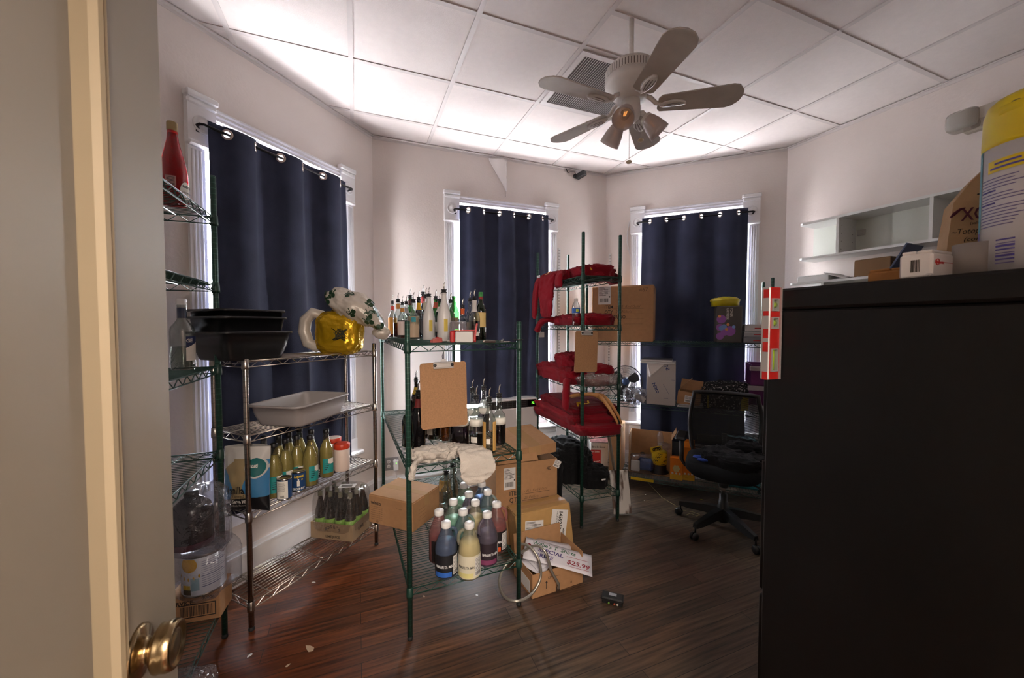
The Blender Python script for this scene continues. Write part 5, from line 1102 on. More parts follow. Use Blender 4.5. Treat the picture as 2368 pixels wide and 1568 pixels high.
m_hang = mat('hanger_wood', '#b98552', .45, var=.08, scale=20, stretch=(1, 1, 8))
def hanger(label, c, rz, roll):
    t = thing('wooden_hanger', label, 'hanger', tuple(c), 0, 'wooden hangers on the fourth shelf', (radians(4), roll, rz)); m = M()
    for s_ in (-1, 1):
        pts = [(0, 0, 0), (s_ * .05, 0, -.012), (s_ * .11, 0, -.045), (s_ * .17, 0, -.085), (s_ * .215, 0, -.125)]; rings = []
        for i, p in enumerate(pts): w_ = (.017, .015, .013, .012, .010)[i]; rings.append([(p[0] + x * .3 * s_, y, p[2] + z) for x, y, z in [(0, -.006, -w_), (0, .006, -w_), (0, .0075, 0), (0, .006, w_), (0, -.006, w_), (0, -.0075, 0)]])
        m.loft(rings, 0, True)
    m.build('shoulder_bar', m_hang, t); m = M(); m.tube([(0, 0, .015), (0, 0, .03), (.012, 0, .04), (.022, 0, .055), (.016, 0, .075), (-.002, 0, .08), (-.014, 0, .07)], .0018, 6); m.build('hook', m_steel, t)
q = aty(1383, 915, 2.90); hanger('wooden clothes hanger resting on the folded shirts, the one nearer the corner post', q, QRZ - .70, radians(24)); q = aty(1394, 916, 2.98); hanger('wooden clothes hanger hooked just behind the first one', q, QRZ - .62, radians(25))
s = shirt('black garments heaped on the bottom shelf beside the tall shirt carton', 'black_garment', 'clothes'); m = M(); heap(m, .10, .42, z5 + .002, .125, .24, .29, 51, .026, 12, .7, 110, 60); heap(m, .20, .17, z5 + .002, .09, .10, .15, 57, .022, 15, .7, 80, 40)
ribbon(m, [(.0, .34, z5 + .20), (-.05, .30, z5 + .13), (-.075, .27, z5 + .02), (-.08, .25, z5 - .08), (-.08, .24, z5 - .15)], [.08, .10, .10, .09, .06], .025, (.3, 1, 0), 8, .016, 11, 32, 22); m.build('cloth', m_blk, s); m = M(); m.box(.19, .225, .025, .03, z5 + .085, z5 + .097, 0, .002); m.build('garment_tag', m_white, s)
q = aty(1357, 766, 2.835); cb2 = clipboard('brown clipboard hanging from the second shelf of the tall narrow unit', q, QRZ + .1, radians(1.4), q.z, .20, .30)
m = M(); m.tube([(0, 0, .012), (.002, .002, .022), (0, .01, .032)], .0015, 6); m.build('cord', m_pblack, cb2)
# small price-tag holder on the post and weathered plank
q = QP(.005, QL - .02, z2 - .06); ph = thing('tag_holder', 'small clear plastic tag holder clipped to the rear post by the window', 'tag holder', tuple(q), QRZ); m = M(); m.box(-.01, .045, -.022, -.016, -.05, .0, 0, .002); m.box(-.012, .012, -.018, .0, -.005, .035); m.build('holder', mat('holder_grey', '#a8a6a4', .4), ph)
pb_ = atz(1440, 1192, 0); m_flk = mat('flaking_paint', '#cfc9c2', .8, scale=16, col2='#5d4b40', stretch=(1, 1, .22)); m_flk.node_tree.nodes['Color Ramp'].color_ramp.elements[0].position = .46; m_flk.node_tree.nodes['Color Ramp'].color_ramp.elements[1].position = .54
def leaning(name, label, P, Q, w_, t_, mt):
    dv = Q - P; o = thing(name, label, 'plank', tuple(P)); o.rotation_euler = dv.to_track_quat('Z', 'Y').to_euler(); m = M(); m.box(-w_ / 2, w_ / 2, -t_ / 2, t_ / 2, .012, dv.length, 0, .003); m.build('board', mt, o)
leaning('weathered_board', 'short weathered board with flaking white paint standing behind the red shirt unit post', pb_, pb_ + Vector((-.01, .10, .33)), .15, .02, m_flk)
leaning('wooden_stick', 'old wooden stick leaning up toward the hangers behind the corner post', atz(1434, 1165, 0), Vector((.80, 3.33, .78)), .035, .018, mat('old_wood', '#8a7a66', .8, scale=12, col2='#4b3f35', stretch=(1, 1, .3)))
# ============================================================ AIR CONDITIONER AND OUTLETS
n2_ = Vector((D2.y, -D2.x, 0)); ac = thing('air_conditioner', 'white window air conditioner with a dark louvre strip and green display', 'air conditioner', (O2.x, O2.y, 0), rzof(D2))
m_ac = mat('ac_plastic', '#cfcaca', .4); zA = .523; m = M(); m.box(.30, .845, -.20, .10, zA, .84, 0, .014); m.build('cabinet', m_ac, ac)
m = M(); m.box(.31, .835, -.212, -.198, zA + .01, .755, 0, .01); m.box(.31, .835, -.212, -.198, .825, .838, 0, .004); m.box(.31, .322, -.212, -.198, .75, .83); m.box(.823, .835, -.212, -.198, .75, .83); m.build('front_panel', m_ac, ac); m = M(); m.box(.322, .823, -.2035, -.1985, .752, .828); m.build('louvre_recess', m_pblack, ac)
m = M()
for k in range(9): m.box(.325 + k * .042, .329 + k * .042, -.209, -.203, .757, .823)
for k in range(3): m.box(.322, .72, -.208, -.204, .772 + k * .018, .775 + k * .018)
m.build('louvres', mat('louvre_grey', '#2c2b2d', .5), ac); m = M(); m.box(.735, .818, -.2095, -.203, .757, .823, 0, .003); ds = m.build('display', mat('display_black', '#050505', .1), ac)
m_led = mat('green_led', '#20ff20', .5); bnode = m_led.node_tree.nodes['Principled BSDF']; bnode.inputs['Emission Color'].default_value = (.2, 1, .05, 1); bnode.inputs['Emission Strength'].default_value = 3.0
txt('72', .028, (.772, -.2098, .784), RX, m_led, ds, bold=.0008); m = M(); m.box(.80, .82, -.2126, -.2118, .545, .56); m.build('badge', mat('badge_grey', '#55504f', .5), ac); m = M(); m.tube([(.83, -.05, .55), (.86, -.04, .45), (.855, -.03, .36), (.84, -.025, .3), (.88, -.02, .25)], .005, 6); m.build('power_cord', m_trim, ac)
m = M(); m.box(.0, 1.138, -.016, 0, .205, .345); m.box(.06, 1.08, -.022, -.014, .225, .325, 0, .004); m.build('sill_panel', m_trim, wl2, (.607, 0, 0))
m_plate = mat('outlet_plate_grey', '#8d8a8a', .4, .3); m_face = mat('outlet_face', '#d8d4d2', .4)
def outlet(label, P, d, x, z, plug=False):
    t = thing('wall_outlet', label, 'outlet', (P.x + d.x * x, P.y + d.y * x, z), rzof(d)); m = M(); m.box(-.057, .057, -.007, -.0005, -.057, .057, 0, .003); m.build('cover_plate', m_plate, t)
    for sx in (-.026, .026):
        for sz in (-.021, .021):
            m = M(); m.T = Matrix.Translation((sx, -.007, sz)) @ Matrix.Rotation(pi / 2, 4, 'X'); m.lathe([(.0155, 0), (.0155, .003), (0, .003)], 18); f = m.build('socket', m_face, t); m = M(); m.box(sx - .007, sx - .0045, -.0104, -.0098, sz - .002, sz + .007); m.box(sx + .0045, sx + .007, -.0104, -.0098, sz - .002, sz + .006); m.box(sx - .002, sx + .002, -.0104, -.0098, sz - .009, sz - .005); m.build('slots', m_slot, f)
    return t
outlet('grey four-socket wall outlet under the window with the air conditioner', C1, D2, 1.93, .335)
outlet('grey four-socket wall outlet in the corner behind the low green unit', C1, D2, .13, .31)
pg = thing('power_adapter', 'white power adapter with a cord plugged into the corner outlet', 'adapter', (C1.x + D2.x * .165, C1.y + D2.y * .165, .31), rzof(D2)); m = M(); m.box(-.022, .022, -.05, -.011, -.055, .035, 0, .006); m.build('adapter_body', m_face, pg)
m = M(); m.tube([(0, -.03, -.05), (.0, -.035, -.10), (.02, -.05, -.16), (.06, -.07, -.20), (.10, -.08, -.25), (.2, -.08, -.30)], .003, 6); m.build('cord', m_face, pg); m = M(); m.box(-.004, .004, -.0508, -.0498, .01, .016); m.build('pilot_light', m_led, pg)
# ============================================================ ON THE LONG BACK UNIT
zb1, zb2, zb3 = BZ; brz3 = rzof(D3); eps = .001
b4 = carton('large brown carton handwritten 467 on the upper shelf of the long back unit', BP(.045, .015, zb1 + eps), brz3, .555, .33, .515)
ship_label(b4, .06, .345, .115, .17, seed=12)
for k, (a, h_) in enumerate((('ITEM', 'c455  Red/Gold'), ('QTY', '20 Willie\'s'), ('ORDER NO.', ''), ('', ''))):
    z = .305 - k * .047; txt(a, .044, (.12, -.0012, z), RX, m_ink, b4, bold=.0006, sx=.85); txt(h_, .034, (.22, -.0012, z + .006), RX, mk, b4, shear=.3, sx=1.0, bold=-.0006); m = M(); m.box(.20 if k < 2 else .30, .47, -.0009, -.0003, z - .003, z - .0015); m.build('ruled_line', m_ink, b4)
txt('467', .05, (.43, -.0012, .455), RX, mk, b4, bold=-.0008)
xT = (aty(1660, 753, 3.24) - BO_).dot(D3); tb = carton('tall dark grey toner box with purple and orange blobs on the back unit', BP(xT, .05, zb1 + eps), brz3, .19, .28, .315, None, mat('toner_grey', '#49443f', .5), tape=False, name='toner_box')
m_pur = mat('blob_purple', '#8c4f9c', .5); m_blu = mat('blob_blue', '#6f8fc4', .5); m_or = mat('blob_orange', '#d98a4c', .5)
def disc(par, blobs, mt, y=-.0012, name='print'):
    m = M()
    for x, z, r_ in blobs: m.add([(x + r_ * cos(k * pi / 10), y, z + r_ * sin(k * pi / 10)) for k in range(20)], [tuple(range(20))])
    return m.build(name, mt, par)
disc(tb, [(.035, .20, .036), (.10, .10, .042), (.025, .13, .03)], m_pur); disc(tb, [(.025, .055, .03), (.06, .09, .03)], m_pur, -.0010); disc(tb, [(.055, .135, .022), (.035, .125, .02), (.128, .135, .013)], m_blu, -.0016); disc(tb, [(.085, .155, .012), (.075, .115, .012), (.02, .225, .012)], m_or, -.002)
txt('TONER', .028, (.10, -.0014, .295), (pi / 2, pi / 2, 0), m_paper, tb, sx=.8, bold=.0003); txt('CARTRIDGE', .026, (.073, -.0014, .295), (pi / 2, pi / 2, 0), m_paper, tb, sx=.7, bold=.0003)
yb = thing('yellow_bag', 'crumpled yellow plastic bag lying on the toner box', 'plastic bag', tuple(BP(xT + .075, .17, zb1 + .3165)), brz3); m = M(); heap(m, 0, 0, 0, .11, .085, .075, 4, .012, 13, .7, 40, 22); m.build('film', mat('yellow_film', '#bfae12', .3, spec=.5, coat=.3), yb)
for k, (dz, w_, h_, la, c_) in enumerate(((0, .16, .05, 'grey cable pack at the bottom of the small pile beside the toner box', '#7d7c80'), (.052, .16, .045, 'speckled white small box in the middle of the pile beside the toner box', '#a9a8aa'), (.099, .17, .058, 'white small box with a red stripe on top of the pile beside the toner box', '#cdc8c6'))):
    cbx = carton(la, BP(xT + .20 + .006 * k, .04 + .01 * k, zb1 + eps + dz), brz3, w_, .16, h_, 'small boxes beside the toner box', mat('smallbox_%d' % k, c_, .5), tape=False, name='small_box'); m = M(); m.box(.07, .14, -.0008, -.0002, h_ * .35, h_ * .5); m.build('stripe', m_red, cbx)
# desk fan
q = aty(1441, 880, 3.58); fx = (Vector((q.x, q.y, 0)) - BO_).dot(D3); fp = BP(fx, .16, 0); tf = thing('desk_fan', 'black wire-caged fan standing on the middle shelf of the long back unit', 'fan', (fp.x, fp.y, zb2 + eps), radians(-14)); m_fan = mat('fan_black', '#101012', .35)
m_cage = mat('fan_cage', '#4a4a4d', .3, .9); zc_ = .175; Rf = .155
m = M(); tilt = Matrix.Translation((0, 0, zc_)) @ Matrix.Rotation(radians(80), 4, 'X'); m.T = tilt
for k in range(15):
    r_ = .03 + (Rf - .03) * k / 14; yy = .05 * (1 - (r_ / Rf) ** 2) ; m.tube([(r_ * cos(a * pi / 20), r_ * sin(a * pi / 20), yy) for a in range(40)], .0011, 4, closed=True)
for a in range(8): m.tube([((.03 + (Rf - .03) * k / 6) * cos(a * pi / 4 + .2), (.03 + (Rf - .03) * k / 6) * sin(a * pi / 4 + .2), .05 * (1 - ((.03 + (Rf - .03) * k / 6) / Rf) ** 2)) for k in range(7)], .0014, 4)
for k in range(6): r_ = .05 + (Rf - .05) * k / 5; m.tube([(r_ * cos(a * pi / 16), r_ * sin(a * pi / 16), -.05 * (1 - (r_ / Rf) ** 2)) for a in range(32)], .0011, 4, closed=True)
m.build('cage', m_cage, tf); m = M(); m.T = tilt; m.tube([(Rf * cos(a * pi / 24), Rf * sin(a * pi / 24), 0) for a in range(48)], .005, 6, closed=True); m.build('rim', m_fan, tf)
for k in range(3):
    m = M(); m.T = tilt @ Matrix.Rotation(k * 2.094 + .6, 4, 'Z') @ Matrix.Rotation(radians(18), 4, 'X'); m.prism([(.03, -.02), (.07, -.058), (.12, -.06), (.138, -.01), (.125, .03), (.03, .02)], -.0015, .0015); m.build('blade', m_fan, tf)
m = M(); m.T = tilt; m.lathe([(.033, .035), (.034, .05), (.028, .058), (0, .06)], 20); m.build('hub_badge', mat('hub_blue', '#23395c', .4), tf); m = M(); m.T = tilt; m.lathe([(.05, -.10), (.055, -.05), (.04, -.01), (.03, .03)], 18); m.build('motor', m_fan, tf)
m = M(); m.tube([(-.09, -.09, .008), (.09, -.09, .008), (.1, .08, .008), (.06, .08, .05), (.045, .05, .12)], .007, 8); m.tube([(-.09, -.09, .008), (-.1, .08, .008), (-.06, .08, .05), (-.045, .05, .12)], .007, 8); m.build('stand', m_fan, tf)
xN = (aty(1496, 753, 3.50) - BO_).dot(D3); wp = thing('plastic_bag', 'heap of clear plastic packaging between the fan and the white panel box', 'plastic bag', tuple(BP(xN - .11, .09, zb2 + eps)), brz3); m = M(); heap(m, .02, 0, 0, .095, .08, .12, 15, .03, 13, .7, 56, 34); m.build('film', glass('bag_film_grey', '#dcdde4', .2, .1, .3, '#9fa0a8', .9, 18), wp); m = M(); m.T = Matrix.Rotation(.6, 4, 'Y') @ Matrix.Rotation(.3, 4, 'Z'); m.box(-.06, .04, -.09, -.03, .05, .10, 0, .003); m.build('inner_box', m_white, wp)
nb = thing('panel_box', 'flat white panel box with peeling film and blue lettering', 'box', tuple(BP(xN, .03, zb2 + eps)), brz3); m = M(); m.box(0, .245, 0, .20, 0, .375, 0, .004); m.build('panel_body', mat('panel_film_white', '#b5afab', .35), nb); m_nb = mat('nitto_blue', '#22356f', .5)
txt('Nitto', .045, (.045, -.0015, .19), (pi / 2, radians(62), 0), m_nb, nb, bold=.001); txt('Ni', .045, (.15, -.0015, .352), (pi / 2, radians(62), 0), m_nb, nb, bold=.001)
for (x, z, l_, a_) in ((.14, .19, .11, 60), (.21, .23, .03, 0), (.15, .06, .035, 0)): m = M(); m.T = Matrix.Translation((x, 0, z)) @ Matrix.Rotation(radians(a_), 4, 'Y'); m.box(0, l_, -.001, -.0002, 0, .002); m.build('print', m_nb, nb)
m = M(); m.add([(.005, -.002, .375), (.15, -.002, .37), (.04, -.022, .255), (.02, -.012, .255)], [(0, 1, 2, 3)]); m.add([(.15, -.002, .37), (.03, -.03, .262), (.04, -.022, .255)], [(0, 1, 2)]); m.build('peeling_film', mat('peel_film', '#d9d4d0', .25), nb, solid=.001)
for k, (la, c_) in enumerate((('white magazine under the dark magazine on the panel box', '#c9c4c2'), ('dark grey magazine on top of the panel box', '#4c494c'))):
    mg_ = thing('magazine', la, 'magazine', tuple(BP(xN - .055 + .01 * k, .0, zb2 + .3775 + k * .0185)), brz3 - .05 + .04 * k); m = M(); m.box(0, .29 - .03 * k, 0, .21, 0, .017, 0, .003); m.build('pages', m_white, mg_); m = M(); m.box(-.001, .291 - .03 * k, -.001, .211, .0165, .0178); m.build('cover', mat('mag_cover_%d' % k, c_, .3), mg_)
for k in range(2): pp = thing('picture_frame', ('white flat panel lying under the small open carton', 'grey flat panel lying on the white one under the small carton')[k], 'panel', tuple(BP(xN + .26 + .01 * k, .0, zb2 + eps + .012 * k)), brz3 + .08 - .1 * k); m = M(); m.box(0, .2, 0, .28, 0, .011, 0, .002); m.build('sheet', mat('flatpanel_%d' % k, ('#c4bfbb', '#8e8a87')[k], .5), pp)
so = open_carton('small open brown carton with raised flaps and a white sticker beside the panel box', tuple(BP(xN + .255, .04, zb2 + .026)), brz3 - .12, .185, .13, .115, (('b', .10, 25), ('l', .15, -38), ('r', .06, 20)), rot=(0, radians(6), brz3 - .12)); ship_label(so, .06, .025, .075, .06, seed=22, name='sticker')
xY = xN + .50; yn = open_carton('yellow storage bin partly hidden by the office chair', tuple(BP(xY, .05, zb2 + eps)), brz3, .33, .27, .12, (), mat('bin_yellow', '#b09a10', .4), name='storage_bin', t=.004)
def pat_mat():
    m, n, l, b = newmat('bandana_print'); tc = n.new('ShaderNodeTexCoord'); v = n.new('ShaderNodeTexVoronoi'); v.inputs['Scale'].default_value = 55; l.new(tc.outputs['Object'], v.inputs['Vector']); rp = n.new('ShaderNodeValToRGB'); l.new(v.outputs['Distance'], rp.inputs[0]); e = rp.color_ramp.elements
    e[0].position = .28; e[0].color = L('#a59c98'); e[1].position = .36; e[1].color = L('#0c0c0e'); l.new(rp.outputs[0], b.inputs['Base Color']); b.inputs['Roughness'].default_value = .8; return m
hp_ = thing('patterned_cloth', 'black and white patterned cloth heaped in the yellow bin', 'cloth', tuple(BP(xY + .165, .17, zb2 + .008)), brz3); m = M(); heap(m, 0, 0, 0, .19, .125, .20, 18, .03, 12, .6, 64, 30); m.build('cloth', pat_mat(), hp_)
m_prp = mat('purple_tray', '#5b1d56', .35)
xP = (aty(1738, 753, 3.17) - BO_).dot(D3)
for k in range(2):
    pr_ = open_carton(('purple plastic tray at the bottom of the stack near the cabinet', 'purple plastic tray on top of the stack near the cabinet')[k], tuple(BP(xP + .012 * k, .03, zb2 + .06 + .165 * k)), brz3, .25, .30, (.16, .17)[k], (), m_prp, name='storage_tray', t=.006); m = M(); m.box(-.012, .262, -.014, .0, .12, .16, 0, .004); m.build('lip', mat('tray_grey_lip', '#9d9295', .5), pr_); m = M(); m.T = Matrix.Translation((.14, -.001, .075)) @ Matrix.Rotation(pi / 2, 4, 'X') @ Matrix.Diagonal((1, .6, 1, 1)); m.lathe([(0, .001), (.035, .001), (.037, .003)], 20, cap=False); m.build('hand_hole', mat('hole_dark', '#2a0d28', .6), pr_)
carton('flat white box under the purple trays', tuple(BP(xP, .03, zb2 + eps)), brz3, .27, .30, .056, None, mat('flatwhite', '#b3aca8', .5), tape=False, name='flat_box')
# lower shelf
q = aty(1368, 753, 3.80); bk_ = carton('red and white bird spike box with a sloping picture top on the low back shelf', (q.x, q.y, zb3 + eps), brz3 + .35, .17, .16, .24, None, mat('spike_white', '#c8c3c0', .5), tape=False, seam=False, name='spike_box')
m = M(); m.box(0, .10, -.001, -.0002, .01, .165); m.build('red_panel', mat('spike_red', '#b01f1f', .5), bk_); txt('Bird Spikes', .022, (.006, -.0016, .14), RX, m_paper, bk_, bold=.0005, sx=.8); txt('Bird-B-Gone', .026, (.012, -.0012, .185), RX, m_ink, bk_, bold=.0005, sx=.95); m = M(); m.tube([(.03 + .008 * i, -.0016, .04 + .008 * (i % 2) + .0015 * i) for i in range(9)], .002, 4); m.build('spike_picture', m_paper, bk_)
m = M(); m.add([(0, 0, .24), (.17, 0, .24), (.17, .16, .34), (0, .16, .34), (0, .16, .24), (.17, .16, .24)], [(0, 1, 2, 3), (0, 3, 4), (1, 5, 2), (3, 2, 5, 4)]); m.build('sloping_top', mat('spike_photo', '#8a5c5c', .5, var=.4, scale=40), bk_)
carton('tall narrow brown carton standing between the spike box and the open-fronted carton', tuple(BP((aty(1410, 753, 3.64) - BO_).dot(D3), .0, zb3 + eps)), brz3, .115, .30, .44, name='cardboard_box')
xO = (aty(1455, 753, 3.60) - BO_).dot(D3); oc = thing('cardboard_box', 'large open-fronted brown carton on the low back shelf behind the plank', 'box', tuple(BP(xO, .0, zb3 + eps)), brz3); m = M(); t_ = .005
m.box(0, .38, .1, .33, 0, t_); m.box(0, t_, .1, .33, 0, .36); m.box(.0, .38, .325, .33, 0, .36); m.box(.375, .38, .1, .33, 0, .34); m.build('carton_body', m_card, oc); m = M(); m.box(0, .005, .1, .3, 0, .09); m.build('side_flap', m_card, oc, (.375, .01, .34), rot=(0, radians(28), 0))
m = M(); m.T = Matrix.Translation((.11, .324, .12)) @ Matrix.Rotation(pi / 2, 4, 'X') @ Matrix.Diagonal((1, .6, 1, 1)); m.lathe([(0, 0), (.025, 0), (.025, .001)], 18); m.build('hand_hole', m_slot, oc)
bp_ = thing('tool_pack', 'blue and white packet in clear film inside the open-fronted carton', 'packet', tuple(BP(xO + .02, .12, zb3 + .0065)), brz3); m = M(); m.box(0, .08, 0, .02, 0, .10, 0, .004); m.build('card_insert', m_white, bp_); m = M(); m.box(.06, .20, .01, .08, .01, .12, 0, .02); m.build('blue_cloth', mat('pack_blue', '#1d3c74', .5), bp_); m = M(); heap(m, .10, .04, 0, .125, .07, .15, 5, .012, 13, .5, 40, 22); m.build('film', m_film, bp_)
q = atz(1528, 1096, zb3); ct = thing('barricade_tape', 'yellow and black hazard tape roll on a black base', 'tape', (q.x, q.y + .04, zb3 + eps), .2); m_hy = mat('hazard_yellow', '#d9b414', .4); m = M(); m.lathe([(0, 0), (.085, 0), (.085, .012), (.065, .018), (.062, .085), (.058, .09), (0, .09)], 28); m.build('base', m_pblack, ct)
m = M(); m.lathe([(.068, .088), (.07, .092), (.07, .20), (.066, .205), (0, .205)], 28); tr_ = m.build('roll', m_hy, ct); m = M()
for k in range(5):
    a = FACE - 1.6 + k * 1.25; m.loft([[((.0708) * cos(a + .55 * w_ + .9 * v), .0708 * sin(a + .55 * w_ + .9 * v), .094 + .105 * v) for w_ in (0, .5, 1)] for v in (0, .33, .66, 1)], 0, True, False, False)
m.build('hazard_stripes', m_pblack, tr_)
m = M(); m.box(-.075, .045, -.075, -.069, .205, .25, 0, .002); hc = m.build('header_card', m_hy, ct, rot=(radians(-12), radians(-8), 0)); txt('OTTO', .036, (-.055, -.0765, .214), RX, m_pblack, hc, bold=.003, sx=.8); m = M(); heap(m, .04, -.02, .2, .05, .05, .08, 3, .012, 14, .8, 26, 16); m.box(.035, .095, -.07, -.02, .235, .28); m.build('film', m_film, ct); m = M(); heap(m, .0, -.01, .26, .02, .03, .13, 6, .01, 16, .9, 20, 14); m.build('film_tail', m_film, ct)
m_oran = mat('orange_carton', '#e07c14', .4); m_oy = mat('orange_yellow', '#d9a72a', .5)
def juicebox(label, px, by, w_, h_, rz, gable):
    q = atz(px, by, zb3); b = thing('drink_carton', label, 'carton', (q.x, q.y, zb3 + eps), brz3 + rz); m = M(); m.box(0, w_, 0, .08, 0, h_, 0, .003); m.build('carton_body', m_oran, b); m = M(); m.box(.001, w_ - .001, -.001, 0, .002, .05); m.build('yellow_band', m_oy, b)
    disc(b, [(w_ / 2 + .018 * cos(k * 1.05), h_ * .52 + .02 * sin(k * 1.05), .013) for k in range(6)] + [(w_ / 2, h_ * .52, .02)], mat('flower_cream', '#d9c98a', .5)); disc(b, [(w_ * .2, .06, .009), (w_ * .5, .06, .009), (w_ * .78, .06, .009)], m_paper, -.0014); txt('------', .014, (w_ * .2, -.0016, .02), RX, m_ink, b, sx=.9)
    if gable: m = M(); m.add([(0, 0, h_), (w_, 0, h_), (w_, .08, h_), (0, .08, h_), (0, .04, h_ + .045), (w_, .04, h_ + .045)], [(0, 1, 5, 4), (2, 3, 4, 5), (0, 4, 3), (1, 2, 5)]); m.box(0, w_, .038, .042, h_ + .04, h_ + .065); m.build('gable_top', m_oran, b); disc(b, [(w_ * .75, h_ - .03, .016)], m_paper, -.0018)
    return b
juicebox('short orange tea carton with a cream flower on the low back shelf', 1549, 1108, .105, .20, -.02, False); juicebox('tall orange gable-topped carton beside the office chair seat', 1578, 1110, .10, .30, .05, True)
q = atz(1549, 1075, zb3); gb = thing('lens_box', 'dark grey camera lens box behind the short orange carton', 'box', (q.x, q.y, zb3 + eps), brz3); m = M(); m.box(0, .10, 0, .08, 0, .30, 0, .004); m.build('box_body', mat('lensbox_grey', '#3b3a3c', .4), gb); m = M(); m.box(.05, .075, -.001, 0, .25, .29); m.build('sticker', m_white, gb)
q = aty(1765, 753, 3.15); tl = thing('tool_case', 'teal plastic case on the low back shelf next to the cabinet', 'case', tuple(BP(1.20, .06, zb3 + eps)), brz3); m = M(); m.box(0, .26, 0, .25, 0, .40, 0, .02); m.build('case_body', mat('teal_plastic', '#1f7d8c', .4), tl); m = M(); m.box(.03, .23, -.01, .0, .16, .22, 0, .006); m.build('latch', m_pblack, tl)
m = M(); m.T = Matrix.Identity(4); m.box(.42, .62, -.0065, -.0055, -.031, -.006); m.build('yellow_strip', m_hy, back, (0, 0, zb3))
# ============================================================ OFFICE CHAIR
m_ch = mat('chair_black_plastic', '#0e0e0f', .38); m_seat = cloth_mat('chair_seat_cloth', '#171719', None, 0, .3, 500)
oc_ = thing('office_chair', 'black mesh-back swivel office chair turned toward the doorway', 'chair', (1.575, 2.85, 0), radians(-29))
for k in range(5):
    a = radians(165 + 72 * k); m = M(); d_ = Vector((cos(a), sin(a), 0)); pr_ = Vector((-d_.y, d_.x, 0)); rings = []
    for r_, w_, z0, z1 in ((.03, .032, .10, .165), (.12, .03, .10, .155), (.24, .024, .085, .13), (.315, .018, .085, .115)):
        c = d_ * r_; rings.append([c + pr_ * w_ + Vector((0, 0, z0)), c + pr_ * w_ * .7 + Vector((0, 0, z1)), c - pr_ * w_ * .7 + Vector((0, 0, z1)), c - pr_ * w_ + Vector((0, 0, z0))])
    m.loft(rings, 0, False); lg = m.build('leg', m_ch, oc_); m = M(); c = d_ * .31
    m.tube([c + Vector((0, 0, .045)), c + Vector((0, 0, .095))], .007, 8)
    for s_ in (-1, 1): m.T = Matrix.Translation(c + d_ * .012 + pr_ * (.012 * s_) + Vector((0, 0, .0275))) @ Matrix.Rotation(atan2(pr_.y, pr_.x), 4, 'Z') @ Matrix.Rotation(pi / 2, 4, 'Y'); m.lathe([(.0, -.009), (.024, -.009), (.0275, -.004), (.0275, .004), (.024, .009), (0, .009)], 18); m.T = Matrix.Identity(4)
    m.build('caster', m_ch, lg)
m = M(); m.lathe([(.035, .06), (.038, .07), (.04, .17), (.034, .18), (.034, .21), (.028, .215), (.028, .27)], 20); m.build('gas_column', m_ch, oc_); m = M(); m.lathe([(.014, .26), (.014, .36)], 12); m.build('piston', m_steel, oc_)
m = M(); m.lathe([(.032, .32), (.036, .34), (.036, .39)], 16); m.box(-.11, .11, -.12, .13, .385, .42, 0, .01); m.tube([(.09, -.03, .395), (.20, -.06, .385), (.27, -.09, .36)], [.006, .006, .010], 8); m.tube([(0, .12, .40), (0, .24, .40), (0, .275, .43), (0, .285, .52)], .022, 10); m.build('tilt_mechanism', m_ch, oc_)
m = M()
def seatf(d):
    x = math.copysign(abs(d.x) ** .45, d.x) * .255; y = math.copysign(abs(d.y) ** .45, d.y) * .245; z = math.copysign(abs(d.z) ** .6, d.z) * .048
    z += .05 * (x / .255) ** 2 * (1 if d.z > 0 else .9) * .35 - (.03 if y < -.2 else 0) * ((-y - .2) / .05); return (x, y, .475 + z)
m.blob(seatf, 48, 22); m.build('seat', m_seat, oc_)
def backp(u, v):
    x = (u - .5) * 2; w_ = .225 + .03 * sin(pi * min(1, v * 1.05)); return Vector((x * w_, .275 + .055 * (-(x * x)) * 1.0 + .035 * sin(pi * v * .9) + .05 * v, .495 + .475 * v))
m = M(); m.grid(backp, 24, 24)
def mesh_mat():
    m, n, l, b = newmat('chair_mesh_weave'); tc = n.new('ShaderNodeTexCoord'); sp = n.new('ShaderNodeSeparateXYZ'); l.new(tc.outputs['Object'], sp.inputs[0]); a = n.new('ShaderNodeMath'); a.operation = 'MODULO'; a.inputs[1].default_value = .008; l.new(sp.outputs['Z'], a.inputs[0]); c = n.new('ShaderNodeMath'); c.operation = 'LESS_THAN'; c.inputs[1].default_value = .0022; l.new(a.outputs[0], c.inputs[0])
    b.inputs['Base Color'].default_value = L('#0f0f11'); b.inputs['Roughness'].default_value = .6; t = n.new('ShaderNodeBsdfTransparent'); mx = n.new('ShaderNodeMixShader'); l.new(c.outputs[0], mx.inputs[0]); l.new(b.outputs[0], mx.inputs[1]); l.new(t.outputs[0], mx.inputs[2]); l.new(mx.outputs[0], n['Material Output'].inputs[0]); return m
bk2 = m.build('backrest', mesh_mat(), oc_)
path = [backp(u / 12, 0) for u in range(13)] + [backp(1, v / 12) for v in range(1, 13)] + [backp(1 - u / 12, 1) for u in range(1, 13)] + [backp(0, 1 - v / 12) for v in range(1, 12)]
m = M(); m.tube(path, .017, 8, closed=True); m.build('back_frame', m_ch, bk2); m = M(); m.grid(lambda u, v: backp(.1 + .8 * u, .12 + .14 * v) + Vector((0, .025, 0)), 12, 4); m.build('lumbar_pad', m_ch, bk2, solid=.012)
m = M(); m.tube([backp(.5, .3) + Vector((0, .02, 0)), backp(.5, .1) + Vector((0, .03, 0)), Vector((0, .285, .50))], .02, 8); m.build('back_bracket', m_ch, bk2)
for s_ in (-1, 1):
    m = M(); m.tube([(s_ * .13, .06, .41), (s_ * .27, .06, .42), (s_ * .295, .06, .46), (s_ * .295, .07, .64)], [.014, .015, .016, .018], 8); ar = m.build('armrest', m_ch, oc_); m = M(); m.box(s_ * .295 - .042, s_ * .295 + .042, -.08, .16, .64, .668, 0, .013); m.build('arm_pad', m_ch, ar)
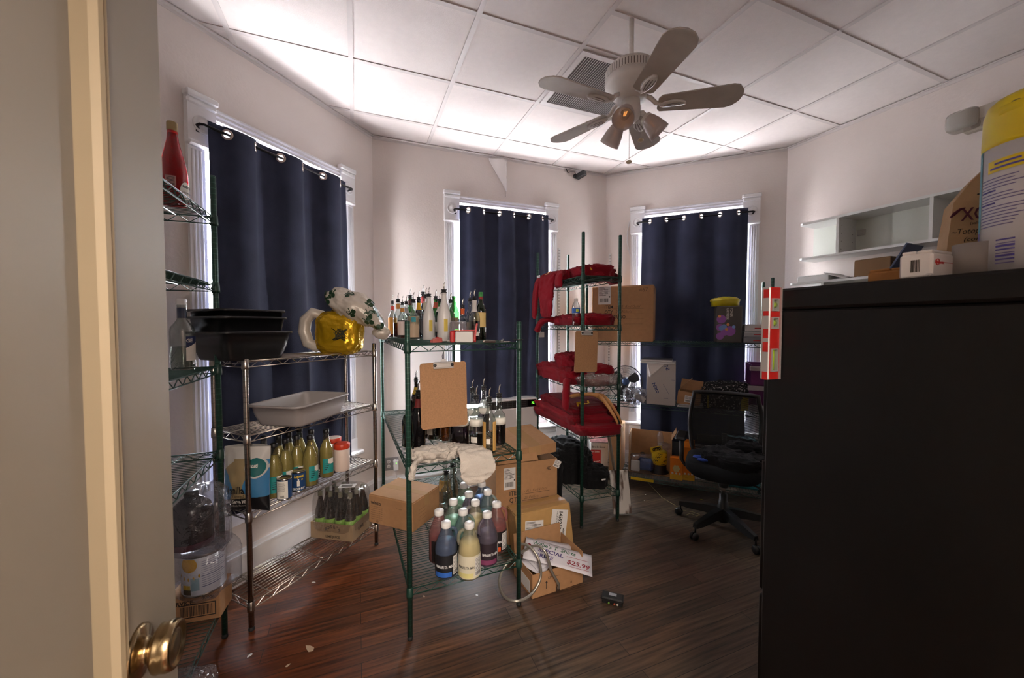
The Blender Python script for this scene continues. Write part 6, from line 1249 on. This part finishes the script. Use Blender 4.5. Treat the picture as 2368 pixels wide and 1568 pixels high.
jk = thing('black_jacket', 'dark jacket bunched up on the office chair seat', 'jacket', (1.575, 2.85, 0), radians(-29)); m = M(); heap(m, .06, -.03, .515, .20, .15, .07, 5, .026, 13, .6, 90, 40); heap(m, .14, .12, .52, .11, .07, .11, 9, .025, 13, .7, 60, 30); m.build('cloth', cloth_mat('charcoal_cloth', '#1d1c1e', None, 0, .4, 300), jk)
rbn = thing('blue_ribbon', 'blue and white ribbon lanyard on the edge of the chair seat', 'lanyard', (1.575, 2.85, 0), radians(-29)); m = M(); ribbon(m, [(-.20, -.05, .532), (-.15, -.10, .542), (-.10, -.07, .548), (-.05, -.13, .55)], [.02, .03, .028, .02], .007, (.4, 1, 0), 3, .008, 18, 24, 14); ribbon(m, [(-.17, -.14, .535), (-.11, -.15, .545), (-.06, -.1, .55)], [.02, .026, .02], .007, (.2, 1, 0), 6, .008, 18, 20, 14); m.build('blue_cloth', mat('royal_blue', '#123a9c', .6), rbn); m = M(); m.box(-.115, -.07, -.02, .01, .548, .566, 0, .005); m.build('white_patch', m_white, rbn)
# ============================================================ CEILING FAN
m_fanw = mat('fan_white_enamel', '#e6e3de', .35, var=.04, scale=20); m_blade = mat('fan_blade_dusty', '#c2bbb1', .55, var=.08, scale=12); m_shade = glass('frosted_shade', '#e6dfdc', .08, .3, .62, '#ded6d2')
fn = thing('ceiling_fan', 'white five-blade ceiling fan with three frosted tulip lights', 'ceiling fan', (.622, 2.075, 0)); zB = 2.665
m = M(); m.lathe([(.0135, 2.86), (.0135, CEIL + .02)], 16); m.build('downrod', m_fanw, fn)
m = M(); m.lathe([(.016, 2.895), (.05, 2.885), (.112, 2.868), (.125, 2.855), (.128, 2.80), (.134, 2.795), (.13, 2.76), (.105, 2.735), (.08, 2.72), (.078, 2.70), (.03, 2.70)], 48); m.build('motor_housing', m_fanw, fn)
m = M()
for k in range(56): a = 2 * pi * k / 56; m.T = Matrix.Rotation(a, 4, 'Z'); m.box(.1265, .1305, -.0045, .0045, 2.806, 2.848)
m.build('vent_ribs', m_fanw, fn)
m = M()
for k in range(56): a = 2 * pi * (k + .5) / 56; m.T = Matrix.Rotation(a, 4, 'Z'); m.box(.1262, .1272, -.0025, .0025, 2.81, 2.845)
m.build('vent_slots', mat('vent_slot_grey', '#8b857f', .8), fn)
for k in range(5):
    a = radians(-11.5 + 72 * k); arm = M(); arm.T = Matrix.Rotation(a, 4, 'Z')
    arm.tube([(.07, 0, 2.715), (.10, 0, 2.70), (.125, 0, 2.672), (.15, 0, 2.668)], [.011, .012, .012, .011], 8); rings = []
    for t in range(15):
        x = .145 + .125 * t / 14; w_ = .034 * sin(pi * (t + .6) / 15.2) ** .6; rings.append([(x, -w_, zB - .003), (x, -w_ * .75, zB - .011), (x, 0, zB - .013), (x, w_ * .75, zB - .011), (x, w_, zB - .003)])
    arm.loft(rings, 0, True); ir = arm.build('blade_iron', m_fanw, fn)
    m = M(); m.T = Matrix.Rotation(a, 4, 'Z')
    for s_ in (-1, 0, 1): m.add([(.165, s_ * .008 - .002, zB - .0135), (.205, s_ * .016 - .003, zB - .0142), (.245, s_ * .014 - .002, zB - .0138), (.245, s_ * .014 + .002, zB - .0138), (.205, s_ * .016 + .003, zB - .0142), (.165, s_ * .008 + .002, zB - .0135)], [(0, 1, 2, 3, 4, 5)])
    m.build('iron_slots', mat('vent_slot_grey', '#8b857f', .8), ir)
    m = M(); m.T = Matrix.Rotation(a, 4, 'Z') @ Matrix.Translation((0, 0, zB)) @ Matrix.Rotation(radians(-11), 4, 'X')
    pl_ = [(.135, -.034), (.15, -.054), (.30, -.064), (.475, -.077), (.505, -.068), (.53, -.035), (.538, .0), (.53, .035), (.505, .064), (.475, .076), (.30, .064), (.15, .054), (.135, .034)]; m.prism(pl_, 0, .006); m.build('blade', m_blade, fn)
m = M(); m.lathe([(.03, 2.70), (.047, 2.695), (.05, 2.66), (.05, 2.62), (.04, 2.60), (.025, 2.585), (0, 2.58)], 28); m.build('light_kit', m_fanw, fn)
m_fil = mat('filament', '#ff9a3a', .5); b_ = m_fil.node_tree.nodes['Principled BSDF']; b_.inputs['Emission Color'].default_value = (1, .42, .10, 1); b_.inputs['Emission Strength'].default_value = 2.2
for k, az in enumerate((-120, 0, 120)):
    a = radians(az); d = Vector((cos(a) * .68, sin(a) * .68, -.73)).normalized(); o_ = Vector((cos(a) * .045, sin(a) * .045, 2.63)); q_ = d.to_track_quat('Z', 'Y').to_matrix().to_4x4(); T_ = Matrix.Translation(o_ + Vector((cos(a) * .03, sin(a) * .03, -.012))) @ q_
    m = M(); m.tube([o_ - Vector((cos(a) * .02, sin(a) * .02, 0)), o_ + Vector((cos(a) * .02, sin(a) * .02, .004)), o_ + Vector((cos(a) * .035, sin(a) * .035, -.014))], .013, 10); m.T = T_; m.lathe([(.0, -.005), (.026, 0), (.03, .012), (.029, .02)], 24); hd = m.build('lamp_holder', m_fanw, fn)
    m = M(); m.T = T_; m.lathe([(.027, .008), (.037, .03), (.046, .06), (.052, .095), (.055, .118), (.0535, .118), (.050, .095), (.044, .06), (.035, .03)], 32, cap=False); m.build('glass_shade', m_shade, hd)
    m = M(); m.T = T_; m.lathe([(.012, .02), (.018, .04), (.024, .062), (.022, .08), (.012, .092), (0, .095)], 20, cap=False); bb_ = m.build('bulb', glass('bulb_glass', '#f3efe8', .1), hd)
    m = M(); m.T = T_
    for x in (-.008, -.003, .003, .008): m.tube([(x, .003, .035), (x * .7, -.002, .075)], .0008, 4)
    m.build('filament', m_fil, bb_)
for (x, y, zt, zb_) in ((.045, -.03, 2.66, 2.475), (.0, .02, 2.58, 2.385)):
    m = M(); m.tube([(x, y, zt), (x, y, zb_ + .02)], .0013, 5); pc = m.build('pull_chain', m_steel, fn); m = M(); m.lathe([(0, -.004), (.010, -.003), (.0145, .002), (.0145, .007), (.010, .011), (0, .012)], 20); m.build('pull_knob', mat('ivory_knob', '#c9bda2', .4), pc, (x, y, zb_))
# ============================================================ WALL DEVICES
pc_ = onwall(1330, 408, C1, D2); sc_ = thing('security_camera', 'small black bullet security camera under the ceiling in the far corner', 'camera', tuple(pc_), rzof(D2)); sc_.scale = (.7, .7, .7); m = M(); m.T = Matrix.Rotation(pi / 2, 4, 'X'); m.lathe([(.034, .001), (.036, .008), (.028, .016), (.012, .02), (.011, .05)], 20); m.build('mount', m_fan, sc_)
m = M(); m.T = Matrix.Translation((.03, -.07, -.012)) @ Matrix.Rotation(radians(25), 4, 'Z') @ Matrix.Rotation(radians(-12), 4, 'X'); m.box(-.036, .036, -.10, .05, -.036, .036, 0, .008); cbdy = m.build('camera_body', mat('camera_grey', '#232325', .35), sc_); m = M(); m.T = Matrix.Translation((.03, -.07, -.012)) @ Matrix.Rotation(radians(25), 4, 'Z') @ Matrix.Rotation(radians(-12), 4, 'X'); m.box(-.028, .028, -.103, -.099, -.028, .028, 0, .001); m.build('lens_window', mat('lens_black', '#050506', .08), cbdy)
m = M(); m.tube([(.0, -.02, .02), (-.03, -.03, .05), (-.09, -.02, .045), (-.13, -.015, .03), (-.17, -.012, .10), (-.22, -.012, .14)], [.006, .004, .004, .007, .006, .006], 8); m.build('cable', m_pblack, sc_)
dR = -EA; nR = Vector((dR.y, -dR.x, 0)); rzR = rzof(dR)
em = thing('emergency_light', 'emergency light with a clear ribbed lens high on the wall', 'emergency light', tuple(C3 + dR * 1.05 + Vector((0, 0, 2.80))), rzR); m_beige = mat('beige_housing', '#b5ab9b', .5)
m = M(); m.box(.06, .32, -.055, -.001, -.075, .06, 0, .008); m.build('housing', m_beige, em); m = M(); m.add([(.10, -.055, -.06), (.30, -.055, -.06), (.30, -.12, -.03), (.10, -.10, -.03), (.10, -.055, .05), (.30, -.055, .05), (.30, -.12, .04), (.10, -.10, .04)], [(0, 1, 2, 3), (4, 7, 6, 5), (3, 2, 6, 7), (0, 3, 7, 4), (1, 5, 6, 2)]); m.build('lamp_shroud', m_beige, em)
m = M()
def lensf(d): return (.075 + math.copysign(abs(d.x) ** .5, d.x) * .075, -.082 + math.copysign(abs(d.y) ** .6, d.y) * .062, -.005 + math.copysign(abs(d.z) ** .5, d.z) * .062)
m.blob(lensf, 32, 18); m.build('lens', glass('lens_clear', '#d9d6d0', .14, .1, .4, '#c4c0b8', .4, 120), em)
m_mel = mat('white_melamine', '#dcdcd8', .35); m_melg = mat('white_laminate_back', '#d3d6cc', .5)
def cubby(name, label, x0, x1, Dp, z0, z1, divs, end, zo=.0):
    c = thing(name, label, 'shelf', tuple(C3), rzR); t_ = .018
    for z in (z0, z1 - t_):
        pl_ = [(x1, -.002), (x1, -Dp), (x0 + .03, -Dp), (x0 + .009, -Dp + .009), (x0, -Dp + .03), (x0, -.002)]; m = M(); m.prism(pl_[::-1], z, z + t_); m.build('shelf_board', m_mel, c)
    for x in divs: m = M(); m.box(x, x + t_, -Dp + .003, -.002, z0 + t_, z1 - t_); m.build('divider', m_mel, c)
    m = M(); m.box(end, x1, -.006, -.001, z0 + t_, z1 - t_); m.build('back_panel', m_melg, c); return c
cu = cubby('wall_cubby', 'white open cubby shelf mounted on the wall above the black cabinet', .25, 1.75, .225, 2.052, 2.352, (.52, 1.036, 1.552), .235)
m = M(); m.box(.548, .60, -.012, -.0065, 2.21, 2.255, 0, .001); m.box(.57, .585, -.015, -.012, 2.225, 2.24); m.build('metal_bracket', m_steel, cu)
m = M()
for z in (2.10, 2.16, 2.22, 2.28):
    for y in (-.19, -.05): m.T = Matrix.Translation((.5382, y, z)) @ Matrix.Rotation(pi / 2, 4, 'Y'); m.lathe([(0, 0), (.003, 0), (.003, .0004)], 8)
m.build('pin_holes', m_slot, cu)
cubby('wall_hutch', 'deeper white shelf unit just below the cubby with papers and a small box on it', .227, 1.75, .30, 1.40, 1.866, (.468, 1.1), .23)
RW = lambda x, y, z: C3 + dR * x - Vector((-dR.y, dR.x, 0)) * 0 + nR * y + Vector((0, 0, z))
b_ = carton('flat white carton lying on the white shelf unit', tuple(RW(.27, .26, 1.867)), rzR, .23, .2, .05, None, m_mel, tape=False, name='flat_box'); txt('-- ---', .012, (.01, -.0012, .02), RX, m_ink, b_)
mg = thing('magazine', 'curled magazine lying open beside the small brown carton', 'magazine', tuple(RW(.47, .27, 1.867)), rzR); m = M(); m.grid(lambda u, v: (.22 * u, .2 * v, .004 + .055 * (1 - u) ** 3 + .006 * sin(6 * u)), 14, 4); m.build('pages', m_white, mg, solid=.004); m = M(); m.grid(lambda u, v: (.02 + .16 * u, .005 + .19 * v, .001 + .004 * u), 4, 3); m.build('cover', mat('mag_dark', '#2c2c2e', .4), mg, solid=.002)
carton('small dark brown carton on the white shelf unit', tuple(RW(.655, .25, 1.867)), rzR, .21, .16, .125, None, mat('brown_box', '#7a5c3c', .8), tape=False, name='small_carton')
bf = thing('folder', 'dark blue folder leaning by the small dark brown carton', 'folder', tuple(RW(.85, .28, 1.867)), rzR, None, (0, radians(28), rzR)); m = M(); m.box(0, .012, 0, .2, 0, .22, 0, .002); m.build('cover', mat('folder_navy', '#2a3550', .5), bf)
# cable loop on the far wall
wcb = thing('white_cable', 'white cable hanging in a loop beside the window behind the office chair', 'cable', tuple(O3), rzof(D3)); q = [onwall(a, b, C2 + n3 * .012, D3) for a, b in ((1464, 500), (1456, 512), (1451, 535), (1450, 560), (1456, 588), (1466, 608), (1476, 620))]; m = M(); m.tube([((p - O3).dot(D3), -.012, p.z) for p in q], .0045, 8); m.build('cable_sheath', m_trim, wcb)
# ============================================================ BLACK CABINET, LEVEL AND WHAT STANDS ON TOP
m_cab = mat('black_cabinet_enamel', '#0c0b0c', .45, var=.35, scale=2.5, spec=.3)
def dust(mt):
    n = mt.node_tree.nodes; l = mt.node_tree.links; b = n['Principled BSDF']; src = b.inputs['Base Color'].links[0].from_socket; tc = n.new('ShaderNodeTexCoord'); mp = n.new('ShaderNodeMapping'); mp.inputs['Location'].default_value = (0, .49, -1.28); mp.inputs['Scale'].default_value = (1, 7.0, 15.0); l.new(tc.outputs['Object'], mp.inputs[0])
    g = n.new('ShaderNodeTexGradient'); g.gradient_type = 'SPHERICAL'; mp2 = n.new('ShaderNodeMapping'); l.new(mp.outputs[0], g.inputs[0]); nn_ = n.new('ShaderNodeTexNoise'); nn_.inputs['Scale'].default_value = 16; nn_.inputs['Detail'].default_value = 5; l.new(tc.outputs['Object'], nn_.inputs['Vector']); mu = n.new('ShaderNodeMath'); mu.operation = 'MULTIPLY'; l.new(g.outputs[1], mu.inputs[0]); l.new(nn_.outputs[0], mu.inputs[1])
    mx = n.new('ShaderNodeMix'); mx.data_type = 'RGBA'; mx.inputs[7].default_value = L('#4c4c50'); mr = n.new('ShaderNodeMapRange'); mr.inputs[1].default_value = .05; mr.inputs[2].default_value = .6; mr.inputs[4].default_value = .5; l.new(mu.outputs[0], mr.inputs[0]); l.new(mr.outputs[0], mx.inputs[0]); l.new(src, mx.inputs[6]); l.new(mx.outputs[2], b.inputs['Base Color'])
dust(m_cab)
CE_ = aty(1771, 900, 1.02); CE_.z = 0; ZC = 1.613
cab = thing('filing_cabinet', 'large black metal filing cabinet with a red spirit level stuck on its edge', 'cabinet', tuple(CE_), RZ0)
m = M(); m.box(0, .62, -.73, 0, .0, ZC - .055, 0, .004); m.build('body', m_cab, cab); m = M(); m.box(-.004, .624, -.733, .003, ZC - .053, ZC, 0, .006); m.build('top_cap', m_cab, cab)
for k in range(4):
    m = M(); z0 = .06 + k * .37; m.box(.015, .605, .001, .018, z0, z0 + .355, 0, .003); dw = m.build('drawer', m_cab, cab); m = M(); m.box(.22, .40, .018, .038, z0 + .25, z0 + .275, 0, .005); m.build('handle', m_steel, dw)
lv = thing('spirit_level', 'red and silver magnetic spirit level standing upright on the cabinet edge', 'level', tuple(CE_ + Vector((0, 0, 1.384))), RZ0); m_alu = mat('level_aluminium', '#aaa7a4', .45, .5); m_lred = mat('level_red', '#96120b', .5); m_vial = glass('vial_green', '#c9ec4a', .12, .05, .5, '#b7d832'); Hl = .232; ya, yb = -.041, -.019
m = M(); m.box(-.0515, -.0465, ya, yb, 0, Hl, 0, .002); m.box(-.0075, -.0047, ya, yb, 0, Hl); m.build('rails', m_alu, lv)
wins = ((.02, .078), (.128, .157), (.172, .204)); zz = 0; m = M()
for a, b in wins: m.box(-.0465, -.0075, ya + .004, yb - .004, zz, a); m.box(-.0465, -.039, ya + .004, yb - .004, a, b); m.box(-.015, -.0075, ya + .004, yb - .004, a, b); zz = b
m.box(-.0465, -.0075, ya + .004, yb - .004, zz, Hl); m.build('web', m_lred, lv)
m = M()
for a, b in ((0, .02), (.07, .095), (.105, .128), (.16, .172), (.205, .226)): m.box(-.0519, -.0513, ya + .002, yb - .006, a, b)
m.build('red_stripes', m_lred, lv)
for (a, b), hz in zip(wins, (False, True, True)):
    m = M(); m.box(-.039, -.036, ya, yb, a, b); m.box(-.018, -.015, ya, yb, a, b); m.box(-.036, -.018, ya, yb, a, a + .003); m.box(-.036, -.018, ya, yb, b - .003, b); fr = m.build('vial_frame', m_alu, lv); m = M()
    if hz: m.tube([(-.036, -.03, (a + b) / 2), (-.018, -.03, (a + b) / 2)], .008, 14)
    else: m.tube([(-.027, -.03, a + .004), (-.027, -.03, b - .004)], .0075, 14)
    m.build('vial', m_vial, fr)
wp = lambda px, Y: aty(px, 753, Y)
q = wp(2275, .70); q = Vector((q.x + .118, q.y + .015, ZC + .0005)); cn = thing('wipes_canister', 'tall white cleaning canister with a yellow cap at the front of the cabinet top', 'canister', tuple(q), -.5); R = .075
m_cap_y = mat('canister_yellow', '#dcc61c', .4); m_cw = mat('canister_white2', '#d9dade', .45); m_pu = mat('print_purple', '#4a3f8f', .6); m_tl = mat('print_teal', '#3f8fa0', .5)
m = M(); m.lathe([(0, 0), (R, 0), (R, .24)], 36); m.build('canister_body', m_cw, cn); m = M(); m.lathe([(R + .0005, .238), (R + .001, .245), (R, .302), (R - .004, .319), (R - .012, .327), (0, .332)], 36); cp = m.build('cap', m_cap_y, cn); f0 = FACE - 1.12
m = M(); m.T = Matrix.Translation((0, 0, 0)); m.lathe([(R - .001, .290), (R + .0005, .292), (R + .0005, .306), (R - .003, .308)], 10, a0=f0 - .1, a1=f0 + .45); m.build('cap_tab', m_cap_y, cp); m = M(); m.add([((R - .001) * cos(f0 + .2 + .16 * cos(k * .628)), (R - .001) * sin(f0 + .2 + .16 * cos(k * .628)), .300 + .009 * sin(k * .628)) for k in range(10)], [tuple(range(10))]); m.build('tab_hole', mat('hole_grey', '#4c4a44', .6), cp)
def band(nm, mt, a0, a1, z0, z1, r_=.0006, par=None): m = M(); m.lathe([(R + r_, z0), (R + r_, z1)], 12, a0=a0, a1=a1); return m.build(nm, mt, par or cn)
band('teal_band', m_tl, f0 - 1.3, f0 - .56, .085, .238); band('purple_band', m_pu, f0 - 1.3, f0 - .60, 0, .085)
sp_ = band('title_splash', m_cap_y, f0 - .32, f0 + .6, .19, .212); m = M(); r = random.Random(4)
for k in range(2): m.lathe([(R + .0011, .195 + .008 * k), (R + .0011, .1985 + .008 * k)], 8, a0=f0 - .25 + .1 * k, a1=f0 + .45 - .1 * k, cap=False)
for k in range(16):
    z = .178 - k * .0058
    if k not in (4, 8): m.lathe([(R + .0008, z), (R + .0008, z + .0014)], 10, a0=f0 - .5, a1=f0 + r.uniform(.2, .7), cap=False)
    else: m.lathe([(R + .0008, z), (R + .0008, z + .003)], 6, a0=f0 - .5, a1=f0 - .1, cap=False)
for k in range(8): z = .02 + k * .006; m.lathe([(R + .0008, z), (R + .0008, z + .0015 + .0012 * (k % 3))], 6, a0=f0 - .05, a1=f0 + .30, cap=False)
for k in range(3): z = .022 + .02 * k; m.add([((R + .0009) * cos(f0 - .4 + .07 * cos(t * .628)), (R + .0009) * sin(f0 - .4 + .07 * cos(t * .628)), z + .0055 * sin(t * .628)) for t in range(10)], [tuple(range(10))])
m.build('print', m_pu, cn)
q0_ = wp(2176, .96); bg = thing('paper_bag', 'folded brown paper tortilla chip bag standing behind the white canister', 'bag', (q0_.x, q0_.y, ZC + .0005), RZ0 - 1.0); m_kraft = mat('kraft_paper', '#c0a079', .8, var=.05, scale=18); m = M()
w_ = .165; hh = .30
rings = [[(0, 0, 0), (w_, 0, 0), (w_, .08, 0), (0, .08, 0)]] + [[(x0, y0, z), (x1, y0, z), (x1, .08 - y0, z), (x0, .08 - y0, z)] for z, x0, x1, y0 in ((.12, .006, w_, -.002), (.205, .014, w_ - .004, .004), (.255, .045, w_ - .02, .016), (.305, .085, w_ - .04, .028), (.345, .105, w_ - .052, .036))]
m.loft(rings, 0, False); m.build('bag_paper', m_kraft, bg); m_mar = mat('maroon_ink', '#5a1c33', .7)
txt('XOCHiTL', .042, (.026, -.0035, .158), RX, m_mar, bg, sx=.66, bold=.0006); txt('(salt flavor)', .009, (.04, -.0035, .147), RX, m_ink, bg); txt('~Totopos de Maiz', .019, (.010, -.0035, .126), RX, m_ink, bg, shear=.25, sx=.78); txt('(corn chips)', .015, (.03, -.0035, .108), RX, m_ink, bg, shear=.25); txt('Maiz', .015, (.035, -.0032, .09), RX, m_ink, bg, shear=.25)
m = M(); m.tube([(.008, -.004, .168), (.014, -.004, .176), (.024, -.004, .186), (.032, -.003, .188)], [.002, .004, .003, .001], 6); m.build('feather_print', m_mar, bg); m = M()
for x, z in ((.012, .03), (.05, .215), (.014, .012)): m.box(x, x + .006, -.004, -.0022, z, z + .003)
m.build('specks', m_ink, bg)
q = wp(2262, .755); rl = thing('paper_roll', 'grey paper roll beside the chip bag on the cabinet', 'roll', (q.x, q.y + .01, ZC + .0005)); m = M(); m.lathe([(.012, 0), (.031, 0), (.031, .066), (.012, .066), (.012, 0)], 26, cap=False); m.build('paper', mat('grey_paper', '#8f8a87', .8), rl)
K_ = Vector((.808, .75, 0)); wbx = carton('small white carton with a red logo and barcode on the cabinet top', (K_.x, K_.y, ZC + .0005), RZ0, .085, .05, .054, None, m_white, tape=False, name='small_carton')
txt('PAC', .02, (.03, -.001, .02), RX, mat('faint_ink', '#a8a5a4', .6), wbx) if False else None
m = M(); m.T = Matrix.Translation((.018, -.0006, .03)) @ Matrix.Rotation(pi / 2, 4, 'X'); m.tube([(.006 * cos(k * pi / 8), .006 * sin(k * pi / 8), 0) for k in range(16)], .0008, 4, closed=True); m.T = Matrix.Identity(4); m.box(.022, .08, -.001, -.0002, .0295, .0305); m.build('red_line', m_red, wbx); txt('Symmons', .0085, (.007, -.001, .027), RX, m_red, wbx, bold=.0002)
m = M(); r = random.Random(3); y_ = .018
while y_ < .03: d_ = r.uniform(.0006, .0016); m.box(-.0008, -.0002, y_, y_ + d_, .012, .036); y_ += d_ + r.uniform(.0006, .0014)
m.build('print', m_ink, wbx); txt('PAC-CEAL', .013, (-.001, .008, .008), (pi / 2, radians(90), -pi / 2), mat('faint_ink', '#a8a5a4', .6), wbx)
q = wp(2110, .95); carton('flat orange-brown carton behind the small white carton', (q.x, q.y, ZC + .0005), RZ0 + .1, .12, .09, .052, None, mat('orange_card', '#a8743c', .8), tape=False, name='flat_box')
# ============================================================ DOOR
dr = thing('door_1', None, None, tuple(HINGE), RZ0); struct(dr); m_door = mat('door_greige_paint', '#8f8678', .5, var=.05, scale=2.2)
DL = .90; DH = 2.15; m = M(); st = .152
m.box(-.04, 0, 0.002, st, 0.01, DH); m.box(-.04, 0, DL - st, DL, .01, DH)
for z0, z1 in ((.01, .22), (.86, 1.0), (DH - .12, DH)): m.box(-.04, 0, st, DL - st, z0, z1)
m.box(-.026, -.014, st - .01, DL - st + .01, .2, DH - .1); m.build('leaf', m_door, dr)
m_mould = mat('door_moulding_paint', '#95866d', .35)
for z0, z1 in ((.22, .86), (1.0, DH - .12)):
    m = M(); prof = [(0.0, -.010), (.003, .004), (.008, .007), (.013, .005), (.018, .008), (.025, .006), (.030, -.002), (.046, -.012)]
    y0, y1 = st, DL - st; rings = []
    for px_, hx in prof: rings.append([(hx - .002, y0 + px_, z0 + px_), (hx - .002, y1 - px_, z0 + px_), (hx - .002, y1 - px_, z1 - px_), (hx - .002, y0 + px_, z1 - px_)])
    m.loft(rings, 0, False, False); m.build('panel_moulding', m_mould, dr)
m_nick = mat('satin_brass_nickel', '#a58f6c', .22, 1.0)
kz = 1.042; m = M(); m.T = Matrix.Translation((0, DL - .128, kz)) @ Matrix.Rotation(pi / 2, 4, 'Y'); m.lathe([(.038, 0), (.0375, .004), (.034, .007), (.020, .009), (.017, .013), (.017, .017), (.026, .021), (.0325, .025), (.0335, .028), (.0325, .031), (.0335, .035), (.0342, .039), (.033, .045), (.031, .048), (.0275, .0475), (.025, .045), (.019, .0445), (.015, .046), (.010, .0463), (0, .046)], 48); m.build('door_handle', m_nick, dr)
m = M(); m.box(-.03, -.01, DL - .001, DL + .0015, kz - .03, kz + .03); m.build('latch_plate', m_nick, dr)
for z in (.25, 1.05, 1.85): m = M(); m.lathe([(.006, -.045), (.006, .045)], 10); m.build('door_hinge', m_nick, dr, (.004, .0, z))
# ============================================================ ON THE FLOOR
q = atz(1419, 1398, 0); pk = thing('adapter_box', 'black audio adapter box with a sticker lying alone on the floor', 'adapter', (q.x, q.y + .02, .0005), radians(-20)); m = M(); m.box(-.055, .055, -.028, .028, 0, .036, 0, .004); m.box(-.058, .058, -.031, .031, .02, .034, 0, .003); m.build('case', mat('box_black', '#121213', .5), pk)
m = M(); m.box(-.02, .02, -.004, .018, .0365, .0372); m.build('sticker', mat('sticker_grey_blue', '#9aa0a8', .5), pk)
for x, c_ in ((-.018, '#6f9c3f'), (.012, '#b0553a'), (.028, '#c9c2b4')): m = M(); m.T = Matrix.Translation((x, -.028, .011)) @ Matrix.Rotation(pi / 2, 4, 'X'); m.lathe([(.005, 0), (.005, .007), (.0025, .007)], 12); m.build('socket', mat('jack_' + c_[1:], c_, .4), pk)
for k, (px_, py_, s_, c_) in enumerate(((725, 1347, .012, 'a'), (578, 1456 + 60, .016, 'a'), (716, 1500, .03, 'b'), (1493, 1144, .008, 'a'), (1490, 1158, .007, 'a'), (1622, 1156, .014, 'c'), (1767, 1160, .012, 'c'), (1103, 1377, .012, 'a'), (665, 1540, .012, 'b'), (980, 1310 + 70, .011, 'b'), (1644, 1186, .016, 'b'), (1764, 1215, .012, 'c'))):
    q = atz(px_, py_, 0); sc = tag(thing('paper_scrap', {'a': 'tiny white scrap of paper littering the wooden floor', 'b': 'pale torn paper fleck stuck to the wooden floor', 'c': 'small yellow paper scrap on the floor near the office chair'}[c_], 'scrap', (q.x, q.y, .0008), k * 1.3)); sc['group'] = {'a': 'white paper scraps', 'b': 'pale flecks on the floor', 'c': 'yellow scraps by the chair'}[c_]
    r = random.Random(k); m = M(); pts = [(s_ * (.6 + .5 * r.random()) * cos(t * 1.05), s_ * .6 * (.6 + .5 * r.random()) * sin(t * 1.05)) for t in range(6)]; m.prism(pts, 0, .0012); m.build('scrap', {'a': m_white, 'b': mat('fleck_tan', '#a8917a', .8), 'c': mat('scrap_yellow', '#b8ad4a', .7)}[c_], sc)
tw_ = thing('twine', 'thin white twine trailing across the floor from the back unit to a chair caster', 'string', (0, 0, 0)); q = [atz(a, b, .004) for a, b in ((1483, 1108), (1500, 1124), (1530, 1150), (1560, 1168), (1580, 1180), (1602, 1184), (1618, 1190), (1612, 1194), (1598, 1187), (1588, 1190))]; q[0].z = .10; q[1].z = .03; m = M(); m.tube(q, .0016, 5); m.build('strand', mat('twine_straw', '#b3a878', .8), tw_)
settle_text()
